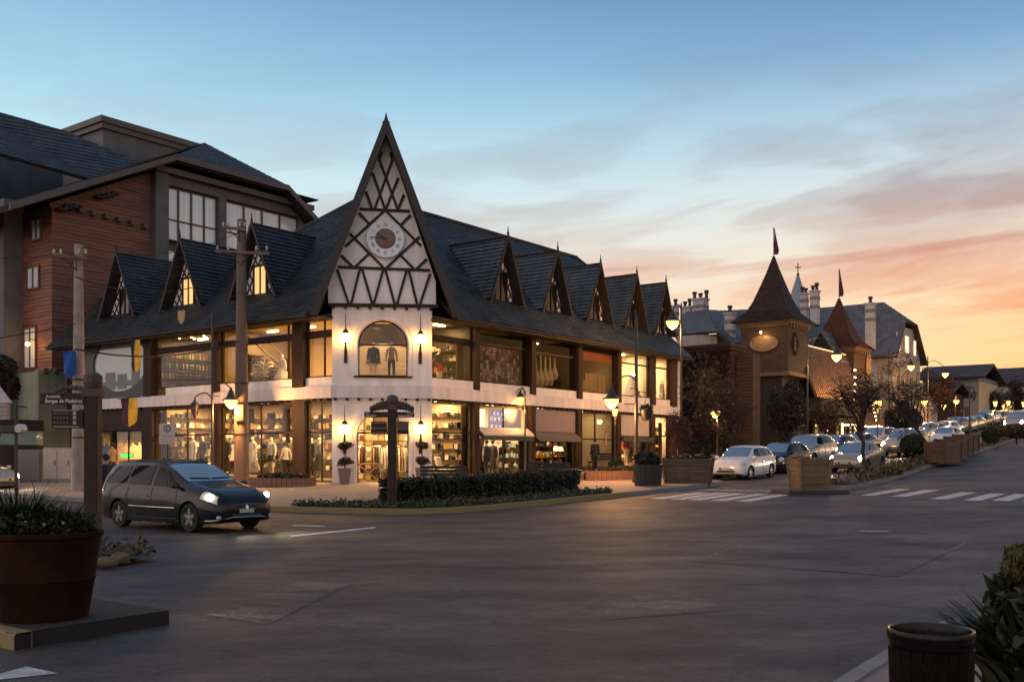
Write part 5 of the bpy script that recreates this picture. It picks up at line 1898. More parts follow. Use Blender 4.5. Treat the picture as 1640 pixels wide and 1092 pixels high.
mb = MB(f); mb.prism([(103.2, b0 + 2, zw - 1.9), (103.9, b0 + 2, zw - 1.2), (103.9, b0 + 2, zw - 1.5)], (0, (b1 - b0) * .5, 0)); mb.build('awning', M_FROOF, t)
t, f, b0, b1, zw, zg = far_house('house', 'long pale house under a broad dark roof closing the view up the street', 140, 1572, 1760, 616, 586, 14, M_FAR2, M_FROOF, 3)
for k in range(9):
    y = b1 - 2.0 - k * 3.0
    fr = MB(f)
    for x in (0, .7, 1.4):
        fr.box(139.85, y - x, zw - 4.2, 139.98, y - x + .12, zw - 2.2)
    fr.box(139.85, y - 1.4, zw - 4.3, 139.98, y + .12, zw - 4.2); fr.box(139.85, y - 1.4, zw - 2.2, 139.98, y + .12, zw - 2.1)
    o = fr.build('window', M_FAR1, t)
    g = MB(f); g.add([(139.95, y - 1.4, zw - 4.2), (139.95, y, zw - 4.2), (139.95, y, zw - 2.2), (139.95, y - 1.4, zw - 2.2)], [(0, 1, 2, 3)]); g.build('pane', mat('dim_pane', 0, 0), o, fix=False)
t, f, b0, b1, zw, zg = far_house('house', 'small dark brick house behind the parked cars before the street bend', 88, 1470, 1516, 628, 612, 8, M_IVY, M_FROOF, 2)
t, f, b0, b1, zw, zg = far_house('house', 'brown terraced house with a lit door right of the bend', 122, 1588, 1650, 640, 628, 8, M_TURD, M_FROOF, 2)
fr = MB(f); fr.box(121.9, b0 + 2, zg + 1, 122, b0 + 3.4, zg + 3.4); fr.build('door', emat('lit_blind', 0, 0), t)
# ------------------------------------------------------------------ vehicles
def pchip(xs, ys, x):
    n = len(xs)
    h = np.diff(xs); d = np.diff(ys) / h
    m = np.zeros(n)
    m[0], m[-1] = d[0], d[-1]
    for i in range(1, n - 1):
        if d[i - 1] * d[i] > 0:
            w1, w2 = 2 * h[i] + h[i - 1], h[i] + 2 * h[i - 1]
            m[i] = (w1 + w2) / (w1 / d[i - 1] + w2 / d[i])
    i = int(np.clip(np.searchsorted(xs, x) - 1, 0, n - 2))
    t = (x - xs[i]) / h[i]
    return ((1 + 2 * t) * (1 - t) ** 2 * ys[i] + t * (1 - t) ** 2 * h[i] * m[i] + t * t * (3 - 2 * t) * ys[i + 1] + t * t * (t - 1) * h[i] * m[i + 1])


class CarShape:
    def __init__(s, st, scale=(1, 1, 1), lift=0):
        A = np.array(st, float)
        A[:, 0] *= scale[0]
        A[:, 1:4] = A[:, 1:4] * scale[2] + lift
        A[:, 4:7] *= scale[1]
        s.A = A
        s.cache = {}

    def ctrl(s, x):
        k = round(x, 5)
        if k in s.cache:
            return s.cache[k]
        xs = s.A[:, 0]
        x = min(max(x, xs[0]), xs[-1])
        zb, ze, zt, wl, wb, wt = [pchip(xs, s.A[:, i], x) for i in range(1, 7)]
        h = ze - zb; g = zt - ze
        r = [(0, zb), (wl * .9, zb), (wl, zb + .12 * h), (max(wl, wb) + .022, zb + .58 * h), (wb, ze),
             (wt + (wb - wt) * .10, ze + .86 * g), (wt * .68, ze + .975 * g), (0, zt)]
        s.cache[k] = r
        return r

    def yz(s, x, w):
        P = s.ctrl(x)
        i = int(min(6, max(0, math.floor(w))))
        t = w - i
        def g(j):
            if j > 7:
                return (-P[14 - j][0], P[14 - j][1])
            if j < 0:
                return (-P[-j][0], P[-j][1])
            return P[j]
        p0, p1, p2, p3 = g(i - 1), g(i), g(i + 1), g(i + 2)
        k = .42
        out = []
        for c in (0, 1):
            m1 = (p2[c] - p0[c]) * k; m2 = (p3[c] - p1[c]) * k
            out.append((1 + 2 * t) * (1 - t) ** 2 * p1[c] + t * (1 - t) ** 2 * m1 + t * t * (3 - 2 * t) * p2[c] + t * t * (t - 1) * m2)
        return out

    def pos(s, x, w, sg=1, off=0.0):
        y, z = s.yz(x, w)
        p = Vector((x, y, z))
        if off:
            e = .015
            x0, x1 = max(s.A[0, 0], x - e), min(s.A[-1, 0], x + e)
            a = Vector((x1, *s.yz(x1, w))) - Vector((x0, *s.yz(x0, w)))
            w0, w1 = max(0, w - .05), min(7, w + .05)
            b = Vector((x, *s.yz(x, w1))) - Vector((x, *s.yz(x, w0)))
            n = a.cross(b)
            if n.length > 1e-9:
                n.normalize()
                if n.y < 0 and w < 6.5 or (w >= 6.5 and n.z < 0):
                    n = -n
                p = p + n * off
        return Vector((p.x, p.y * sg, p.z))

    def patch(s, mb, x0b, x1b, x0t, x1t, w0, w1, sg, off=.008, n=8, m=6):
        P = []
        for j in range(m + 1):
            v = j / m
            w = w0 + (w1 - w0) * v
            a, b = x0b + (x0t - x0b) * v, x1b + (x1t - x1b) * v
            P.append([s.pos(a + (b - a) * i / n, w, sg, off) for i in range(n + 1)])
        mb.grid(P)

    def across(s, mb, xb, xt, wside, off=.008, n=14, m=8, xbc=None):
        """windscreen or rear window: from x = xb (low edge) to xt (high edge), over the whole width"""
        P = []
        for j in range(m + 1):
            x = xb + (xt - xb) * j / m
            r = []
            for i in range(n + 1):
                u = i / n * 2 - 1
                w = 7 - abs(u) * (7 - wside)
                r.append(s.pos(x, w, 1 if u >= 0 else -1, off))
            P.append(r)
        mb.grid(P)


MPV = [(-2.25, .42, .86, .94, .62, .60, .48), (-2.22, .33, .93, 1.06, .76, .74, .60), (-2.14, .26, .99, 1.32, .84, .81, .61), (-2.02, .21, 1.0, 1.52, .875, .86, .60), (-1.7, .18, .99, 1.605, .89, .875, .61),
       (-1.0, .17, .97, 1.645, .90, .885, .63), (-.3, .17, .955, 1.645, .905, .89, .635), (.25, .17, .95, 1.555, .905, .89, .625), (1.12, .17, .955, 1.135, .90, .875, .67), (1.45, .18, .93, 1.06, .89, .85, .63),
       (1.85, .20, .85, .96, .865, .81, .58), (2.1, .23, .75, .835, .78, .73, .5), (2.21, .28, .66, .73, .67, .63, .43), (2.25, .36, .59, .64, .53, .51, .36)]
HATCH = [(-1.99, .42, .74, .82, .56, .56, .44), (-1.95, .30, .84, .97, .72, .70, .56), (-1.80, .22, .91, 1.14, .80, .77, .56), (-1.45, .18, .93, 1.38, .83, .80, .55), (-.9, .18, .92, 1.46, .84, .82, .57), (-.2, .18, .90, 1.48, .845, .82, .58),
         (.35, .18, .89, 1.42, .845, .82, .57), (1.05, .18, .87, 1.00, .84, .80, .62), (1.5, .20, .81, .92, .82, .77, .58), (1.82, .24, .71, .79, .75, .70, .5), (1.95, .30, .61, .67, .63, .60, .42), (2.0, .38, .54, .58, .5, .48, .36)]
SEDAN = [(-2.15, .40, .80, .86, .60, .58, .45), (-2.08, .28, .88, .97, .74, .72, .55), (-1.75, .2, .92, 1.03, .80, .77, .58), (-1.35, .18, .93, 1.09, .83, .79, .6), (-.75, .18, .92, 1.39, .84, .81, .55), (-.2, .18, .9, 1.45, .845, .82, .57),
         (.3, .18, .89, 1.40, .845, .82, .56), (1.0, .18, .87, .99, .84, .80, .62), (1.55, .2, .81, .91, .82, .77, .58), (1.92, .24, .71, .79, .75, .70, .5), (2.1, .3, .61, .67, .63, .6, .42), (2.15, .38, .54, .58, .5, .48, .36)]
VAN = [(-2.45, .40, 1.0, 1.5, .80, .80, .66), (-2.42, .30, 1.1, 1.85, .86, .85, .70), (-2.2, .22, 1.15, 1.95, .88, .88, .74), (-1.0, .2, 1.15, 1.98, .89, .89, .75), (.6, .2, 1.14, 1.95, .89, .89, .74), (1.2, .2, 1.13, 1.86, .89, .88, .70),
       (1.95, .22, 1.08, 1.22, .87, .85, .66), (2.25, .26, .92, 1.0, .82, .78, .58), (2.4, .32, .72, .80, .70, .66, .46), (2.45, .42, .62, .66, .56, .54, .40)]

M_TYRE = mat('tyre', (.014, .013, .013), .85, .2, 8)
M_RIM = mat('alloy', (.22, .21, .20), .35, .1, 5, metal=.9)
M_CARGL = mat('car_glass', (.003, .003, .0035), .03, 0, spec=.16)
MATS['car_glass'].node_tree.nodes['Principled BSDF'].inputs['IOR'].default_value = 1.5
M_WSCR = mat('windscreen_glass', (.010, .013, .016), .03, .01, spec=1.0)
M_WSCR.node_tree.nodes['Principled BSDF'].inputs['IOR'].default_value = 2.9
M_BLACKP = mat('black_plastic', (.012, .012, .012), .5, .1, 5)
M_CHROME = mat('chrome', (.55, .54, .52), .14, 0, metal=1.0)
M_LENS = mat('lamp_lens', (.45, .45, .44), .08, .1, 8, spec=.9)
M_LENSON = emat('headlamp_on', (1, .80, .50), 7.0)
M_LENSON2 = emat('headlamp_bright', (1, .78, .46), 55.0)
M_TAIL = mat('tail_lens', (.22, .012, .010), .12, .1, 6)
M_PLATE = mat('plate', (.40, .40, .40), .5, .05, 5)
def paint(name, c, met=.3):
    return mat('paint_' + name, c, .28, .02, 4, metal=met, coat=.30 if c and max(c) < .02 else .7, spec=.25)


def wheel_meshes(R, w=.2):
    t = MB()
    t.lathe([(R * .66, -w / 2 + .01), (R * .94, -w / 2), (R, -w / 2 + .035), (R, w / 2 - .035), (R * .94, w / 2), (R * .66, w / 2 - .01)], 26, axis='y')
    tm = t.mesh('tyre', M_TYRE, smooth=35)
    r = MB()
    r.lathe([(R * .70, w / 2 + .004), (R * .70, -.05), (R * .62, -.05), (R * .62, w / 2 - .035), (R * .66, w / 2 + .004)], 26, axis='y', cap=False)
    for k in range(5):
        a = 2 * PI * k / 5 + .3
        d = Vector((math.cos(a), 0, math.sin(a))); e = Vector((-math.sin(a), 0, math.cos(a)))
        y0, y1 = w / 2 - .045, w / 2 - .008
        p = [d * .03 + e * .05, d * R * .64 + e * .028, d * R * .64 - e * .028, d * .03 - e * .05]
        r.prism([(q.x, y0, q.z) for q in p], (0, y1 - y0, 0))
    r.lathe([(.0, w / 2 - .0), (.055, w / 2 - .004), (.06, w / 2 - .05)], 12, axis='y', cap=False)
    r.lathe([(0, -.02), (R * .64, -.02)], 20, axis='y', cap=False)
    rm = r.mesh('rim', M_RIM, smooth=35)
    return tm, rm


def car_proto(name, st, wx, R, windows, ws, rw, head, tail, scale=(1, 1, 1), lift=0.0, hero=False):
    S = CarShape(st, scale, lift)
    X0, X1 = S.A[0, 0], S.A[-1, 0]
    xs = []
    for a, b in zip(S.A[:-1, 0], S.A[1:, 0]):
        n = max(2, int((b - a) / (.06 if hero else .1)))
        xs += list(np.linspace(a, b, n, endpoint=False))
    xs.append(X1)
    ws_ = list(np.arange(0, 7.001, .2 if hero else .333))
    rows = []
    for x in xs:
        ring = [S.pos(x, w, 1) for w in ws_] + [S.pos(x, w, -1) for w in ws_[-2:0:-1]]
        rows.append(ring)
    mb = MB(); mb.grid(rows, closed=True)
    n = len(rows[0])
    mb.f.append(tuple(range(n - 1, -1, -1))); mb.mi.append(0)
    L = (len(rows) - 1) * n
    mb.f.append(tuple(range(L, L + n))); mb.mi.append(0)
    pm = paint('silver', (.30, .30, .31))
    me = mb.mesh('car_body', [pm, M_BLACKP])
    ob = link('tmp_body', me)
    c = MB(); c.cur = 1
    for x in wx:
        for sg in (-1, 1):
            yw = S.yz(x, 3)[0]
            y0, y1 = sorted((sg * (yw - .30), sg * (yw + .15)))
            c.lathe([(R + .055, y0), (R + .055, y1)], 24, (x, 0, R), axis='y')
    cm = c.mesh('cut', [pm, M_BLACKP])
    oc_ = link('tmp_cut', cm)
    md = ob.modifiers.new('b', 'BOOLEAN')
    md.operation = 'DIFFERENCE'; md.object = oc_; md.solver = 'EXACT'
    dg = bpy.context.evaluated_depsgraph_get()
    body = bpy.data.meshes.new_from_object(ob.evaluated_get(dg))
    body.name = 'car_body'
    bpy.data.objects.remove(ob); bpy.data.objects.remove(oc_)
    body.polygons.foreach_set('use_smooth', [True] * len(body.polygons))
    body.set_sharp_from_angle(angle=math.radians(32))
    parts = [('body', body, None, None)]
    def addp(nm, b, m, par=None, smooth=True, loc=None):
        parts.append((nm, b.mesh(nm, m, smooth=40 if smooth else False), par, loc))
        return len(parts) - 1
    b = MB(); S.across(b, ws[0], ws[1], ws[2], .010, 18, 10); addp('windscreen', b, M_WSCR)
    b = MB(); S.across(b, rw[0], rw[1], rw[2], .010, 12, 6); addp('rear_window', b, M_CARGL)
    for sg in (-1, 1):
        for (q0, q1, q2, q3, w0, w1) in windows:
            b = MB(); S.patch(b, q0, q1, q2, q3, w0, w1, sg, .009, 10, 6); addp('side_window', b, M_CARGL)
        b = MB(); S.patch(b, *head, sg, .010, 8, 6); addp('headlight', b, M_LENS)
        if hero:
            b = MB(); c_ = S.pos((head[0] + head[1]) / 2 + .02, (head[4] + head[5]) / 2 - .05, sg, .02); b.sphere(c_, .075, .06, .06, 10, 8); addp('headlamp_bulb', b, M_LENS)
        b = MB(); S.patch(b, *tail, sg, .010, 5, 6); addp('tail_light', b, M_TAIL)
        mw = .10
        xm = ws[0] - .12
        p = S.pos(xm, 4.15, sg)
        b = MB(); b.sphere((p.x, p.y + sg * .10, p.z + .07), .06, .11, .075, 10, 8); b.beam((p.x, p.y - sg * .02, p.z), (p.x, p.y + sg * .06, p.z + .04), .05, .05); addp('mirror', b, M_BLACKP if hero else pm)
        b = MB()
        wmid = 3.55
        for x in ([-.25, -1.15] if hero else [-.2]):
            q = S.pos(x, wmid, sg, .02); b.beam(q - Vector((.09, 0, 0)), q + Vector((.09, 0, 0)), .03, .025)
        addp('door_handle', b, M_CHROME if hero else pm, smooth=False)
    b = MB()
    for sg in (-1, 1):
        seams = ([(.95, .95), (-.05, -.02), (-1.08, -1.0)] if hero else [(.85, .85), (-.15, -.1), (-1.0, -.85)])
        for (xa, xb_) in seams:
            pts = [S.pos(xa + (xb_ - xa) * i / 8, 2.1 + 2.0 * i / 8, sg, .003) for i in range(9)]
            b.tube(pts, .006, 4)
        pts = [S.pos(x, 2.1, sg, .004) for x in np.linspace(wx[1] + R + .1, wx[0] - R - .1, 12)]
        b.tube(pts, .012, 4)
    addp('door_seam', b, M_BLACKP, smooth=False)
    zf = S.A[-1]
    b = MB(); b.box(X1 - .02, -.30, zf[2] - .075 * scale[2], X1 + .012, .30, zf[2] + .02); addp('grille', b, M_BLACKP, smooth=False)
    b = MB(); b.box(X1 - .05, -.40, zf[1] - .03, X1 + .008, .40, zf[1] + .06); addp('lower_grille', b, M_BLACKP, smooth=False)
    b = MB(); b.box(X1 - .01, -.2, zf[1] + .08, X1 + .018, .2, zf[1] + .17); addp('licence_plate', b, M_PLATE, smooth=False)
    b = MB(); b.box(X0 - .018, -.2, S.A[0, 1] + .12, X0 + .01, .2, S.A[0, 1] + .24); addp('licence_plate', b, M_PLATE, smooth=False)
    if hero:
        for sg in (-1, 1):
            q = S.pos(X1 - .09, 2.1, sg, .01); b = MB(); b.sphere((q.x, q.y - sg * .05, q.z + .03), .05, .07, .05, 10, 8); addp('fog_lamp', b, M_LENS)
        b = MB(); b.tube([S.pos(X1 - .10 - .25 * t, 1.85 + .1 * t, -1, .02) for t in (1, .5, .2, 0)] + [(X1 + .012, y, .34) for y in (-.4, 0, .4)] + [S.pos(X1 - .10 - .25 * t, 1.85 + .1 * t, 1, .02) for t in (0, .2, .5, 1)], .02, 6); addp('bumper_strip', b, M_CHROME)
        for sg in (-1, 1):
            b = MB(); b.tube([S.pos(x, 2.75, sg, .012) for x in np.linspace(wx[1] + R + .16, wx[0] - R - .16, 14)], .018, 6); addp('rub_strip', b, M_CHROME)
            b = MB(); b.tube([S.pos(x, 5.35, sg, .03) for x in np.linspace(-1.9, .1, 14)], .018, 6); addp('roof_rail', b, M_BLACKP)
            b = MB(); b.tube([S.pos(1.0 - .05 * t, 6.95 - 1.3 * t, sg, .02) for t in np.linspace(0, 1, 8)], .012, 5); addp('wiper', b, M_BLACKP)
        b = MB(); b.prism([(X1 - .03, 0, zf[2] + .05), (X1 - .02, .05, zf[2] - .02), (X1, 0, zf[2] - .09), (X1 - .02, -.05, zf[2] - .02)], (.035, 0, 0)); addp('badge', b, M_CHROME, smooth=False)
    tm, rm = wheel_meshes(R)
    for x in wx:
        for sg in (-1, 1):
            y = S.yz(x, 3)[0] - .115
            parts.append(('wheel', tm, None, (x, sg * y, R, sg)))
            parts.append(('rim', rm, len(parts) - 1, (0, 0, 0, 1)))
    return parts


def place_car(parts, a, b, heading, pm, label, cat='car', group=None, lights=0, name='parked_car', roll=0.0):
    p = W(a, b)
    d = Vector((math.cos(heading), math.sin(heading), 0))
    f, r = p + d * 1.25, p - d * 1.25
    zf, zr = gz(f.x, f.y), gz(r.x, r.y)
    X = (d * 2.5 + Vector((0, 0, zf - zr))).normalized()
    Yv = Vector((-d.y, d.x, 0))
    Zv = X.cross(Yv)
    t = thing(name, label, cat, group=group)
    t.matrix_world = Matrix(((X.x, Yv.x, Zv.x, p.x), (X.y, Yv.y, Zv.y, p.y), (X.z, Yv.z, Zv.z, (zf + zr) / 2), (0, 0, 0, 1)))
    made = []
    for nm, me, par, loc in parts:
        o = link(nm, me, t if par is None else made[par])
        if loc is not None:
            o.location = loc[:3]
            if loc[3] < 0:
                o.rotation_euler = (0, 0, PI)
        if nm == 'body' or (nm == 'mirror' and me.materials[0].name.startswith('paint')) or (nm == 'door_handle' and me.materials[0].name.startswith('paint')):
            o.material_slots[0].link = 'OBJECT'
            o.material_slots[0].material = pm
        if lights and nm in ('headlight', 'headlamp_bulb'):
            o.material_slots[0].link = 'OBJECT'
            o.material_slots[0].material = M_LENSON2 if (nm == 'headlamp_bulb' or lights == 2) else (M_LENS if any(q[0] == 'headlamp_bulb' for q in parts) else M_LENSON)
        made.append(o)
    if lights:
        X1 = max(v.co.x for v in parts[0][1].vertices)
        for sg in (-1, 1):
            l = bpy.data.lights.new('headlamp', 'SPOT')
            l.energy = 90; l.spot_size = 1.3; l.spot_blend = 1.0; l.color = (1, .80, .52); l.shadow_soft_size = .05
            o = bpy.data.objects.new('headlamp', l)
            COL.objects.link(o); o.parent = t
            o.location = (X1 + .12, sg * .55, .62)
            o.rotation_euler = (0, -math.radians(78), 0)
    return t


_k = 1.03
P_MPV = car_proto('mpv', MPV, (1.36 * _k, -1.36 * _k), .33,
                  [tuple(v * _k if i < 4 else v for i, v in enumerate(q)) for q in ((.62, 1.02, .30, .42, 4.14, 4.86), (-.02, .56, -.02, .22, 4.18, 4.88), (-1.02, -.14, -.95, -.12, 4.18, 4.88), (-1.95, -1.12, -1.72, -1.06, 4.2, 4.86))],
                  (1.08 * _k, .30 * _k, 5.1), (-2.12 * _k, -1.98 * _k, 5.3), (1.72 * _k, 2.16 * _k, 1.78 * _k, 2.10 * _k, 3.55, 4.45), (-2.22 * _k, -2.0 * _k, -2.12 * _k, -1.98 * _k, 3.6, 4.6), scale=(_k, 1, 1), hero=True)
HW = [(-.12, .74, -.08, .38, 4.2, 4.86), (-.88, -.2, -.8, -.16, 4.2, 4.86), (-1.5, -.96, -1.35, -.88, 4.25, 4.82)]
P_HATCH = car_proto('hatchback', HATCH, (1.22, -1.2), .30, HW, (1.02, .40, 5.1), (-1.86, -1.5, 5.3), (1.60, 1.93, 1.66, 1.88, 3.5, 4.5), (-1.95, -1.78, -1.88, -1.72, 3.5, 4.5))
P_SEDAN = car_proto('saloon', SEDAN, (1.26, -1.25), .31, [(-.12, .70, -.08, .34, 4.2, 4.86), (-.98, -.2, -.72, -.16, 4.2, 4.86)], (.97, .36, 5.1), (-1.32, -.82, 5.2), (1.66, 2.06, 1.72, 2.0, 3.5, 4.5), (-2.12, -1.9, -2.05, -1.85, 3.5, 4.5))
P_SUV = car_proto('suv', HATCH, (1.36, -1.34), .36, [tuple(v * 1.1 if i < 4 else v for i, v in enumerate(q)) for q in HW], (1.12, .44, 5.1), (-2.04, -1.65, 5.3), (1.76, 2.12, 1.83, 2.07, 3.5, 4.5), (-2.14, -1.96, -2.07, -1.9, 3.5, 4.5), scale=(1.1, 1.07, 1.10), lift=.06)
P_VAN = car_proto('van', VAN, (1.55, -1.5), .34, [(.25, 1.45, .25, 1.1, 4.15, 4.85), (-1.0, .15, -1.0, .15, 4.15, 4.85), (-2.2, -1.1, -2.2, -1.1, 4.15, 4.85)], (1.92, 1.28, 5.1), (-2.44, -2.4, 5.5), (2.08, 2.38, 2.12, 2.34, 3.5, 4.5), (-2.44, -2.3, -2.42, -2.3, 3.2, 4.5))

C_BLACK = paint('black', (.004, .004, .005), 0)
C_DARK = paint('dark', (.006, .0065, .008), .0)
C_SILVER = paint('silver', 0)
C_WHITE = paint('white', (.62, .61, .60), 0)
C_GREY = paint('grey', (.07, .07, .075), .4)
C_BEIGE = paint('beige', (.30, .27, .22), .4)
C_RED = paint('wine', (.12, .014, .012), .3)
DOWN = ROT + PI
place_car(P_MPV, -14.95 + .74, -7.12, ROT - PI / 2, C_DARK, 'dark people carrier with lit headlights turning in from the left street', 'car', lights=1, name='people_carrier')
GR = 'cars parked along the kerb of the climbing street'
place_car(P_HATCH, 13.5, row_b(13.5) + .1, DOWN + .02, C_WHITE, 'white hatchback parked first in the kerb row beside the big plank planter', group=GR)
place_car(P_HATCH, 19.0, row_b(19), DOWN - .02, C_BLACK, 'black hatchback parked just behind the white hatchback', group=GR)
place_car(P_SUV, 24.6, row_b(24.6), DOWN - .04, C_SILVER, 'silver tall hatchback parked third in the kerb row', group=GR)
place_car(P_HATCH, 30.2, row_b(30), DOWN - .06, C_GREY, 'dark grey car parked fourth, mostly hidden behind the moving silver saloon', group=GR)
cols = [C_GREY, C_SILVER, C_BLACK, C_RED, C_SILVER, C_DARK, C_WHITE, C_GREY, C_SILVER, C_BEIGE, C_BLACK, C_WHITE, C_SILVER]
names = ['dark grey', 'silver', 'black', 'wine red', 'silver', 'dark', 'white', 'grey', 'silver', 'beige', 'black', 'white', 'silver']
kinds = [P_SEDAN, P_SUV, P_HATCH, P_HATCH, P_SUV, P_SEDAN, P_HATCH, P_SUV, P_HATCH, P_SEDAN, P_HATCH, P_SUV, P_HATCH]
kn = {id(P_SEDAN): 'saloon', id(P_SUV): 'tall car', id(P_HATCH): 'hatchback'}
ords = ['fifth', 'sixth', 'seventh', 'eighth', 'ninth', 'tenth', 'eleventh', 'twelfth', 'thirteenth', 'fourteenth', 'fifteenth', 'sixteenth', 'last']
for k in range(13):
    a = 36.0 + k * 5.25
    place_car(kinds[k], a, row_b(a), DOWN - .09, cols[k], '%s %s parked %s up the kerb row of the climbing street' % (names[k], kn[id(kinds[k])], ords[k]), group=GR)
g = gp(1350, 758)
a, b = ab(g.x, g.y)
place_car(P_SEDAN, a + 2.2, b, DOWN + .02, C_BEIGE, 'silver saloon with lit headlights driving down beside the median tree', lights=2, name='driving_car')
g = gp(1432, 733); a, b = ab(g.x, g.y)
place_car(P_SUV, a + 2.4, b, DOWN - .03, C_SILVER, 'silver tall car with lit headlights driving behind the saloon', lights=2, name='driving_car')
g = gp(1500, 716); a, b = ab(g.x, g.y)
place_car(P_SEDAN, a + 3, b, DOWN - .05, C_WHITE, 'pale saloon driving behind the wooden planter boxes of the median', name='driving_car')
p = at(1634, 672, 98); a, b = ab(p.x, p.y)
place_car(P_VAN, a, b, DOWN - .1, C_SILVER, 'pale van with lit headlights coming over the rise at the right edge', 'van', lights=2, name='driving_van')
p = at(1600, 668, 118); a, b = ab(p.x, p.y)
place_car(P_HATCH, a, b, DOWN - .1, C_GREY, 'small grey car left of the van at the top of the rise', lights=1, name='driving_car')
# car nosing in at the left edge
g = gp(-14, 788); a, b = ab(g.x, g.y)
place_car(P_HATCH, a, b + 1.4, ROT - PI / 2 + .1, C_SILVER, 'silver car with a lit headlight at the left edge behind the grasses', lights=2, name='driving_car')
# ------------------------------------------------------------------ street lamps
M_IRON = mat('lamp_iron', (.030, .022, .018), .5, .2, 6)
M_GLOW = emat('sodium_glow', (1, .56, .13), 3.2)
M_GLOWS = emat('sodium_glow_small', (1, .68, .28), 9.0)
M_GLOWG = emat('lantern_glow', (1, .58, .15), 2.8)
_bell = MB(); _bell.lathe([(.05, .52), (.07, .40), (.12, .34), (.16, .20), (.22, .10), (.36, .02), (.37, -.01), (.34, 0)], 18)
ME_BELL = _bell.mesh('lamp_shade', M_IRON, smooth=40)
_b = MB(); _b.lathe([(.27, .0), (.275, -.06), (.23, -.2), (.12, -.31), (.02, -.35)], 16); ME_BULB = _b.mesh('lamp_bowl', M_GLOW, smooth=40)
_b = MB()
for k in range(6):
    t = PI / 3 * k
    _b.beam((.12 * math.cos(t), .12 * math.sin(t), 0), (.195 * math.cos(t), .195 * math.sin(t), .38), .02, .02)
_b.lathe([(.24, .38), (.20, .43), (.08, .55), (.05, .60), (.03, .72), (.005, .74)], 6); _b.lathe([(.04, -.16), (.07, -.1), (.05, -.04), (.13, -.02), (.13, .01)], 6)
ME_LANT = _b.mesh('lantern_cage', M_IRON)
_b = MB(); _b.lathe([(.09, .02), (.165, .36)], 6); ME_LGLASS = _b.mesh('lantern_glass', M_GLOWG)
_b = MB(); _b.lathe([(.09, .02), (.165, .36)], 6); ME_LDARK = _b.mesh('lantern_glass', mat('lantern_unlit', (.16, .13, .09), .2, .1, 4))


def bell(par, loc, power, size=1.0):
    o = link('lamp_shade', ME_BELL, par); o.location = loc; o.scale = (size,) * 3
    g = link('lamp_bowl', ME_BULB, o)
    if power:
        point_light('lamp_light', (loc[0], loc[1], loc[2] - .42 * size), power, (1, .47, .13), .14, par)


def lantern(par, loc, power, lit=True, size=1.0):
    o = link('lantern', ME_LANT, par); o.location = loc; o.scale = (size,) * 3
    link('lantern_glass', ME_LGLASS if lit else ME_LDARK, o)
    if power:
        point_light('lamp_light', (loc[0], loc[1], loc[2] - .25), power * 1.6, (1, .50, .14), .1, par)


def pole_part(par, h, r=.06, base=True):
    b = MB()
    prof = [(r * 2.2, 0), (r * 2.2, .12), (r * 1.7, .16), (r * 1.6, .7), (r * 1.15, .8), (r, 1.2), (r * .8, h), (.01, h + .12)] if base else [(r, 0), (r * .8, h)]
    b.lathe(prof, 12)
    b.build('pole', M_IRON, par, smooth=40)


def arc_arm(par, p, q, up, r=.028, curl=False):
    p = Vector(p); q = Vector(q)
    pts = []
    for i in range(15):
        t = i / 14
        m = p.lerp(q, t)
        m.z += up * math.sin(PI * t ** .8)
        pts.append(m)
    b = MB(); b.tube(pts, r, 6); b.build('arm', M_IRON, par, smooth=60)


def street_lamp(label, pbase, top_py, heads, power, group='street lamps', r=.06, bars=(), size=1.0):
    """heads: list of (px, py of the glow, kind, arm height py)"""
    Y = pbase.y
    t = thing('street_lamp', label, 'street lamp', pbase, 0, group)
    h = at(0, top_py, Y).z - pbase.z
    pole_part(t, h, r)
    for (px, py, kind, apy) in heads:
        q = at(px, py, Y) - pbase
        za = at(0, apy, Y).z - pbase.z
        if kind == 'bell':
            z = q.z + .12 * size
            bell(t, (q.x, 0, z), power, size)
            if abs(q.x) > .15:
                arc_arm(t, (0, 0, za), (q.x, 0, z + .50 * size), max(.1, (za - z - .5 * size) * .3 + .28))
        elif kind in ('lantern', 'dark'):
            lit = kind == 'lantern'
            if abs(q.x) > .12:
                lantern(t, (q.x, 0, q.z - .2), power if lit else 0, lit, size)
                arc_arm(t, (0, 0, za), (q.x, 0, q.z + .52 * size), .25)
            else:
                lantern(t, (0, 0, q.z - .2), power if lit else 0, lit, size)
    for (px, py) in bars:
        q = at(px, py, Y) - pbase
        b = MB(); b.tube([(0, 0, q.z), (q.x, 0, q.z)], .022, 6); b.build('cross_bar', M_IRON, t)
    return t


pw = 750
L1 = street_lamp('tall street lamp beside the hanging basket and wooden tub at the pavement edge', gp(1019, 772, .145), 507, [(979.5, 644, 'bell', 612)], pw, r=.075, bars=((1000, 647), (1010, 622)))
street_lamp('street lamp with a bright bell shade at the far end of the arcade roof', gpx(1091, 51, .15), 488, [(1077, 519, 'bell', 496)], pw, size=1.15)
street_lamp('slim street lamp by the grey utility pole with a lit bell on its right arm', gpx(340, 42.5, .15), 503, [(370, 645, 'bell', 622), (312, 656, 'dark', 640)], pw, bars=((352, 634),))
LC = street_lamp('curly topped street lamp with a lit lantern before the green awning shop', gp(841, 763, .15), 640, [(833.5, 642, 'lantern', 634)], 70, r=.035)
Yc = LC.location.y
b = MB(); pts = []
for i in range(40):
    t = i / 39
    a_ = -.2 + t * 2 * PI * 1.7
    rr = .24 * (1 - t * .75)
    q = at(833.5, 631, Yc) - LC.location
    pts.append((q.x + rr * math.cos(a_), 0, q.z + .05 + rr * math.sin(a_)))
b.tube(pts, .02, 5); b.build('scroll', M_IRON, LC)
street_lamp('post top lantern lit behind the tall lamp beside the basket', gp(985, 757, .15), 672, [(984, 660, 'lantern', 668)], 60, r=.04)
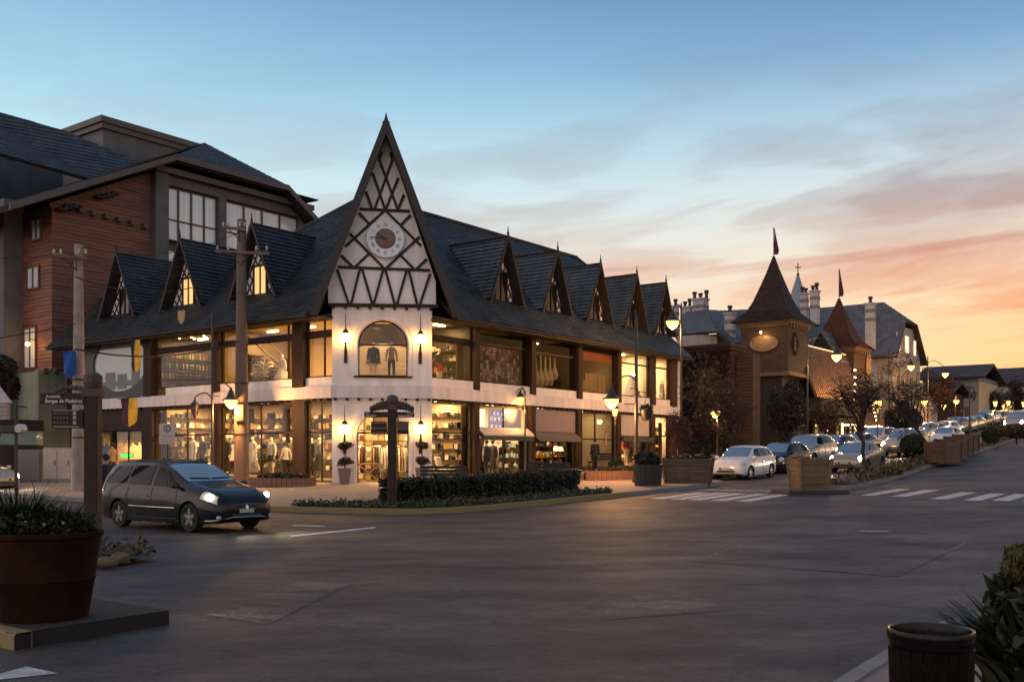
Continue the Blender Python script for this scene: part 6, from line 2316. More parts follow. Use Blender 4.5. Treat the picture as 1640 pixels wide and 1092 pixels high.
street_lamp('lit bell lamp over the first parked cars before the dark trees', gpx(1149, 56, .15), 668, [(1145.5, 662, 'bell', 668)], 300, r=.045)
street_lamp('tall street lamp with a glowing bell in front of the slanted bronze front', gpx(1293, 62, .15), 536, [(1340, 572, 'bell', 548)], pw, bars=((1318, 573),), size=1.1)
street_lamp('street lamp with a glowing bell below the mansion balcony', gpx(1424, 84, .15), 560, [(1459, 588, 'bell', 572)], 1000)
street_lamp('street lamp with a wide arched arm over the bend of the street', gpx(1486, 92, .15), 572, [(1514, 600, 'bell', 582)], 1000)
street_lamp('twin glow street lamp between the dark tree and the rust turret', gpx(1405, 66, .15), 652, [(1402, 646, 'lantern', 650), (1409, 646, 'lantern', 650)], 60, r=.04)
street_lamp('lamp with a lit bell over the parked cars, first of three past the round tree', gpx(1481, 84, .15), 652, [(1480.5, 644, 'bell', 648)], 260, r=.04, size=.9)
street_lamp('lamp with a small lit bell, middle of three past the round tree', gpx(1512, 104, .15), 656, [(1511.5, 650, 'bell', 652)], 260, r=.04, size=.9)
street_lamp('lamp with a lit bell, last of three past the round tree', gpx(1530, 92, .15), 650, [(1531.5, 643, 'bell', 647)], 260, r=.04, size=.9)
for (px, py, Y, lb) in ((1594, 648, 112, 'distant lit lamp just left of the far van'), (1606, 653, 128, 'small distant lit lamp, lower one over the far van'), (1615, 647, 120, 'distant lit lamp straight above the far van'), (1640, 649, 105, 'lit lamp cut by the right edge above the far van')):
    street_lamp(lb, gpx(px, Y, .15), py + 4, [(px, py, 'lantern', py)], 90, r=.05, size=1.5)
street_lamp('unlit dark street lamp standing in the planted median by the plank boxes', gpx(1553, 76, .15), 616, [(1560, 634, 'dark', 626)], 0, r=.06)

# wall lanterns on the cut corner
for (px, py, lb) in ((553.5, 540, 'upper left of the pair beside the arched upper window'), (673.5, 542, 'upper right of the pair beside the arched upper window'),
                     (552, 686, 'wall lantern left of the arched shop doorway'), (674, 686, 'wall lantern right of the arched shop doorway')):
    h, z = on_c(px, py, .28)
    p = ch(h, .28, 0)
    w = W(p[0], p[1], z)
    t = thing('wall_lantern', ('lit iron wall lantern, ' + lb) if 'lantern' not in lb else 'lit iron ' + lb, 'wall lamp', w, ROT - PI / 4, 'wall lanterns on the white corner')
    b = MB(); b.tube([(0, .26, -.95), (0, .2, -.55), (0, .02, -.3), (0, 0, -.18)], [.05, .06, .045, .025], 7); b.tube([(0, .02, .3), (0, .03, 1.0)], [.025, .012], 6); b.build('bracket', M_IRON, t, smooth=50)
    b = MB(); b.cbox(0, .265, -.8, .14, .03, .5); b.build('wall_plate', M_IRON, t)
    b = MB(); b.lathe([(.11, .16), (.15, .14), (.12, .24), (.03, .34)], 8); b.lathe([(.10, -.2), (.07, -.24), (.02, -.28)], 8); b.build('cap', M_IRON, t)
    b = MB(); b.lathe([(.05, -.2), (.13, -.08), (.15, .04), (.11, .15)], 10); b.build('globe', emat('globe_glow', (1, .50, .11), 50), t, smooth=60)

# hanging basket on the tall lamp
q = at(1036, 660, L1.location.y)
t = thing('hanging_basket', 'dark round flower basket hanging from the tall street lamp', 'hanging basket', q)
b = MB(); b.lathe([(.18, -.32), (.24, -.1), (.27, .08), (.25, .08), (.2, -.1)], 12); b.build('basket', M_IRON, t, smooth=40)
b = MB()
for k in range(3):
    b.tube([(.25 * math.cos(k * 2.1), .25 * math.sin(k * 2.1), .08), (0, 0, .75)], .008, 4)
b.tube([(0, 0, .75), (-.2, 0, .82), (-.42, 0, .78)], .015, 5); b.build('chain', M_IRON, t)
link('foliage', leaves_mesh('foliage', blob_points(260, (0, 0, .14), (.3, .3, .18)), .10, leaf_mat('leaf_dark', (.008, .011, .006), (.020, .022, .010)), .6), t)

# ------------------------------------------------------------------ utility poles and wires
M_CONC = mat('pole_concrete', (.30, .235, .20), .85, .2, 2, .3, 25, c2=(.40, .32, .28), streak=.3)
M_WOODP = mat('pole_timber', (.15, .10, .075), .8, .25, 3, .3, 25, stretch=(1, 1, .1), c2=(.22, .15, .11), streak=.3)
M_INS = mat('insulator', (.50, .44, .40), .4, .1, 6)
def utility_pole(label, base, top_py, w0, w1, m, arms):
    t = thing('utility_pole', label, 'utility pole', base)
    h = at(0, top_py, base.y).z - base.z
    b = MB(); b.lathe([(w0, -.1), (w0, .0), (w1, h)], 14); b.build('pole', m, t, smooth=40)
    for (py, L, r, off) in arms:
        z = at(0, py, base.y).z - base.z
        b = MB(); b.beam((-L * .45 + off, -w1 - .06, z), (L * .55 + off, -w1 - .06, z - .12), .1, .12); b.build('cross_arm', M_WOODP, t)
        for k in (-.42, -.22, .3, .5):
            b = MB(); b.lathe([(.02, 0), (.055, .05), (.04, .10), (.055, .14), (.02, .2)], 8, (k * L + off, -w1 - .06, z + .02)); b.build('insulator', M_INS, t)
        b = MB(); b.tube([(-L * .2 + off, -w1 - .05, z - .06), (0, -w1 - .02, z - .6)], .018, 5); b.tube([(L * .2 + off, -w1 - .05, z - .1), (0, -w1 - .02, z - .6)], .018, 5); b.build('brace', M_IRON, t)
    for zz in (2.0, 4.2):
        b = MB(); b.lathe([(w0 * .95 + .01, zz), (w0 * .95 + .01, zz + .06)], 12); b.build('band', M_IRON, t)
    return t
PA = gp(126, 786, .14); PB = gp(387, 771, .14)
UA = utility_pole('pale concrete utility pole left of the oval window', PA, 392, .27, .15, M_CONC, [(410, 1.3, .03, -.3)])
UB = utility_pole('brown utility pole in front of the lit clothes shop', PB, 352, .33, .19, M_WOODP, [(404, 2.3, .04, 0), (366, 1.0, .03, -.3)])
b = MB(); b.box(-.18, -.42, 2.6, .18, -.28, 3.3); b.build('meter_box', M_IRON, UB)
M_WIRE = mat('wire', (.012, .011, .011), .6, 0)
def wire(p, q, sag, label, r=.012):
    m = (p + q) / 2
    t = thing('overhead_wire', label, 'cable', m, 0, 'overhead wires')
    b = MB()
    b.tube([(p + (q - p) * (i / 16)) - m + Vector((0, 0, -sag * 4 * (i / 16) * (1 - i / 16))) for i in range(17)], r, 4)
    b.build('wire', M_WIRE, t)
zA = lambda py: Vector((PA.x, PA.y - .3, at(0, py, PA.y).z)); zB = lambda py: Vector((PB.x, PB.y - .35, at(0, py, PB.y).z))
wl = 'thin overhead wire between the concrete pole and brown pole'
for k, (ya, yb, s) in enumerate(((405, 400, .5), (410, 404, .7), (414, 408, .9), (398, 372, .6))):
    wire(zA(ya) + Vector((-.4 + .25 * k, 0, 0)), zB(yb) + Vector((-.9 + .35 * k, 0, 0)), s, wl + (', second from the top', ', third from the top', ', lowest of four', ', topmost of four')[k])
wire(zA(410), zA(410) + Vector((-16, -3, 1.2)), .8, 'overhead wire running from the concrete pole out of the left edge')
wire(zA(520), zA(520) + Vector((-17, -2, -.6)), .9, 'lower overhead cable running from the concrete pole out of the left edge', .02)
wire(zA(560), zB(548) + Vector((0, 0, 0)), .45, 'thick low cable slung across the upper shop windows between the poles', .03)
wire(zA(430), W(.4, 27, 8.5), .5, 'overhead wire from the concrete pole to the hotel wall')
wire(zA(445), zB(440) + Vector((-.3, 0, 0)), .7, 'slack cable between the two utility poles below the cross arms', .018)
wire(zA(540), W(.3, 26.5, 6.2), .4, 'cable from the concrete pole down to the green wall', .016)
wire(zB(470), W(.2, 21, 7.4), .5, 'overhead wire from the brown pole to the left wing eaves')

# ------------------------------------------------------------------ signs
M_SIGNB = mat('sign_brown', (.026, .013, .009), .65, .2, 3, spec=.3, c2=(.042, .022, .015))
M_SIGNT = mat('sign_letter', (.66, .58, .54), .6, 0)
def sign_post(label, base, top_py, w, plates):
    t = thing('sign_post', label, 'signpost', base, 0, 'carved wooden street signposts')
    h = at(0, top_py, base.y).z - base.z
    b = MB(); b.cbox(0, 0, h / 2 - .3, w, w, h + .0 - .2); b.build('post', M_SIGNB, t, bevel=.015)
    b = MB(); b.prism([(-w * .6, -w * .6, h - .42), (w * .6, -w * .6, h - .42), (w * .6, w * .6, h - .42), (-w * .6, w * .6, h - .42)], (0, 0, .14)); b.lathe([(w * .6, h - .27), (w * .70, h - .18), (w * .66, h - .05), (w * .4, h), (.02, h + .02)], 10); b.build('carved_cap', mat('carved_wood', (.07, .043, .034), .7, .35, 12, .6, 30), t)
    return t, h
Yp = 17.6
pb = gpx(149, Yp, .10)
SP, h = sign_post('wooden street signpost reading Avenida Borges de Medeiros at the left', pb, 597, .24, [])
def loc(px, py, Y, pb):
    return at(px, py, Y) - pb
def plate(par, pb, Y, x0, x1, y0, y1, name, dy=-.14, m=None):
    p, q = loc(x0, y1, Y, pb), loc(x1, y0, Y, pb)
    b = MB(); b.box(p.x, dy, p.z, q.x, dy + .05, q.z)
    o = b.build(name, m or M_SIGNB, par, bevel=.006)
    return o, p, q
def put_text(par, s, px, py, hpx, Y, pb, dy, w=1.0, m=None):
    q = loc(px, py, Y, pb)
    me = text_mesh('lettering', s, hpx / F * Y * 1.35, m or M_SIGNT, 'LEFT', .004, w)
    o = link('lettering', me, par)
    o.location = (q.x, dy, q.z)
    o.rotation_euler = (PI / 2, 0, 0)
    return o
o, p, q = plate(SP, pb, Yp, 70, 141, 630, 648, 'name_plate')
put_text(SP, 'Avenida', 79.5, 637.5, 4.6, Yp, pb, -.146, 1.15)
put_text(SP, 'Borges de Medeiros', 78.5, 645.5, 6.4, Yp, pb, -.146, .84)
b = MB()
for k in range(7):
    c = loc(96 + k * 7.5, 625 - 4 * math.sin(k * .5), Yp, pb)
    b.sphere((c.x, -.115, c.z), .055, .03, .05, 8, 6)
b.build('carving', mat('carved_wood', 0, 0), SP, smooth=60)
o, p, q = plate(SP, pb, Yp, 88, 138, 656, 686, 'direction_board')
b = MB()
for py in (657.5, 683.5):
    a_, c_ = loc(91, py + .8, Yp, pb), loc(132, py - .8, Yp, pb); b.box(a_.x, -.147, a_.z, c_.x, -.14, c_.z)
b.build('board_trim', mat('sign_trim', (.30, .21, .15), .5, .1, 4), SP)
for py in (662, 669, 677):
    a_, c_ = loc(122.5, py + 2.6, Yp, pb), loc(127.5, py - 2.6, Yp, pb)
    b = MB(); b.box(a_.x, -.146, a_.z, c_.x, -.14, c_.z); b.build('pictogram', mat('sign_pale', (.42, .34, .29), .6, 0), SP)
    b = MB()
    for k in range(5):
        a_, c_ = loc(92 + k * 5, py + 1.2, Yp, pb), loc(95.6 + k * 5 - (py % 2), py - 1.0, Yp, pb); b.box(a_.x, -.145, a_.z, c_.x, -.14, c_.z)
    b.build('worn_line', mat('sign_dim', (.13, .09, .07), .6, 0), SP)
Yq = 29.0
pb2 = gpx(628.5, Yq, .17)
SQ, h = sign_post('wooden street signpost in the hedge bed reading Rua and Avenida before the arched doorway', pb2, 633, .25, [])
for (x0, x1, y0, y1) in ((584, 626, 659.5, 668.5), (632, 664, 659.5, 668.5)):
    plate(SQ, pb2, Yq, x0, x1, y0, y1, 'name_plate', -.10)
for (x0, x1, y0, y1) in ((595, 620, 675, 695), (637, 655, 675, 695)):
    plate(SQ, pb2, Yq, x0, x1, y0, y1, 'direction_board', -.10)
    b = MB()
    for py in ((677, 685.5, 693) if x0 < 600 else (678, 681, 684, 687)):
        a_, c_ = loc(x0 + 1, py + .4, Yq, pb2), loc(x1 - 1, py - .4, Yq, pb2); b.box(a_.x, -.107, a_.z, c_.x, -.10, c_.z)
    b.build('board_trim', mat('sign_trim', 0, 0), SQ)
put_text(SQ, 'Rua', 586.5, 662.8, 2.3, Yq, pb2, -.106, 1.1)
put_text(SQ, 'João Petry', 586.5, 667.2, 3.6, Yq, pb2, -.106, .8)
put_text(SQ, 'Avenida', 653, 662.8, 2.3, Yq, pb2, -.106, 1.0)
put_text(SQ, 'Borges de Medeiros', 638.2, 667.0, 2.9, Yq, pb2, -.106, .72)
for s in (-1, 1):
    b = MB()
    for k in range(6):
        c = loc(628 + s * (9 + k * 4.6), 656 - 7 * math.cos(k * .28), Yq, pb2)
        b.sphere((c.x, -.07, c.z), .07, .04, .09 + .05 * math.cos(k * .3), 8, 6)
    b.build('carving', mat('carved_dark', (.045, .032, .026), .8, .4, 12, .6, 30), SQ, smooth=60)

# parking sign with the circled E
pe = gpx(268, 33.5, .15)
PS = thing('parking_sign', 'white parking sign with a circled letter E behind the dark people carrier', 'sign', pe)
zt = at(0, 678, pe.y).z - pe.z; zb = at(0, 711, pe.y).z - pe.z
b = MB(); b.tube([(0, .03, 0), (0, .03, zt)], .03, 8); b.build('post', M_IRON, PS)
hw = 12.6 / F * pe.y
b = MB(); b.box(-hw, -.02, zb, hw, .0, zt); b.build('board', mat('sign_white', (.50, .42, .38), .6, .06, 3), PS, bevel=.008)
b = MB(); zc = zt - .17; b.tube([(.11 * math.cos(t), -.024, zc + .11 * math.sin(t)) for t in np.linspace(0, 2 * PI, 25)], .014, 5, cap=False); b.build('ring', mat('sign_black', (.03, .02, .02), .6, 0), PS)
me = text_mesh('letter', 'E', .2, mat('sign_black', 0, 0), 'CENTER', .003); o = link('letter', me, PS); o.location = (0, -.022, zc - .07); o.rotation_euler = (PI / 2, 0, 0)
b = MB()
for k in range(4):
    b.box(-hw * .8, -.023, zb + .07 + k * .075, hw * (.8 - .1 * (k % 2)), -.02, zb + .085 + k * .075)
b.build('small_print', mat('sign_grey', (.24, .17, .15), .6, 0), PS)

# green glowing sign in the tavern window
bb_, zz_ = on_a(203, 729, .45)
gs = thing('neon_sign', 'glowing green sign strip in the tavern window', 'neon sign', W(.45, bb_, zz_), ROT)
b = MB(); b.box(-.02, -.5, -.09, .02, .5, .09); b.build('panel', emat('green_neon', (.05, .85, .08), 1.6), gs)
b = MB(); b.box(.02, -.54, -.12, .05, .54, .12); b.build('housing', M_IRON, gs)

# flags
def banner(label, px, py0, py1, Y, wpx, m1, m2, turn):
    p = at(px, py0, Y)
    t = thing('banner', label, 'flag', p, turn, 'festive banners')
    hh = (py1 - py0) / F * Y; w = wpx / F * Y
    b = MB(); b.tube([(-.1, 0, .1), (w * 1.1, 0, .28 * hh + .1)] if False else [(-.12, 0, -.02), (w + .1, 0, .06)], .02, 6); b.build('rod', M_IRON, t)
    rows = []
    for i in range(9):
        v = i / 8
        rows.append([(w * u * (1 - .12 * v) + .1 * v * hh * .4, .07 * math.sin(u * 6 + v * 3), -v * hh * (.80 + .2 * (1 - abs(u * 2 - 1)))) for u in np.linspace(0, 1, 9)])
    b = MB(); b.grid(rows)
    if m2:
        b.mi = [1 if (i % 8) < 4 else 0 for i in range(len(b.f))]
    b.build('cloth', [m1, m2] if m2 else m1, t, fix=False, smooth=True)
M_FY = mat('flag_yellow', (.52, .33, .030), .8, .15, 3); M_FB = mat('flag_blue', (.012, .075, .28), .8, .15, 3); M_FP = mat('flag_plum', (.07, .014, .028), .8, .15, 3); M_FD = mat('flag_dark', (.018, .014, .03), .8, .1, 3)
banner('blue pointed banner hanging beside the concrete utility pole', 100, 562, 607, 37.5, 21, M_FB, None, .1)
banner('yellow and dark pointed banner in front of the oval window', 208, 545, 597, 45, 18, M_FY, M_FD, -.2)
banner('plum and yellow banner hanging under the white band by the tavern', 193, 638, 684, 44.5, 29, M_FY, M_FP, -.15)
bb_, zz_ = on_a(290, 507, -.9)
sh = thing('shield_sign', 'small tan shield hung on the left eaves', 'sign', W(-.9, bb_, zz_), ROT)
b = MB(); b.prism([(0, -.26, .28), (0, .26, .28), (0, .26, -.05), (0, .15, -.25), (0, 0, -.34), (0, -.15, -.25), (0, -.26, -.05)], (.05, 0, 0)); b.build('shield', mat('shield_tan', (.36, .22, .09), .6, .1, 3), sh)

# ------------------------------------------------------------------ cabinets, signal, kiosk at the left
p = gp(92, 772, .14)
t = thing('utility_cabinet', 'pale two door electrical cabinet beside the concrete pole', 'electrical cabinet', (p.x + .2, p.y, p.z))
b = MB(); b.box(-.72, -.3, -.15, .55, .3, .1); b.build('plinth', M_KERB, t)
b = MB(); b.box(-.70, -.28, .1, .52, .28, 1.5); b.build('housing', mat('cabinet', (.33, .27, .25), .6, .12, 1.5, streak=.25), t, bevel=.02)
for x0, x1 in ((-.67, -.1), (-.07, .49)):
    b = MB(); b.box(x0, -.305, .14, x1, -.282, 1.46); o = b.build('door', mat('cabinet_door', (.38, .31, .28), .6, .12, 2), t, bevel=.008)
    b = MB(); b.box(x1 - .09, -.325, .75, x1 - .05, -.305, .95); b.build('handle', M_IRON, o)
t = thing('utility_cabinet', 'grey brown cabinet left of the pale two door one', 'electrical cabinet', (p.x - 1.25, p.y + .3, p.z))
b = MB(); b.box(-.6, -.25, .0, .5, .3, 1.42); b.build('housing', mat('cabinet_brown', (.17, .135, .125), .6, .12, 1.5), t, bevel=.02)
b = MB(); b.box(-.55, -.275, .08, .45, -.252, 1.36); b.build('door', mat('cabinet_brown', 0, 0), t, bevel=.008)
Yk = 26.0
p = gpx(26, Yk, .1)
t = thing('signal_post', 'dark post carrying a sideways signal with a round white lamp at the left', 'traffic signal', p)
z = lambda py: at(0, py, Yk).z - p.z
x = lambda px: at(px, 0, Yk).x - p.x
b = MB(); b.tube([(0, 0, 0), (0, 0, z(646))], .045, 8); b.build('post', M_IRON, t)
b = MB(); b.tube([(0, 0, z(650)), (x(44), 0, z(652))], .025, 6); b.build('arm', M_IRON, t)
b = MB(); b.box(x(2), -.12, z(694), x(33), .12, z(681)); b.build('signal_head', M_IRON, t, bevel=.03)
b = MB(); b.lathe([(.0, -.14), (.10, -.14), (.125, -.1), (.125, .1)], 16, (x(33.5), 0, z(686.5)), axis='y'); b.build('round_lamp', mat('lamp_white', (.62, .60, .58), .3, .05, 4), t, smooth=40)
pk = gpx(2, Yk - 1, .1)
t = thing('house_sign', 'small sign shaped like a house with a white pitched roof at the left edge', 'sign', pk)
zz = lambda py: at(0, py, Yk - 1).z - pk.z
xx = lambda px: at(px, 0, Yk - 1).x - pk.x
b = MB(); b.tube([(xx(-6), .05, 0), (xx(-6), .05, zz(672))], .05, 8); b.build('post', M_IRON, t)
b = MB(); b.prism([(xx(-27), -.06, zz(645)), (xx(16), -.06, zz(645)), (xx(-5), -.06, zz(617))], (0, .2, 0)); b.build('roof', mat('roof_white', (.50, .47, .48), .7, .1, 3), t)
for k in range(4):
    b = MB(); b.box(xx(-24), -.05, zz(672) + k * .105, xx(13.5), .08, zz(672) + k * .105 + .095); b.build('plank', mat('plank_pale', (.34, .26, .22), .7, .15, 4), t)

# ------------------------------------------------------------------ planters, bins, benches
M_PLANK = mat('planter_wood', (.075, .048, .031), .75, .3, 3, .3, 25, stretch=(.4, .4, 3), c2=(.13, .088, .058), streak=.3)
M_PLANKD = mat('planter_wood_dark', (.022, .015, .012), .75, .3, 3, .3, 25, stretch=(1, 1, .3), c2=(.040, .027, .021))
def tub(t, wt, wb, h, n, m, rim=.06, d=None):
    """flared square tub made of single horizontal planks on four sides with corner posts"""
    d = d or (wt, wb)
    for k in range(n):
        z0, z1 = h * k / n, h * (k + 1) / n - .012
        for s in range(4):
            def pt(e, z, inn):
                f = z / h
                hx, hy = (wb + (wt - wb) * f) / 2 - inn, (d[1] + (d[0] - d[1]) * f) / 2 - inn
                return [(e * hx, -hy, z), (hx, e * hy, z), (-e * hx, hy, z), (-hx, -e * hy, z)][s]
            b = MB(); j = .006 * ((k * 7 + s * 3) % 3)
            b.add([pt(-1, z0, j), pt(1, z0, j), pt(1, z1, j), pt(-1, z1, j), pt(-1, z0, .05), pt(1, z0, .05), pt(1, z1, .05), pt(-1, z1, .05)],
                  [(0, 1, 2, 3), (5, 4, 7, 6), (0, 4, 5, 1), (3, 2, 6, 7), (0, 3, 7, 4), (1, 5, 6, 2)])
            b.build('plank', m, t)
    for sx in (-1, 1):
        for sy in (-1, 1):
            b = MB(); b.beam((sx * (wb / 2 - .01), sy * (d[1] / 2 - .01), 0), (sx * (wt / 2 - .0), sy * (d[0] / 2 - .0), h + .02), .09, .09)
            b.build('corner_post', m, t)
    b = MB(); b.box(-wt / 2 + .06, -d[0] / 2 + .06, h - .14, wt / 2 - .06, d[0] / 2 - .06, h - .1); b.build('soil', M_SOIL, t)
p = gp(1303, 791, .0)
t = thing('base_slab', 'low dark slab under the flared wooden tub in the roadway', 'slab', (p.x, p.y + .5, p.z - .05), .1)
b = MB(); b.box(-1.02, -.85, 0, 1.02, .8, .17); b.build('slab', mat('slab_dark', (.028, .024, .022), .8, .3, 3), t, bevel=.03)
t = thing('wooden_tub', 'big flared square plank tub standing on its dark slab by the crossing', 'planter', (p.x, p.y + .5, p.z + .12), .12)
tub(t, 1.10, .86, 1.04, 5, mat('tub_wood', (.13, .078, .038), .7, .3, 3, .3, 25, stretch=(.4, .4, 3), c2=(.20, .125, .065), streak=.25))
p = gp(1106, 780, .0)
t = thing('plank_planter', 'wide weathered plank planter at the pavement edge before the white hatchback', 'planter', (p.x, p.y + .55, p.z - .02), -.25)
tub(t, 1.85, 1.6, 1.12, 4, M_PLANK, d=(1.3, 1.1))
link('foliage', leaves_mesh('foliage', blob_points(500, (0, 0, 1.12), (.75, .5, .16)), .11, leaf_mat('leaf_dark', 0, 0), .6), t)
p = gp(1040, 778, .145)
t = thing('slatted_tub', 'dark slatted tub of shrubs beside the tall street lamp', 'planter', (p.x, p.y + .45, p.z), -.1)
for k in range(16):
    a_ = 2 * PI * k / 16
    b = MB(); c, s = math.cos(a_), math.sin(a_); e = Vector((-s, c, 0))
    q0, q1 = Vector((c * .48, s * .48, 0)), Vector((c * .56, s * .56, .78))
    b.add([q0 - e * .09, q0 + e * .09, q1 + e * .105, q1 - e * .105] + [v * .9 for v in (q0 - e * .09, q0 + e * .09)] + [Vector((c * .5, s * .5, .78)) + e * .1, Vector((c * .5, s * .5, .78)) - e * .1],
          [(0, 1, 2, 3), (5, 4, 7, 6), (0, 4, 5, 1), (3, 2, 6, 7), (0, 3, 7, 4), (1, 5, 6, 2)]); b.build('slat', M_PLANKD, t)
link('foliage', leaves_mesh('foliage', blob_points(1100, (0, 0, .98), (.55, .55, .36)), .13, leaf_mat('leaf_dark', 0, 0), .6), t)
# planter boxes along the median
for k, (px, Y, wpx, lb) in enumerate(((1511, 50.5, 0, 'nearest brown plank box of the four along the median'), (1525, 54, 0, 'second brown plank box of the four along the median'), (1536, 58, 0, 'third brown plank box of the four along the median'), (1547, 62, 0, 'farthest brown plank box of the four along the median'))):
    p = gpx(px, Y, .15)
    t = thing('plank_box', lb, 'planter', p, ROT - .08, 'plank boxes along the median')
    tub(t, 2.4 - .2 * k, 2.3 - .2 * k, 1.05, 4, mat('box_wood', (.065, .031, .018), .7, .3, 3, c2=(.10, .053, .032)), d=(1.0, 1.0))
# litter bins
p = gp(917, 789, .145)
t = thing('litter_bin', 'black litter bin on a splayed stand at the end of the hedge', 'litter bin', p)
b = MB(); b.lathe([(.24, .28), (.30, .72), (.31, .76), (.28, .78)], 14); b.build('bucket', M_BLACKP, t, smooth=40)
for s in (-1, 1):
    b = MB(); b.beam((s * .26, 0, 0), (s * .08, 0, .34), .06, .06); b.build('leg', M_BLACKP, t)
Yb = 4.75
p = gpx(1491, Yb, .13)
t = thing('litter_bin', 'glossy black open topped litter bin at the lower right corner', 'litter bin', (p.x, p.y, p.z))
ht = at(0, 1006, Yb).z - p.z
r0 = 66 / F * Yb
b = MB()
b.lathe([(r0 * .80, .05), (r0 * .85, ht * .4), (r0 * .925, ht - .10), (r0 * .97, ht - .055), (r0 * 1.0, ht - .05), (r0 * 1.02, ht - .02), (r0 * .99, ht), (r0 * .93, ht - .003), (r0 * .88, ht - .05), (r0 * .84, ht - .3), (r0 * .74, .1), (.0, .08)], 40, cap=False)
b.build('barrel', mat('bin_gloss', (.003, .0025, .0024), .28, .3, 6, .25, 12, coat=.08, spec=.2), t, smooth=50)
for k in range(22):
    a_ = 2 * PI * k / 22
    b = MB(); rr0, rr1 = r0 * .815, r0 * .93
    b.beam((rr0 * math.cos(a_), rr0 * math.sin(a_), .06), (rr1 * math.cos(a_), rr1 * math.sin(a_), ht - .085), r0 * .262, .018, up=(math.cos(a_), math.sin(a_), 0)); b.build('stave', mat('bin_stave', (.004, .003, .0024), .5, .3, 5, .3, 15, spec=.08), t)
b = MB(); b.lathe([(r0 * .955, ht - .17), (r0 * .96, ht - .13)], 36, cap=False); b.build('hoop', M_BLACKP, t)
# round brown planter at the left with its grasses
Yl = 10.0
p = gpx(70, Yl, .15)
t = thing('round_planter', 'big round brown planter with a bead round its middle at the left edge', 'planter', (p.x, p.y, p.z))
zz = lambda py: at(0, py, Yl).z - p.z
rt_ = 88 / F * Yl; rb_ = 66 / F * Yl
zt, zm = zz(850), zz(925)
b = MB()
b.lathe([(rb_, 0), (rb_ * 1.02, .03), (rb_ + (rt_ - rb_) * .45, zm - .02), (rb_ + (rt_ - rb_) * .5 + .012, zm), (rb_ + (rt_ - rb_) * .5, zm + .02), (rt_ * .97, zt - .06), (rt_ * 1.015, zt - .05), (rt_ * 1.02, zt - .01), (rt_, zt), (rt_ * .93, zt), (rt_ * .92, zt - .06), (0, zt - .06)], 48, cap=False)
b.build('pot', mat('planter_brown', (.015, .006, .0023), .85, .2, 2.5, .3, 20, spec=.08, c2=(.034, .014, .005), streak=.3), t, smooth=40)
PL = (p, zt)
# benches
def bench(label, px, py, rot, off=.145):
    p = gp(px, py, off)
    t = thing('bench', label, 'bench', p, rot)
    for k in range(4):
        b = MB(); b.box(-.85, -.25 + k * .13, .42, .85, -.14 + k * .13, .455); b.build('seat_slat', M_PLANKD, t)
    for k in range(3):
        b = MB(); b.box(-.85, .30 + k * .02, .52 + k * .13, .85, .33 + k * .02, .62 + k * .13); b.build('back_slat', M_PLANKD, t)
    for s in (-1, 1):
        b = MB(); b.beam((s * .72, -.22, 0), (s * .72, -.22, .42), .06, .05); b.beam((s * .72, .24, 0), (s * .72, .38, .9), .06, .05); b.box(s * .72 - .03, -.25, .37, s * .72 + .03, .3, .42); b.build('leg', M_IRON, t)
bench('dark slatted bench before the dim shop window beside the round shrub', 966, 752, -.5)
bench('slatted bench just behind the clipped hedge, in front of the white chair window', 712, 785, .2)
bench('slatted bench behind the right end of the hedge', 885, 778, .3)
# brick edged beds by the shops
M_BRICK = mat('brick', (.20, .095, .055), .85, .25, 4, .3, 30, c2=(.30, .16, .10))
def brick_bed(label, p, rx, ry, h, rot, green=True, n=44):
    t = thing('brick_bed', label, 'flower bed', p, rot, 'brick edged beds')
    bm_ = MB(); bm_.box(-.10, -.04, 0, .10, .04, h); me = bm_.mesh('brick', M_BRICK, bevel=.008)
    per = [2 * PI * k / n for k in range(n)]
    for a_ in per:
        o = link('brick', me, t)
        o.location = (rx * math.cos(a_), ry * math.sin(a_), .005 * rng.random())
        w = math.hypot(rx * math.sin(a_), ry * math.cos(a_)) * 2 * PI / n
        o.scale = (w / .21, 1, 1 + .06 * rng.normal() * .5)
        o.rotation_euler = (0, 0, math.atan2(ry * math.cos(a_), -rx * math.sin(a_)))
    b = MB(); b.lathe([(1, 0), (1, h * .8)], 24); o = b.build('soil', M_SOIL, t); o.scale = (rx - .03, ry - .03, 1)
    pts = blob_points(1900, (0, 0, h * .8 + .10), (rx * .96, ry * .94, .22), .2)
    pts = pts[pts[:, 2] > h * .7]
    link('plants', leaves_mesh('plants', pts, .12, leaf_mat('leaf_rust', (.030, .018, .010), (.06, .040, .018)), .5), t)
p = gp(446, 779, .145); brick_bed('oval brick bed of low plants at the foot of the brown utility pole', (p.x, p.y + .5, p.z), 1.35, .7, .34, .1)
p = gp(960, 768, .145); brick_bed('long brick bed of dark shrubs before the dim shop window', (p.x + 1.1, p.y + .7, p.z), 1.9, .8, .38, .55)
p = gp(900, 770, .145); brick_bed('brick bed with pale flowers behind the litter bin', (p.x, p.y + .9, p.z), 1.1, .7, .3, .4)
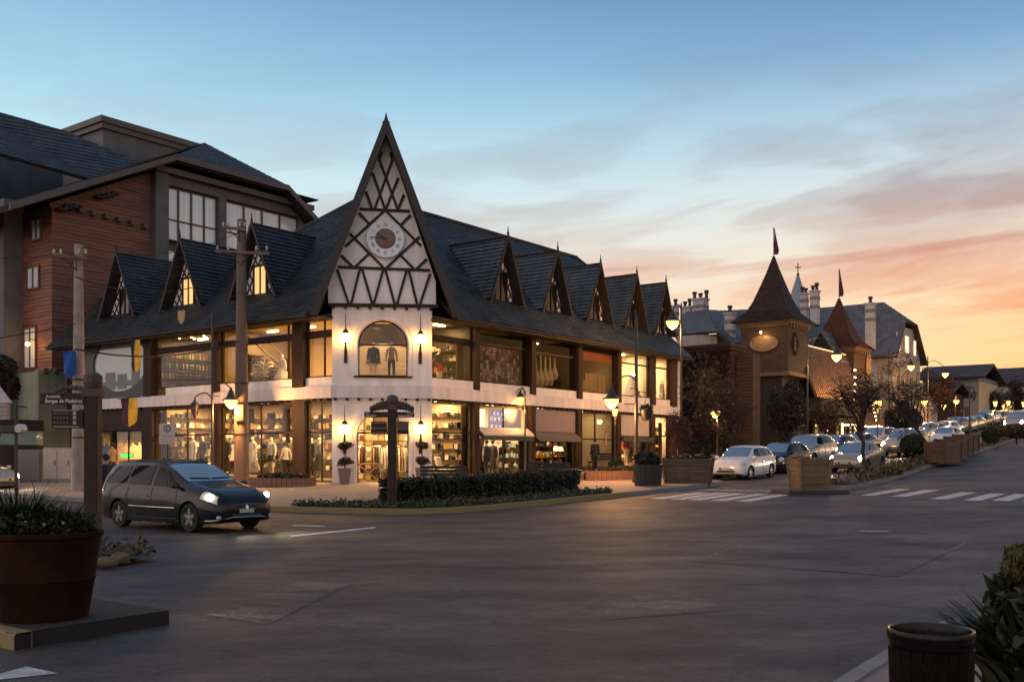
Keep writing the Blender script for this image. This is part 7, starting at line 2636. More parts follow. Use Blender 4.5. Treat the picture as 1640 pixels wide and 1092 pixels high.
# topiary pots by the door
for px, py, lb in ((552, 776, 'tall pot with a two ball topiary left of the arched doorway'), (675.5, 762, 'tall pot with a two ball topiary right of the arched doorway')):
    h_, z_ = on_c(px, 776, .55)
    q = ch(h_, .55, 0); w = W(q[0], q[1])
    t = thing('topiary_pot', lb, 'potted plant', (w.x, w.y, gz(w.x, w.y) + .145), ROT - PI / 4)
    b = MB(); hz = .62
    b.lathe([(.26, 0), (.38, hz), (.39, hz + .03), (.34, hz + .03), (.33, hz - .05), (0, hz - .05)], 4, ph=PI / 4, cap=False); b.build('pot', mat('pot_taupe', (.20, .135, .10), .6, .1, 3), t)
    b = MB(); b.tube([(0, 0, hz - .05), (.02, 0, 1.1), (-.01, 0, 1.75)], .025, 6); b.build('stem', M_PLANKD, t)
    for zc, r in ((.94, .37), (1.58, .36)):
        link('foliage_ball', leaves_mesh('foliage_ball', blob_points(1000, (0, 0, zc), (r, r, r * .58), .3, .38), .08, leaf_mat('leaf_topiary', (.020, .020, .008), (.07, .055, .02)), .6), t)
# ------------------------------------------------------------------ vegetation
LM_GREEN = leaf_mat('leaf_green', (.010, .018, .006), (.034, .044, .012))
LM_HEDGE = leaf_mat('leaf_hedge', (.008, .012, .0045), (.026, .030, .011), 7)
LM_COVER = leaf_mat('leaf_cover', (.022, .028, .008), (.075, .078, .021), 8)
LM_RED = leaf_mat('leaf_red', (.075, .018, .010), (.032, .012, .008))
LM_BROWN = leaf_mat('leaf_brown', (.042, .022, .012), (.018, .012, .008))
LM_ORANGE = leaf_mat('leaf_orange', (.095, .042, .016), (.040, .020, .010))
LM_DARK = leaf_mat('leaf_dark', 0, 0)
LM_STRAP = leaf_mat('leaf_strap', (.007, .016, .005), (.030, .038, .010), 3)
LM_GRASS = leaf_mat('leaf_grass', (.008, .012, .003), (.026, .028, .008), 4)
LM_YGRASS = leaf_mat('leaf_ygrass', (.13, .10, .035), (.24, .19, .07), 4)
M_BARK = mat('bark', (.022, .015, .012), .9, .3, 5, .5, 25, c2=(.042, .030, .023))


def blades(n, c, rad, L, w, bend, seg=4, tilt=.5, L2=None):
    """bent tapering grass or strap leaves rooted in a disc"""
    V = []; Q = []
    for i in range(n):
        a = rng.uniform(0, 2 * PI); r = rad * math.sqrt(rng.random())
        p = np.array([c[0] + r * math.cos(a), c[1] + r * math.sin(a), c[2]])
        az = a + rng.normal() * .7
        l = L * rng.uniform(.6, 1.15)
        th = rng.uniform(.05, tilt) * (.4 + r / max(rad, .01))
        d = np.array([math.cos(az), math.sin(az), 0])
        s = np.array([-math.sin(az), math.cos(az), 0])
        k0 = len(V)
        q = p.copy()
        for j in range(seg + 1):
            f = j / seg
            ww = w * (1 - f ** 2) * .5 + .0012
            V.append(q - s * ww); V.append(q + s * ww)
            q = q + (d * math.sin(th) + np.array([0, 0, math.cos(th)])) * l / seg
            th += bend * rng.uniform(.6, 1.3) / seg
        for j in range(seg):
            b = k0 + 2 * j
            Q.append((b, b + 1, b + 3, b + 2))
    return np.array(V), np.array(Q)


def blade_obj(name, par, m, *a, **k):
    V, Q = blades(*a, **k)
    return link(name, fast_mesh(name, V, Q, m), par)


# grasses and flowers in the brown planter
p, zt = PL
t = thing('planter_grasses', 'tuft of dark green grasses and small flowers growing in the round brown planter', 'plants', (p.x, p.y, p.z + zt - .06))
blade_obj('grass_blades', t, LM_GRASS, 1100, (-.1, .05, 0), .40, .40, .012, 1.2, tilt=.6)
blade_obj('tall_blades', t, LM_GRASS, 260, (-.25, 0, 0), .25, .60, .016, 1.0, tilt=.5)
link('leafy_cover', leaves_mesh('leafy_cover', blob_points(3600, (0, 0, .10), (.54, .52, .20), .3, .4), .055, LM_GREEN, .6), t)
b = MB()
for k in range(7):
    a_ = rng.uniform(3.4, 6.0); b.sphere((.46 * math.cos(a_), .44 * math.sin(a_), .14 + .06 * rng.random()), .016, n=6, m=4)
b.build('blossoms', mat('blossom', (.50, .16, .22), .7, .2, 9), t)
# strap leaved plants at the lower right
t = thing('strap_leaf_plant', 'big clump of dark glossy strap leaves filling the lower right corner', 'plant', gpx(1632, 5.0, .10))
blade_obj('strap_leaves', t, LM_STRAP, 420, (.0, 0, 0), .24, .50, .075, 1.3, seg=6, tilt=.5)
t = thing('strap_leaf_plant', 'taller clump of strap leaves at the right edge behind the lower one', 'plant', gpx(1684, 5.9, .10))
blade_obj('strap_leaves', t, LM_STRAP, 520, (.0, 0, .25), .34, .66, .07, 1.2, seg=6, tilt=.45)
link('dense_leaves', leaves_mesh('dense_leaves', blob_points(2200, (0, 0, .6), (.40, .40, .5), .5), .13, LM_STRAP, .35), t)
link('yellow_shoots', leaves_mesh('yellow_shoots', blob_points(2600, (-.06, 0, 1.02), (.27, .27, .17)), .052, leaf_mat('leaf_lime', (.040, .038, .005), (.09, .078, .010)), .3, droop=(0, 0, 1)), t)
t = thing('grass_tuft', 'wisp of dry grass at the kerb beside the black open bin', 'grass', gpx(1415, 4.9, .10))
blade_obj('dry_blades', t, LM_YGRASS, 90, (0, 0, 0), .08, .30, .007, 1.3, tilt=.8)
# stones and bed of the island behind the planter
t = thing('stone_border', 'small bed of dark plants edged with pale rough stones in the left island', 'flower bed', gp(190, 888, .10))
M_STONE = mat('pale_stone', (.085, .058, .032), .85, .35, 4, .8, 14, c2=(.15, .108, .066))
for (px, py, sx, sy, sz) in ((172, 903, .20, .13, .09), (193, 897, .17, .13, .11), (207, 890, .14, .12, .11), (219, 880, .13, .12, .10), (227, 870, .11, .1, .09)):
    q = gp(px, py, .08) - t.location
    b = MB(); b.sphere((0, 0, 0), sx, sy, sz, 9, 6)
    b.v = [(x * (1 + .16 * rng.normal()), y * (1 + .16 * rng.normal()), z * (1 + .12 * rng.normal())) for x, y, z in b.v]
    o = b.build('stone', M_STONE, t, smooth=50); o.location = q + Vector((0, 0, .03))
pts = []
for k in range(1500):
    a_ = rng.uniform(-20.0, -19.0); b_ = rng.uniform(-13.2, -6)
    w = W(a_, b_, gab(a_, b_) + .10 + abs(rng.normal()) * .11); pts.append(tuple(w - t.location))
link('low_plants', leaves_mesh('low_plants', pts, .10, leaf_mat('leaf_rust', 0, 0), .5), t, 'stuff')

# hedge at the corner
t = thing('clipped_hedge', 'long clipped dark green hedge along the yellow kerb of the corner', 'hedge', W(-4.0, -8.2, gab(-4, -8.2) + .15))
n = 30000
c0 = [(-7.15, -7.0), (-5.6, -7.75), (-3.4, -8.7), (-.9, -9.45)]
cs = resample(c0, 60)
ii = rng.uniform(0, 58.99, n); i0 = ii.astype(int); ff = ii - i0
cs = np.array(cs)
keep = rng.random(n) < np.where(ii > 44, .55 - .3 * np.sin(ii * 2.1) ** 2, 1.0)
ii, i0, ff = ii[keep], i0[keep], ff[keep]; n = len(ii)
C = cs[i0] * (1 - ff)[:, None] + cs[i0 + 1] * ff[:, None]
T = cs[i0 + 1] - cs[i0]; T /= np.linalg.norm(T, axis=1)[:, None]
Nn = np.stack([-T[:, 1], T[:, 0]], 1)
u = rng.uniform(-1, 1, n); zh = rng.uniform(.02, 1, n)
face = rng.random(n)
u = np.where(face < .45, np.sign(u) * rng.uniform(.82, 1.06, n), u)
zh = np.where((face >= .45) & (face < .8), rng.uniform(.86, 1.05, n), zh)
wid = .55 + .07 * np.sin(ii * 1.3) + .05 * np.sin(ii * 3.7)
hei = .66 + .05 * np.sin(ii * .9) + .04 * np.sin(ii * 2.9) + .03 * rng.normal(size=n)
AB = C + Nn * (u * wid)[:, None]
P = np.array([tuple(W(a, b, gab(a, b) + .15)) for a, b in AB])
P[:, 2] += zh * hei
link('leaves', leaves_mesh('leaves', P - np.array(t.location), .085, LM_HEDGE, .6), t)
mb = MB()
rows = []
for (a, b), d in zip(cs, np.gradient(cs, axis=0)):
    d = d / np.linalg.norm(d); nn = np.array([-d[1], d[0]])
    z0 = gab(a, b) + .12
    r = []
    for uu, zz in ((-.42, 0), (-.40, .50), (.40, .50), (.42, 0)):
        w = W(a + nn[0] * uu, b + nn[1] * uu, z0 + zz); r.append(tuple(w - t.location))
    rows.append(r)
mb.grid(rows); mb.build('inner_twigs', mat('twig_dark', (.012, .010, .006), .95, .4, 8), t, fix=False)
# ground cover in the bed
n = 7500
k = rng.integers(0, len(bed_o) - 1, n); f = rng.random(n); g_ = rng.random(n)
bo, bi = np.array(bed_o), np.array(bed_i)
AB = (bo[k] * (1 - f)[:, None] + bo[k + 1] * f[:, None]) * (1 - g_)[:, None] * 1 + (bi[k] * (1 - f)[:, None] + bi[k + 1] * f[:, None]) * g_[:, None]
P = np.array([tuple(W(a, b, gab(a, b) + .17)) for a, b in AB]); P[:, 2] += np.abs(rng.normal(size=n)) * .07
o = link('ground_cover', leaves_mesh('ground_cover', P, .085, LM_COVER, .6))
tag(o, 'low leafy ground cover between the hedge and the yellow kerb', 'ground cover', kind='stuff')


def tree(label, base, h, trunk_r, crown, lm, nleaf, lsize, forks=9, lean=(0, 0), lump=.35, shell=.25, name='tree', cat='tree', aspect=.5, twigs=0):
    """crown: (centre offset xyz, radii); limbs climb into the crown and fork"""
    t = thing(name, label, cat, base)
    cc, cr = Vector(crown[0]), crown[1]
    b = MB()
    top = Vector((lean[0], lean[1], h))
    n = 7
    path = [Vector((0, 0, -.1)).lerp(top, i / n) + Vector((.04 * math.sin(i * 1.9), .04 * math.cos(i * 2.3), 0)) * (i > 0) for i in range(n + 1)]
    b.tube(path, [trunk_r * (1.25 if i == 0 else 1 - .45 * i / n) for i in range(n + 1)], 9)
    ends = []
    r = random.Random(int(base.x * 100))
    for k in range(forks):
        s = path[r.randint(n - 3, n)]
        d = Vector((r.gauss(0, 1), r.gauss(0, 1), r.gauss(.35, .6))).normalized()
        e = cc + Vector((d.x * cr[0], d.y * cr[1], d.z * cr[2])) * r.uniform(.6, .98)
        m = s.lerp(e, .5) + Vector((r.gauss(0, .12), r.gauss(0, .12), r.uniform(.0, .25))) * cr[0] * .5
        b.tube([s, s.lerp(m, .6), m, e], [trunk_r * .45, trunk_r * .34, trunk_r * .24, trunk_r * .06], 6)
        for q in range(4 + twigs):
            s2 = m.lerp(e, r.uniform(-.3, .8))
            e2 = s2 + Vector((r.gauss(0, 1) * cr[0], r.gauss(0, 1) * cr[1], (r.gauss(.2, .8)) * cr[2])) * .42
            b.tube([s2, s2.lerp(e2, .5) + Vector((0, 0, .05)), e2], [trunk_r * .16, trunk_r * .10, .006], 4)
            for q2 in range(twigs):
                s3 = s2.lerp(e2, r.uniform(.2, 1)); e3 = s3 + Vector((r.gauss(0, 1) * cr[0], r.gauss(0, 1) * cr[1], r.gauss(.1, .8) * cr[2])) * .22
                b.tube([s3, e3], [.014, .004], 3, cap=False)
    b.build('trunk', M_BARK, t, smooth=60)
    if nleaf:
        lsize *= .8; nleaf = int(nleaf * 1.3)
        P = np.concatenate([blob_points(nleaf // 5, tuple(cc + Vector(tuple(rng.normal(size=3))) * .45 * cr[0]), tuple(np.array(cr) * rng.uniform(.5, .75)), shell, lump) for _ in range(5)] + [blob_points(nleaf // 3, tuple(cc), cr, shell, lump)])
        link('crown', leaves_mesh('crown', P, lsize, lm, aspect), t)
    return t


def tree_px(label, px, py, Y, ptop, cx, cy, rx, ry, lm, nleaf, lsize, tr=.12, **k):
    """base at pixel (px, py) at distance Y; crown centre and radii in pixels"""
    base = gpx(px, Y, .1)
    c = at(cx, cy, Y) - base
    s = Y / F
    top = at(cx * .6 + px * .4, ptop, Y) - base
    return tree(label, base, top.z, tr, ((c.x, 0, c.z), (rx * s, rx * s * .9, ry * s)), lm, nleaf, lsize, lean=(top.x, 0), **k)


tree_px('small red leaved tree at the far end of the arcade', 1088, 760, 46, 700, 1085, 687, 24, 46, LM_RED, 1700, .11, .07, lump=.4, aspect=.6)
tree_px('thin brown tree with bare twigs beside the lamp over the parked cars', 1189, 742, 54, 676, 1150, 640, 52, 62, LM_BROWN, 1500, .11, .15, forks=15, twigs=4)
tree_px('dense dark evergreen tree behind the parked black hatchback', 1256, 735, 60, 690, 1256, 668, 36, 50, LM_DARK, 9000, .17, .14, shell=.5)
tree_px('brown leaved tree on a dark slender trunk in the median by the moving saloon', 1387, 765, 43, 668, 1370, 622, 48, 36, LM_BROWN, 1700, .09, .10, forks=14, twigs=4, shell=.15)
tree_px('rusty leaved tree on a leaning trunk in the median behind the round bush', 1492, 728, 57, 668, 1438, 622, 50, 34, LM_ORANGE, 1900, .11, .11, forks=14, twigs=3, shell=.15)
tree_px('round dark evergreen tree in front of the rust roofed turret house', 1441, 706, 78, 690, 1441, 672, 24, 30, LM_DARK, 5000, .2, .14, shell=.5)
tree_px('orange brown tree before the house at the street bend', 1508, 700, 100, 665, 1506, 628, 26, 25, LM_ORANGE, 2400, .25, .16, shell=.2)
tree_px('brown tree behind the twin glow lamp', 1345, 715, 66, 690, 1320, 660, 26, 30, LM_BROWN, 2200, .16, .12, twigs=1, shell=.2)
tree_px('reddish tree in the distance left of the far van', 1592, 690, 128, 660, 1592, 640, 20, 18, LM_RED, 1500, .32, .14, shell=.2)
tree_px('brown distant tree at the right edge beyond the van', 1632, 690, 134, 660, 1630, 636, 22, 20, LM_BROWN, 1500, .32, .14, shell=.2)
tree_px('dark evergreen crown at the left edge over the house shaped sign', -6, 740, 46, 670, -4, 607, 27, 38, LM_DARK, 5000, .17, .15, shell=.5)
def cone_tree(label, px, py, Y, hpx, wpx):
    base = gpx(px, Y, .1)
    t = thing('conifer', label, 'tree', base)
    h = hpx / F * Y; r = wpx / F * Y / 2
    b = MB(); b.tube([(0, 0, 0), (0, 0, h * .9)], [.06, .02], 6); b.build('trunk', M_BARK, t)
    n = 2600
    z = rng.random(n) ** 1.3
    a = rng.uniform(0, 2 * PI, n)
    rr = r * (1 - z * .92) * (.75 + .25 * np.sin(z * 26 + a * 2)) * rng.uniform(.5, 1.1, n)
    link('crown', leaves_mesh('crown', np.stack([rr * np.cos(a), rr * np.sin(a), .15 + z * h], 1), .14, LM_DARK, .35, droop=(0, 0, -.4)), t)
cone_tree('small dark conifer at the pavement behind the plank planter', 1108, 745, 50, 56, 24)
cone_tree('second small dark conifer, between the plank planter and the white hatchback', 1131, 745, 52, 46, 26)
cone_tree('slim dark conifer near the brick house behind the white hatchback', 1160, 742, 54, 44, 22)
def bush(label, px, py, Y, rx, ry, lm, n, ls, name='bush', flat=.12, off=.15):
    base = gpx(px, Y, off)
    c = at(px, py, Y) - base
    s = Y / F
    t = thing(name, label, 'shrub', base)
    P = blob_points(n, (0, 0, c.z), (rx * s, rx * s, ry * s), .72, flat)
    P = P[P[:, 2] > .02]
    link('foliage', leaves_mesh('foliage', P, ls, lm, .6), t)
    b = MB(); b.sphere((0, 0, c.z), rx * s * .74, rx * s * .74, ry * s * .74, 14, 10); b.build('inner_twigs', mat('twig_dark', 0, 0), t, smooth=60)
    b = MB(); b.tube([(0, 0, -.05), (0, 0, c.z)], .06, 6); b.build('stem', M_BARK, t)
    return t
bush('round clipped bush in the median behind the yellow grasses', 1463, 713, 53, 22, 19, LM_GREEN, 9000, .085, 'round_bush', .05)
bush('small round clipped bush farther up the median by the hedge', 1587, 697, 70, 15, 13, LM_GREEN, 4000, .1, 'round_bush', .06)
bush('round low shrub beside the dark bench before the dim window', 987, 745, 47, 13, 11, LM_GREEN, 1800, .09)
bush('loose hedge bush in the median at the right edge below the van', 1628, 690, 72, 26, 13, leaf_mat('leaf_rusty', (.06, .045, .015), (.11, .075, .025)), 4500, .12)
bush('spreading rusty shrub in the median left of the hedge bush', 1604, 690, 82, 20, 11, leaf_mat('leaf_rusty', 0, 0), 3000, .13)
for (px, py, Y, r, L, lb) in ((1420, 758, 43, .62, .62, 'nearest pale yellow grass clump in the median'), (1440, 752, 46, .5, .55, 'yellow grass clump just behind the nearest one'), (1492, 737, 51, .55, .55, 'yellow grass clump beside the round clipped bush')):
    t = thing('grass_clump', lb, 'ornamental grass', gpx(px, Y, .15), 0, 'grass clumps in the median')
    blade_obj('blades', t, LM_YGRASS, 620, (0, 0, 0), r, L, .022, 1.5, tilt=.7)
P = []
for k in range(5200):
    a_ = rng.uniform(6.5, 40) if rng.random() < .75 else rng.uniform(40, 80)
    br = float(np.interp(a_, [q[0] for q in med_r], [q[1] for q in med_r])); bl = float(np.interp(a_, [q[0] for q in med_l], [q[1] for q in med_l]))
    b_ = br + .15 + (bl - br - .3) * rng.random()
    w = W(a_, b_); P.append((w.x, w.y, gz(w.x, w.y) + .16 + abs(rng.normal()) * (.12 + .08 * math.sin(a_ * .9) ** 2)))
tag(link('median_plants', leaves_mesh('median_plants', P, .14, leaf_mat('leaf_rust2', (.045, .030, .014), (.10, .075, .03)), .5)), 'low mixed plants growing along the soil of the median', 'ground cover', kind='stuff')
q = gp(1357, 777, .1)
b = MB(); b.sphere((0, 0, .12), .34, .28, .27, 12, 8)
b.v = [(x * (1 + .10 * rng.normal()), y * (1 + .1 * rng.normal()), z * (1 + .08 * rng.normal())) for x, y, z in b.v]
o = b.build('boulder', mat('grey_boulder', (.12, .105, .098), .9, .3, 4, .6, 12), smooth=50); o.location = q
tag(o, 'grey boulder at the near end of the median behind the wooden tub', 'rock')

# ------------------------------------------------------------------ figures
M_SKIN = mat('skin', (.34, .20, .14), .6, .08, 5)
_fig = {}
def figure_mesh(pose):
    if pose in _fig:
        return _fig[pose]
    st = {'stand': 0.0, 'walk': .30, 'pose': .08}[pose]
    J = {}
    E = []
    def j(n, p, r, par=None):
        J[n] = (len(J), p, r)
        if par:
            E.append((J[par][0], J[n][0]))
    j('pelvis', (0, 0, .95), (.135, .10)); j('waist', (0, .0, 1.10), (.115, .085), 'pelvis'); j('chest', (0, .01, 1.30), (.15, .105), 'waist'); j('collar', (0, 0, 1.43), (.10, .075), 'chest')
    j('neck', (0, .01, 1.50), (.05, .05), 'collar'); j('jaw', (0, .025, 1.56), (.062, .07), 'neck'); j('skull', (0, .015, 1.64), (.078, .092), 'jaw'); j('crown', (0, .005, 1.70), (.055, .065), 'skull')
    for s, nm in ((-1, 'l'), (1, 'r')):
        a = st * s
        j('sh' + nm, (.175 * s, 0, 1.40), (.062, .06), 'collar')
        el = (.225 * s, -.02 - .26 * math.sin(a), 1.40 - .29 * math.cos(a)); j('el' + nm, el, (.045, .045), 'sh' + nm)
        wr = (el[0] + .015 * s, el[1] + .06 - .12 * math.sin(a), el[2] - .245); j('wr' + nm, wr, (.028, .032), 'el' + nm)
        pm = (wr[0], wr[1] + .02, wr[2] - .07); j('pa' + nm, pm, (.018, .036), 'wr' + nm)
        for f, (dy, L) in enumerate(((-.028, .075), (-.010, .09), (.010, .085), (.028, .068))):
            j('f%d%s' % (f, nm), (pm[0] - .004 * s, pm[1] + dy, pm[2] - .045), (.0085, .0085), 'pa' + nm)
            j('g%d%s' % (f, nm), (pm[0] - .014 * s, pm[1] + dy + .006, pm[2] - .045 - L * .6), (.0065, .0065), 'f%d%s' % (f, nm))
        j('th' + nm, (pm[0] - .012 * s, pm[1] + .048, pm[2] + .01), (.010, .010), 'pa' + nm); j('ti' + nm, (pm[0] - .018 * s, pm[1] + .062, pm[2] - .03), (.008, .008), 'th' + nm)
        lg = -st * s
        hp = (.09 * s, 0, .90); j('hp' + nm, hp, (.088, .092), 'pelvis')
        kn = (.10 * s, .03 - .43 * math.sin(lg), .90 - .42 * math.cos(lg)); j('kn' + nm, kn, (.060, .062), 'hp' + nm)
        an = (.10 * s, kn[1] - .02 - .36 * math.sin(lg) - (.10 if lg > 0.1 else 0), kn[2] - .40 * math.cos(lg)); j('an' + nm, an, (.040, .044), 'kn' + nm)
        j('to' + nm, (.115 * s, an[1] + .14, max(.03, an[2] - .045)), (.038, .03), 'an' + nm)
    me = bpy.data.meshes.new('fig')
    me.from_pydata([v[1] for v in J.values()], E, [])
    ob = link('tmp_fig', me)
    md = ob.modifiers.new('s', 'SKIN')
    for i, (_, p, r) in enumerate(J.values()):
        me.skin_vertices[0].data[i].radius = r
        me.skin_vertices[0].data[i].use_root = (i == 0)
    md.use_smooth_shade = True
    s2 = ob.modifiers.new('u', 'SUBSURF'); s2.levels = 1; s2.render_levels = 1
    dg = bpy.context.evaluated_depsgraph_get()
    out = bpy.data.meshes.new_from_object(ob.evaluated_get(dg))
    bpy.data.objects.remove(ob)
    # a nose, so that the head has a front
    out.update()
    for v in out.vertices:
        if abs(v.co.x) < .016 and 1.56 < v.co.z < 1.63 and v.co.y > .06:
            v.co.y += .022
    _fig[pose] = out
    return out


def region_of(c, pose):
    if c.z < .10:
        return 3
    if c.z < .98 and abs(c.x) < .20 and not (abs(c.x) > .165 and c.z > .6):
        return 2
    if c.z > 1.475:
        return 0
    if abs(c.x) > .15 and c.z < .87:
        return 0
    return 1


def figure(label, loc_, rot, pose='stand', top=None, legs=None, skin=None, shoes=None, h=1.70, skirt=None, coat=None, hair=None, bag=None, name='person', cat='person', group=None, sleeves=True):
    t = thing(name, label, cat, loc_, rot, group)
    me = figure_mesh(pose).copy()
    me.name = 'body'
    skin = skin or M_SKIN
    me.materials.clear()
    for m in (skin, top or skin, legs or skin, shoes or skin):
        me.materials.append(m)
    me.polygons.foreach_set('material_index', [region_of(p.center, pose) for p in me.polygons])
    me.polygons.foreach_set('use_smooth', [True] * len(me.polygons))
    o = link('body', me, t)
    k = h / 1.72
    t.scale = (k, k, k)
    if skirt:
        m, z0, r0 = skirt
        b = MB()
        rows = []
        for i in range(7):
            f = i / 6
            z = 1.08 - (1.08 - z0) * f
            rows.append([((.13 + (r0 - .13) * f ** .8) * math.cos(a_) * (1 + .05 * f * math.sin(a_ * 6)), (.10 + (r0 - .12) * f ** .8) * math.sin(a_) * (1 + .05 * f * math.sin(a_ * 6)), z) for a_ in np.linspace(0, 2 * PI, 28, endpoint=False)])
        b.grid(rows, closed=True); b.build('skirt', m, t, smooth=True, fix=False)
    if coat:
        m, z0 = coat
        b = MB()
        prof = [(1.47, .075, .07), (1.43, .14, .095), (1.32, .178, .125), (1.12, .15, .118), (.97, .165, .13), (z0, .19, .15)]
        rows = [[(rx * math.cos(a_), ry * math.sin(a_) + .005, z) for a_ in np.linspace(0, 2 * PI, 24, endpoint=False)] for z, rx, ry in prof]
        b.grid(rows, closed=True); b.build('coat', m, t, smooth=True, fix=False)
        b = MB()
        s_ = .30 if pose == 'walk' else 0
        for s in (-1, 1):
            a = s_ * s
            p0 = Vector((.165 * s, 0, 1.41)); e = Vector((.228 * s, -.02 - .26 * math.sin(a), 1.40 - .29 * math.cos(a))); w = Vector((e.x + .015 * s, e.y + .055 - .11 * math.sin(a), e.z - .22))
            b.tube([p0, p0.lerp(e, .5), e, e.lerp(w, .5), w], [.078, .07, .06, .055, .05], 10)
        b.build('sleeves', m, t, smooth=60)
    if hair:
        b = MB()
        b.sphere((0, -.012, 1.665), .094, .108, .10, 14, 10)
        vs = [(x, y, z) for x, y, z in b.v]
        b.v = [(x, y if y < .05 else .05, z if (y < .04 or z > 1.69) else max(z, 1.69)) for x, y, z in vs]
        b.build('hair', hair, t, smooth=60)
    if bag:
        b = MB(); b.cbox(.30, .02, .78, .12, .34, .30); b.tube([(.26, -.1, .93), (.2, -.02, 1.42), (.26, .12, .93)], .012, 5); b.build('bag', bag, t, bevel=.03)
    return t


CL = lambda n, c: mat('cloth_' + n, c, .85, .12, 6)
C_WH, C_BK, C_MAROON, C_JEAN, C_NAVY, C_TAN, C_REDC = CL('white', (.62, .54, .48)), CL('black', (.014, .012, .012)), CL('maroon', (.10, .014, .012)), CL('jean', (.030, .036, .052)), CL('navy', (.018, .022, .034)), CL('tan', (.28, .18, .10)), CL('red', (.40, .040, .030))
M_HAIRB = CL('hair', (.018, .012, .009)); M_SHOE = CL('shoe', (.02, .016, .014))
q = gp(457, 768, .145)
figure('person in a white top carrying a black shoulder bag before the clothes shop', q, .9, 'walk', C_WH, C_BK, shoes=M_SHOE, h=1.66, coat=(C_WH, .92), hair=M_HAIRB, bag=C_BK)
q = gp(482, 767, .145)
figure('person in a dark maroon coat walking behind the one in the white top', q, .7, 'walk', C_MAROON, C_BK, shoes=M_SHOE, h=1.68, coat=(C_MAROON, .80), hair=M_HAIRB)
q = gpx(169, 28.6, .02)
figure('person in dark clothes standing behind the rear of the dark people carrier', q, 1.2, 'stand', C_NAVY, CL('grey', (.12, .11, .11)), shoes=M_SHOE, h=1.72, coat=(C_NAVY, .86), hair=M_HAIRB)
q = gp(180, 770, .14)
figure('person in a tan jacket near the tavern window left of the people carrier', q, 1.0, 'stand', C_TAN, C_JEAN, shoes=M_SHOE, h=1.66, coat=(C_TAN, .88), hair=M_HAIRB)
for (px, py, lb, c, z, ps) in ((779, 762, 'dark silhouette of a person by the left post of the green awning shop', C_BK, .7, 'stand'), (789, 761, 'person in a long dark coat looking in at the green awning shop', CL('brownc', (.06, .04, .03)), .5, 'stand'), (806, 760, 'person in a jacket with a red bag at the green awning shop', C_BK, .86, 'walk'), (828, 760, 'person in a brown jacket right of the one with the red bag', CL('brown2', (.12, .08, .05)), .86, 'stand')):
    q = gp(px, py, .145)
    figure(lb, q, .55 + .3 * (px % 3), ps, c, C_JEAN, shoes=M_SHOE, h=1.68, coat=(c, z), hair=M_HAIRB, bag=C_REDC if px == 806 else None)
q = gp(953, 755, .145)
figure('person in dark clothes standing before the dim shop window by the bench', q, .4, 'stand', C_BK, C_BK, shoes=M_SHOE, h=1.68, coat=(C_BK, .8), hair=M_HAIRB)
q = gp(948, 765, .145)

# ------------------------------------------------------------------ things in the shops
M_MANN = mat('mannequin', (.62, .52, .40), .45, .05, 4)
def manq(label, t_, fr, d, rot, zf, **k):
    p = fr(t_, d, 0)
    w = W(p[0], p[1], zf)
    k.setdefault('skin', M_MANN)
    h = k.pop('h', 1.78)
    return figure(label, w, ROT + rot, k.pop('pose', 'stand'), name='mannequin', cat='mannequin', group='shop mannequins', h=h, **k)
def zl(t_): return gab(0, t_) + .16
def zr(t_): return gab(t_, 0) + .16
RL = PI / 2 + .0      # faces the left street
RR = PI
def tL(px, d): return on_a(px, 720, d)[0]
def tR(px, d): return on_b(px, 720, d)[0]
C_SUIT = CL('ivory', (.70, .62, .50)); C_CHAR = CL('charcoal', (.035, .032, .034)); C_GREYC = CL('greyc', (.22, .20, .18))
for (px, lb, kk) in ((270, 'mannequin in a grey jacket at the left of the brightest shop window', dict(top=C_GREYC, legs=C_CHAR, coat=(C_GREYC, .9))),
                     (287, 'mannequin in flowing ivory clothes behind the parking sign', dict(top=C_SUIT, legs=C_SUIT, skirt=(C_SUIT, .35, .34))),
                     (309, 'mannequin in an ivory coat under the dark lantern', dict(top=C_SUIT, legs=C_GREYC, coat=(C_SUIT, .6))),
                     (325, 'mannequin in a charcoal suit at the right of the brightest window', dict(top=C_CHAR, legs=C_CHAR, coat=(C_CHAR, .85))),
                     (364, 'mannequin in charcoal left of the brown utility pole', dict(top=C_CHAR, legs=C_CHAR, coat=(C_CHAR, .7))),
                     (405, 'mannequin in a long ivory dress right of the brown utility pole', dict(top=C_SUIT, skirt=(C_SUIT, .12, .36))),
                     (435, 'mannequin in a pale jacket over a dark skirt in the middle of the clothes shop', dict(top=C_SUIT, coat=(C_SUIT, .92), skirt=(C_CHAR, .62, .20))),
                     (455, 'mannequin in a charcoal waistcoat beside the pale jacket', dict(top=C_CHAR, legs=C_GREYC, coat=(C_CHAR, .9))),
                     (467, 'mannequin in a dark coat at the right end of the wide clothes window', dict(top=C_GREYC, legs=C_CHAR, coat=(C_GREYC, .7))),
                     (499, 'mannequin in dark layers in the narrow window by the white corner', dict(top=C_CHAR, legs=C_CHAR, coat=(C_CHAR, .55))),
                     (512, 'mannequin in dark lace beside the white cloth in the narrow window', dict(top=C_GREYC, skirt=(C_CHAR, .3, .3)))):
    d = 1.0 + .25 * (px % 3)
    t_ = tL(px, d)
    manq(lb, t_, SWP, d, RL, zl(t_) + .12, **kk)
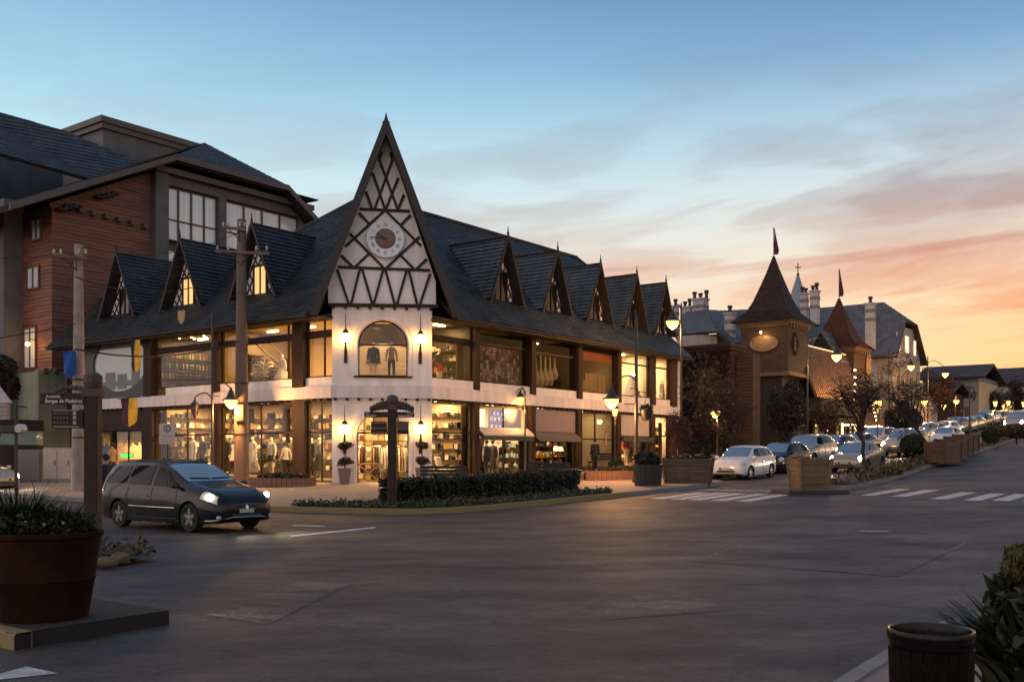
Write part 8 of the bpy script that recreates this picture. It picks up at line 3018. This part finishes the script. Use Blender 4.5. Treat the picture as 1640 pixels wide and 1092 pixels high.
for (px, lb, kk) in ((737, 'mannequin in a brown cloak in the window with the white chair', dict(top=CL('brown2', 0), coat=(CL('brown2', 0), .35))),
                     (1002, 'mannequin in a red and white outfit left of the pair under the pale panel', dict(top=C_REDC, legs=C_WH, coat=(C_REDC, .95))),
                     (1010, 'mannequin in a white blouse and dark trousers, right of the red one', dict(top=C_WH, legs=C_BK, coat=(C_WH, .95))),
                     (1051, 'mannequin in a dark dress in the last lit window of the arcade', dict(top=C_CHAR, skirt=(C_CHAR, .4, .26)))):
    t_ = tR(px, .9)
    manq(lb, t_, IDN, .9, RR, zr(t_) + .05, **kk)
t_ = on_b(703, 590, .8)[0]
manq('mannequin in a red skirt in the upper window next to the white corner', t_, IDN, .8, RR, 4.72, top=C_BK, skirt=(C_REDC, .72, .24), h=1.75)
t_ = on_b(1060, 620, .7)[0]
manq('slim dark mannequin in the last upper window', t_, IDN, .7, RR, 4.72, top=C_CHAR, legs=C_CHAR, skirt=(C_CHAR, .55, .20), h=1.6)
for (px, lb, kk) in ((598, 'mannequin in a short dark cape behind the upper arched window', dict(top=C_CHAR, skirt=(C_CHAR, .78, .34), coat=(C_CHAR, .9))), (627, 'mannequin in a tan top and dark trousers behind the upper arched window', dict(top=C_TAN, legs=C_CHAR))):
    h_, _ = on_c(px, 575, -.9)
    q = ch(h_, -.9, 0); w = W(q[0], q[1], 4.92)
    figure(lb, w, ROT + PI * 3 / 4, 'stand', skin=M_MANN, name='mannequin', cat='mannequin', group='shop mannequins', h=1.72, **kk)
t_ = on_a(452, 590, 1.2)[0]
manq('seated height mannequin in white drapes in the upper shop window', t_, SWP, 1.2, RL, 4.68, top=C_WH, skirt=(C_WH, .25, .5), h=1.7)


def garment_rack(label, p, rot, L, n, cols_, h=1.55):
    t = thing('clothes_rack', label, 'clothes rack', p, rot, 'clothes racks')
    b = MB(); b.tube([(-L / 2, 0, h), (L / 2, 0, h)], .02, 6)
    for s in (-1, 1):
        b.tube([(s * L / 2, 0, 0), (s * L / 2, 0, h)], .02, 6); b.tube([(s * L / 2, -.25, .03), (s * L / 2, .25, .03)], .02, 6)
    b.build('rail', M_CHROME, t)
    for k in range(n):
        x = -L / 2 + L * (k + .5) / n
        g = MB()
        l = rng.uniform(.75, 1.1); w = .20
        rows = []
        for i in range(6):
            f = i / 5
            ww = w * (.35 + .65 * min(1, f * 3)) * (1 + .15 * f)
            rows.append([(x + .028 * math.sin(a_ * 1 + k) * 1 + .03 * math.cos(a_), ww * math.sin(a_), h - .06 - l * f) for a_ in np.linspace(0, 2 * PI, 10, endpoint=False)])
        g.grid(rows, closed=True)
        g.build('garment', cols_[int(rng.integers(len(cols_)))], t, smooth=True, fix=False)
GC = [C_WH, C_SUIT, C_CHAR, C_MAROON, C_TAN, C_GREYC, C_BK, C_WH]
q = ch(-.55, -2.5, 0); garment_rack('clothes rack of dark and white garments at the left inside the arched doorway', W(q[0], q[1], FB + .02), ROT - PI / 4, 1.2, 11, GC)
q = ch(.55, -2.3, 0); garment_rack('clothes rack of pale garments at the right inside the arched doorway', W(q[0], q[1], FB + .02), ROT - PI / 4 + .2, 1.2, 11, [C_WH, C_SUIT, C_WH, C_TAN])
for (px, d, lb) in ((795, 1.9, 'clothes rack at the left in the green awning shop'), (825, 1.8, 'clothes rack of white garments at the right in the green awning shop')):
    t_ = tR(px, d); w = W(t_, d, zr(t_)); garment_rack(lb, w, ROT, 1.8, 14, [C_WH, C_SUIT, C_GREYC, C_WH, CL('mint', (.30, .42, .34))], 1.65)
t_ = tL(350, 3.2); garment_rack('long clothes rack at the back of the clothes shop', W(3.2, t_, zl(t_)), ROT + PI / 2, 2.6, 16, GC)
t_ = tL(300, 3.0); garment_rack('back rack of garments in the brightest shop window', W(3.0, t_, zl(t_)), ROT + PI / 2, 2.4, 14, GC)
# table with crossed legs in the doorway
q = ch(-.55, -1.3, 0)
t = thing('trestle_table', 'wooden table with crossed legs inside the arched doorway', 'table', W(q[0], q[1], FB + .02), ROT - PI / 4)
b = MB(); b.cbox(0, 0, .78, 1.15, .7, .06); b.build('table_top', mat('oak', (.36, .20, .08), .5, .2, 3), t)
for s in (-1, 1):
    b = MB(); b.beam((-.45, s * .25, .02), (.45, s * .25, .75), .08, .06); b.build('leg', mat('oak', 0, 0), t)
    b = MB(); b.beam((.45, s * .25 + .04, .02), (-.45, s * .25 + .04, .75), .08, .06); b.build('leg', mat('oak', 0, 0), t)
# pale chairs in the first right window
for px, lb in ((698, 'left white armchair in the window right of the white corner'), (716, 'right white armchair in the window right of the white corner')):
    t_ = tR(px, 1.0)
    t = thing('armchair', lb, 'armchair', W(t_, 1.0, zr(t_) + .02), ROT + PI + .35, 'white armchairs')
    m = CL('upholstery', (.74, .66, .54))
    b = MB(); b.cbox(0, 0, .38, .62, .6, .14); b.build('seat', m, t, bevel=.04)
    b = MB(); b.prism([(-.31, -.26, .42), (.31, -.26, .42), (.29, -.42, 1.0), (-.29, -.42, 1.0)], (0, -.10, 0)); b.build('backrest', m, t, bevel=.03)
    for s in (-1, 1):
        for e in (-1, 1):
            b = MB(); b.beam((s * .25, e * .24, 0), (s * .24, e * .22, .33), .035, .035); b.build('leg', mat('oak', 0, 0), t)
# interior plants
def houseplant(label, w, h, r, lm):
    t = thing('potted_plant', label, 'potted plant', w, 0)
    b = MB(); b.lathe([(.14, 0), (.2, .35), (.18, .35), (0, .3)], 12, cap=False); b.build('pot', mat('pot_taupe', 0, 0), t, smooth=40)
    b = MB()
    for k in range(5):
        b.tube([(0, 0, .3), (.1 * math.cos(k * 1.3), .1 * math.sin(k * 1.3), h * .6), (r * .7 * math.cos(k * 1.3), r * .7 * math.sin(k * 1.3), h * .9)], .01, 4)
    b.build('stems', M_BARK, t)
    link('leaves', leaves_mesh('leaves', blob_points(420, (0, 0, h * .72), (r, r, h * .33), .2), .12, lm, .45), t)
LM_IN = leaf_mat('leaf_indoor', (.10, .13, .045), (.28, .28, .12), 5)
t_ = tL(420, .9); houseplant('leafy plant between the dresses right of the brown utility pole', W(.9, t_, zl(t_)), 1.25, .32, LM_IN)
t_ = on_b(728, 580, 1.3)[0]; houseplant('tall leafy plant in the upper window next to the red skirted mannequin', W(t_, 1.3, 4.68), 2.2, .45, LM_IN)
t_ = on_a(418, 590, 1.1)[0]; houseplant('spray of pale flowers in the upper window right of the brown pole', W(1.1, t_, 4.68), 1.45, .5, leaf_mat('leaf_pale', (.35, .30, .16), (.55, .48, .28), 6))
t_ = on_b(737, 700, 1.5)[0]; houseplant('tall plant in the lower window behind the white armchairs', W(t_, 1.5, zr(t_)), 2.6, .45, LM_IN)
t_ = on_a(262, 600, 1.0)[0]; houseplant('small plant in the dark upper bar window', W(1.0, t_, 4.68), 1.0, .25, LM_IN)
# bar shelf with bottles upstairs left
t = thing('bar_shelf', 'bar shelves with rows of lit bottles in the upper left window', 'shelf', W(2.5, LP[2][0] - .15, 4.68), ROT + PI)
for k in range(3):
    b = MB(); b.box(-2.2, -.15, .9 + k * .5, 2.2, .15, .94 + k * .5); b.build('shelf', M_TIMB2, t)
bb_ = MB(); bb_.lathe([(.04, 0), (.045, .2), (.015, .27), (.015, .34)], 8); bms = [bb_.mesh('bottle', mat('bottle_%d' % i, c, .15, .1, 5)) for i, c in enumerate(((.45, .22, .05), (.08, .16, .05), (.50, .40, .22)))]
for k in range(3):
    for i in range(22):
        o = link('bottle', bms[int(rng.integers(3))], t); o.location = (-2.1 + i * .2 + rng.normal() * .02, 0, .94 + k * .5)
b = MB(); b.box(-2.0, .9, 0, 2.0, 1.4, 1.0); b.build('counter', M_TIMB2, t)
# staircase upstairs
t_ = on_a(432, 590, 1.9)[0]
t = thing('staircase', 'straight stair with a sloping handrail in the upper shop', 'stairs', W(1.9, t_, 4.68), ROT + PI / 2)
for k in range(10):
    b = MB(); b.box(-1.7 + k * .3, -.5, .0 + k * .2, -1.4 + k * .3, .5, .06 + k * .2); b.build('step', M_TIMB2, t)
b = MB()
for s in (-.5, .5):
    b.tube([(-1.7, s, .95), (1.3, s, 2.9)], .035, 6)
b.build('handrail', M_TIMB, t)
# crowded shelves along the back walls
_it = []
for nm_, kind_ in (('folded_clothes', 0), ('box', 1), ('vase', 2), ('bag', 3)):
    b = MB()
    if kind_ == 0:
        for q in range(3): b.cbox(.01 * q, 0, .035 + q * .062, .26, .24, .055)
    elif kind_ == 1: b.cbox(0, 0, .12, .2, .2, .24)
    elif kind_ == 2: b.lathe([(.05, 0), (.10, .1), (.04, .22), (.06, .28)], 9)
    else: b.prism([(-.13, -.06, 0), (.13, -.06, 0), (.10, -.06, .2), (-.10, -.06, .2)], (0, .12, 0)); b.tube([(-.07, 0, .2), (0, 0, .32), (.07, 0, .2)], .01, 4)
    _it.append((nm_, b.mesh(nm_, C_WH)))
IM = [C_WH, C_CHAR, C_TAN, C_GREYC, C_MAROON, C_SUIT, C_NAVY, CL('ochre', (.35, .20, .05)), C_BK, C_BK]
def crowded(label, fr, t_, d, rot, z, W_, rows_, n, mm=None):
    p = fr(t_, d, 0)
    t = thing('display_shelf', label, 'shelf', W(p[0], p[1], z), rot)
    for k in range(rows_):
        b = MB(); b.box(-W_ / 2, -.17, .35 + k * .48, W_ / 2, .17, .38 + k * .48); b.build('shelf_board', M_TIMB2, t)
        for i in range(n):
            if rng.random() < .12: continue
            nm_, me_ = _it[int(rng.integers(4))]
            o = link(nm_, me_, t); o.location = (-W_ / 2 + W_ * (i + .5) / n, rng.normal() * .02, .38 + k * .48); o.scale = (rng.uniform(.8, 1.15), 1, rng.uniform(.7, 1.3))
            o.material_slots[0].link = 'OBJECT'; o.material_slots[0].material = (mm or IM)[int(rng.integers(len(mm or IM)))]
    for s in (-1, 1):
        b = MB(); b.box(s * W_ / 2 - .03, -.18, 0, s * W_ / 2 + .03, .18, .4 + rows_ * .48); b.build('upright', M_TIMB2, t)
for px, d, lb in ((275, 3.2, 'crowded clothes shelves at the back of the brightest shop window'), (375, 3.5, 'crowded clothes shelves behind the brown utility pole'), (430, 3.5, 'crowded clothes shelves at the back of the wide clothes shop'), (505, 3.5, 'crowded clothes shelves seen through the narrow window by the corner')):
    t_ = on_a(px, 720, d)[0]; crowded(lb, SWP, t_, d, ROT - PI / 2, zl(t_), 2.7, 6, 10)
crowded('crowded shelves on the far side wall of the brightest shop', SWP, LP[2][0] - .15, 2.1, ROT, zl(LP[2][0]), 3.2, 6, 11)
for i, lb, n_ in ((0, 'crowded shelves on the side wall behind the white armchairs', 6), (1, 'crowded shelves on the side wall of the green awning shop', 3), (2, 'crowded shelves on the side wall of the grey awning shop', 5), (4, 'shelves on the side wall behind the red and white mannequins', 4), (5, 'shelves on the side wall of the last lit window of the arcade', 4)):
    crowded(lb, IDN, RB[i][1] - .02 if i < 5 else RB[i][1] - .3, 2.0 if i not in (1, 4) else 1.7, ROT + PI / 2, zr(RB[i][1]), 3.0 if i not in (1, 4) else 2.4, n_, 11, [C_WH, C_WH, C_SUIT, C_GREYC, CL('mint', 0), C_BK] if i == 1 else None)
q = ch(.0, -3.2, 0)
crowded('crowded shelves deep inside the arched doorway', IDN, q[0], q[1], ROT - PI / 4, FB + .02, 2.6, 5, 9)
crowded('shelves in the upper window beside the red skirted mannequin', IDN, RB[0][1] - .02, 2.2, ROT + PI / 2, 4.68, 2.8, 4, 10)
crowded('shelves in the upper shop behind the white drapes', SWP, LP[1][0] - .15, 2.6, ROT, 4.68, 2.4, 3, 8)
# gift shop tables and lamps
for (px, d, lb) in ((868, 1.1, 'round table of gifts at the left of the grey awning shop'), (895, 1.1, 'small table with twin lamps in the grey awning shop')):
    t_ = tR(px, d)
    t = thing('display_table', lb, 'table', W(t_, d, zr(t_)), ROT)
    b = MB(); b.lathe([(.55, .78), (.55, .82)], 18); b.build('table_top', mat('oak', 0, 0), t)
    b = MB(); b.lathe([(.25, 0), (.06, .08), (.05, .78)], 10); b.build('pedestal', mat('oak', 0, 0), t)
    if px == 868:
        for k in range(14):
            a_ = k * 2.4; b = MB(); b.lathe([(.05, 0), (.07, .1), (.03, .18 + .1 * rng.random())], 8); o = b.build('ornament', bms[k % 3].materials[0], t); o.location = (.08 * math.sqrt(k) * 1.7 * math.cos(a_), .08 * math.sqrt(k) * 1.7 * math.sin(a_), .82)
    else:
        for s in (-1, 1):
            b = MB(); b.lathe([(.06, 0), (.02, .05), (.02, .28)], 8, (s * .24, 0, .82)); o = b.build('lamp_stand', M_CHROME, t)
            b = MB(); b.lathe([(.20, .26), (.11, .5)], 14, (s * .24, 0, .82), cap=False); b.build('lamp_shade', emat('shade_glow', (1, .72, .34), 1.6), o)
t_ = tR(866, 2.6)
t = thing('display_shelf', 'tall shelves crowded with small gifts at the back of the grey awning shop', 'shelf', W(t_, 2.7, zr(t_)), ROT)
for k in range(6):
    b = MB(); b.box(-1.1, -.18, .3 + k * .38, 1.1, .18, .33 + k * .38); b.build('shelf', mat('oak', 0, 0), t)
    for i in range(12):
        o = link('trinket', bms[int(rng.integers(3))], t); o.location = (-1.02 + i * .185, 0, .33 + k * .38); o.scale = (1.4, 1.4, rng.uniform(.4, .8))
# photo wall behind the second upper window
t0, t1 = RB[1]
t = thing('photo_wall', 'dark collage of many small photographs filling the second upper window', 'display', W((t0 + t1) / 2, .55, 4.72), ROT)
b = MB(); b.box(-(t1 - t0) / 2 + .05, .02, 0, (t1 - t0) / 2 - .05, .08, 2.1); b.build('board', M_DARKIN, t)
pm_ = [mat('photo_%d' % i, c, .45, .6, 9, c2=c2) for i, (c, c2) in enumerate((((.035, .02, .022), (.34, .16, .16)), ((.02, .02, .024), (.55, .42, .40)), ((.05, .02, .02), (.5, .24, .22)), ((.010, .008, .010), (.10, .06, .06)), ((.03, .025, .02), (.70, .56, .48))))]
nx, nz = 16, 10
for i in range(nx):
    for k in range(nz):
        w_, h_ = (t1 - t0 - .2) / nx, 2.0 / nz
        x = -(t1 - t0) / 2 + .1 + w_ * (i + .5); z = .06 + h_ * (k + .5)
        b = MB(); s = rng.uniform(.75, 1.15); b.cbox(x + rng.normal() * .02, .005 - .012 * rng.random(), z + rng.normal() * .02, w_ * s, .012, h_ * s * 1.1)
        b.build('photograph', pm_[int(rng.integers(5))], t)
# hanging dried things in the third upper window, blind and boards in the fourth
t0, t1 = RB[2]
t = thing('hanging_display', 'pale sheaves and cloths hanging in the third upper window', 'display', W((t0 + t1) / 2, .9, 4.7), ROT)
b = MB(); b.tube([(-1.6, 0, 2.1), (1.6, 0, 2.1)], .03, 6); b.build('rail', M_TIMB2, t)
for k in range(7):
    x = -1.3 + k * .42
    b = MB(); L_ = rng.uniform(.7, 1.7); b.lathe([(.03, 2.08), (.06, 2.08 - L_ * .4), (.20, 2.08 - L_ * .8), (.12, 2.08 - L_)], 9, (x, 0, 0)); b.build('sheaf', CL('straw', (.34, .25, .17)), t)
t0, t1 = RB[3]
t = thing('roller_blind', 'rust red roller blind drawn part way down in the fourth upper window', 'blind', W((t0 + t1) / 2, .25, 6.75), ROT)
b = MB(); b.box(-(t1 - t0) / 2 + .03, 0, 0, (t1 - t0) / 2 - .03, .02, .85); b.build('cloth', CL('rust', (.26, .075, .035)), t)
t = thing('board_screen', 'pale boards leaning behind the fourth upper window', 'screen', W((t0 + t1) / 2, .6, 4.7), ROT)
x = -(t1 - t0) / 2 + .1
for k in range(8):
    w_ = (t1 - t0 - .2) / 8; b = MB(); b.box(x, 0, 0, x + w_ - .015, .05, 1.05 if k < 3 else 1.45); b.build('board', mat('board_pale', (.30, .22, .13), .7, .15, 2), t); x += w_
# cone lamps in the white upper room
t0, t1 = RB[4]
for k, (px, hh, lb) in enumerate(((1012, 1.8, 'tall woven cone in the white upper room left of the lamp pole'), (1032, 1.15, 'small pale cone in the white upper room right of the lamp pole'))):
    t_ = on_b(px, 620, .8)[0]
    t = thing('woven_cone', lb, 'decoration', W(t_, .8, 4.7), ROT)
    b = MB(); b.lathe([(.62 if k == 0 else .36, .25), (.30 if k == 0 else .2, hh * .6), (.06, hh)], 14); b.build('cone', CL('wicker%d' % k, ((.20, .14, .11), (.52, .42, .28))[k]), t, smooth=50)
    b = MB(); b.lathe([(.2, 0), (.06, .05), (.05, .3)], 10); b.build('foot', M_TIMB, t)
# bright poster screen over the green awning
t0, t1 = RB[1]
t = thing('lit_poster', 'backlit poster of blue and white figures above the green awning', 'poster', W(t0, .34, 2.95), ROT)
b = MB(); b.box(.45, 0, .12, .95, .02, .95); b.build('white_panel', emat('poster_white', (1, .90, .74), .85), t)
cols2 = [(.22, .26, .62), (.85, .82, .85), (.42, .30, .40), (.16, .14, .20), (.70, .66, .80), (.5, .42, .4)]
for k in range(30):
    b = MB(); x, z = 1.35 + rng.normal() * .0 + (k % 10) * .10, .15 + (k // 10) * .28 + rng.random() * .1
    b.lathe([(.0, -.01), (.07 + .05 * rng.random(), -.01)], 8, (x, -.002 * k, z), axis='y', cap=False); b.build('blot', emat('poster_%d' % (k % 6), cols2[k % 6], .8), t)
b = MB(); b.box(1.2, .01, .05, t1 - t0 - .2, .03, 1.0); b.build('back_panel', emat('poster_back', (.42, .36, .38), .35), t)
# red upright banner sticker
t_, z_ = on_b(970, 702, .10)
t = thing('sale_banner', 'narrow red upright banner with pale print in the dim shop window', 'banner', W(t_, .10, z_), ROT)
b = MB(); b.prism([(-.14, 0, -.42), (.05, 0, -.46), (.14, 0, .42), (-.02, 0, .44)], (0, .02, 0)); b.build('cloth', CL('sale_red', (.42, .06, .04)), t)
b = MB()
for k in range(6):
    b.box(-.07 + k * .012, -.006, -.34 + k * .11, .05 + k * .012, -.001, -.28 + k * .11)
b.build('print', CL('print_pale', (.6, .45, .36)), t)
# boxes of toys in the green awning shop
t_ = tR(790, 2.9)
t = thing('stock_shelf', 'shelf of red, yellow and green boxes high in the green awning shop', 'shelf', W(t_ + .4, 2.9, zr(t_)), ROT)
b = MB(); b.box(-1.2, -.2, 1.9, 1.2, .2, 1.95); b.build('shelf', M_WARMW, t)
for k, c in enumerate(((.45, .03, .02), (.55, .42, .12), (.03, .38, .06), (.04, .32, .08), (.4, .38, .34))):
    b = MB(); b.box(-1.1 + k * .45, -.18, 1.95, -.72 + k * .45, .15, 2.3); b.build('box', CL('toy%d' % k, c), t)
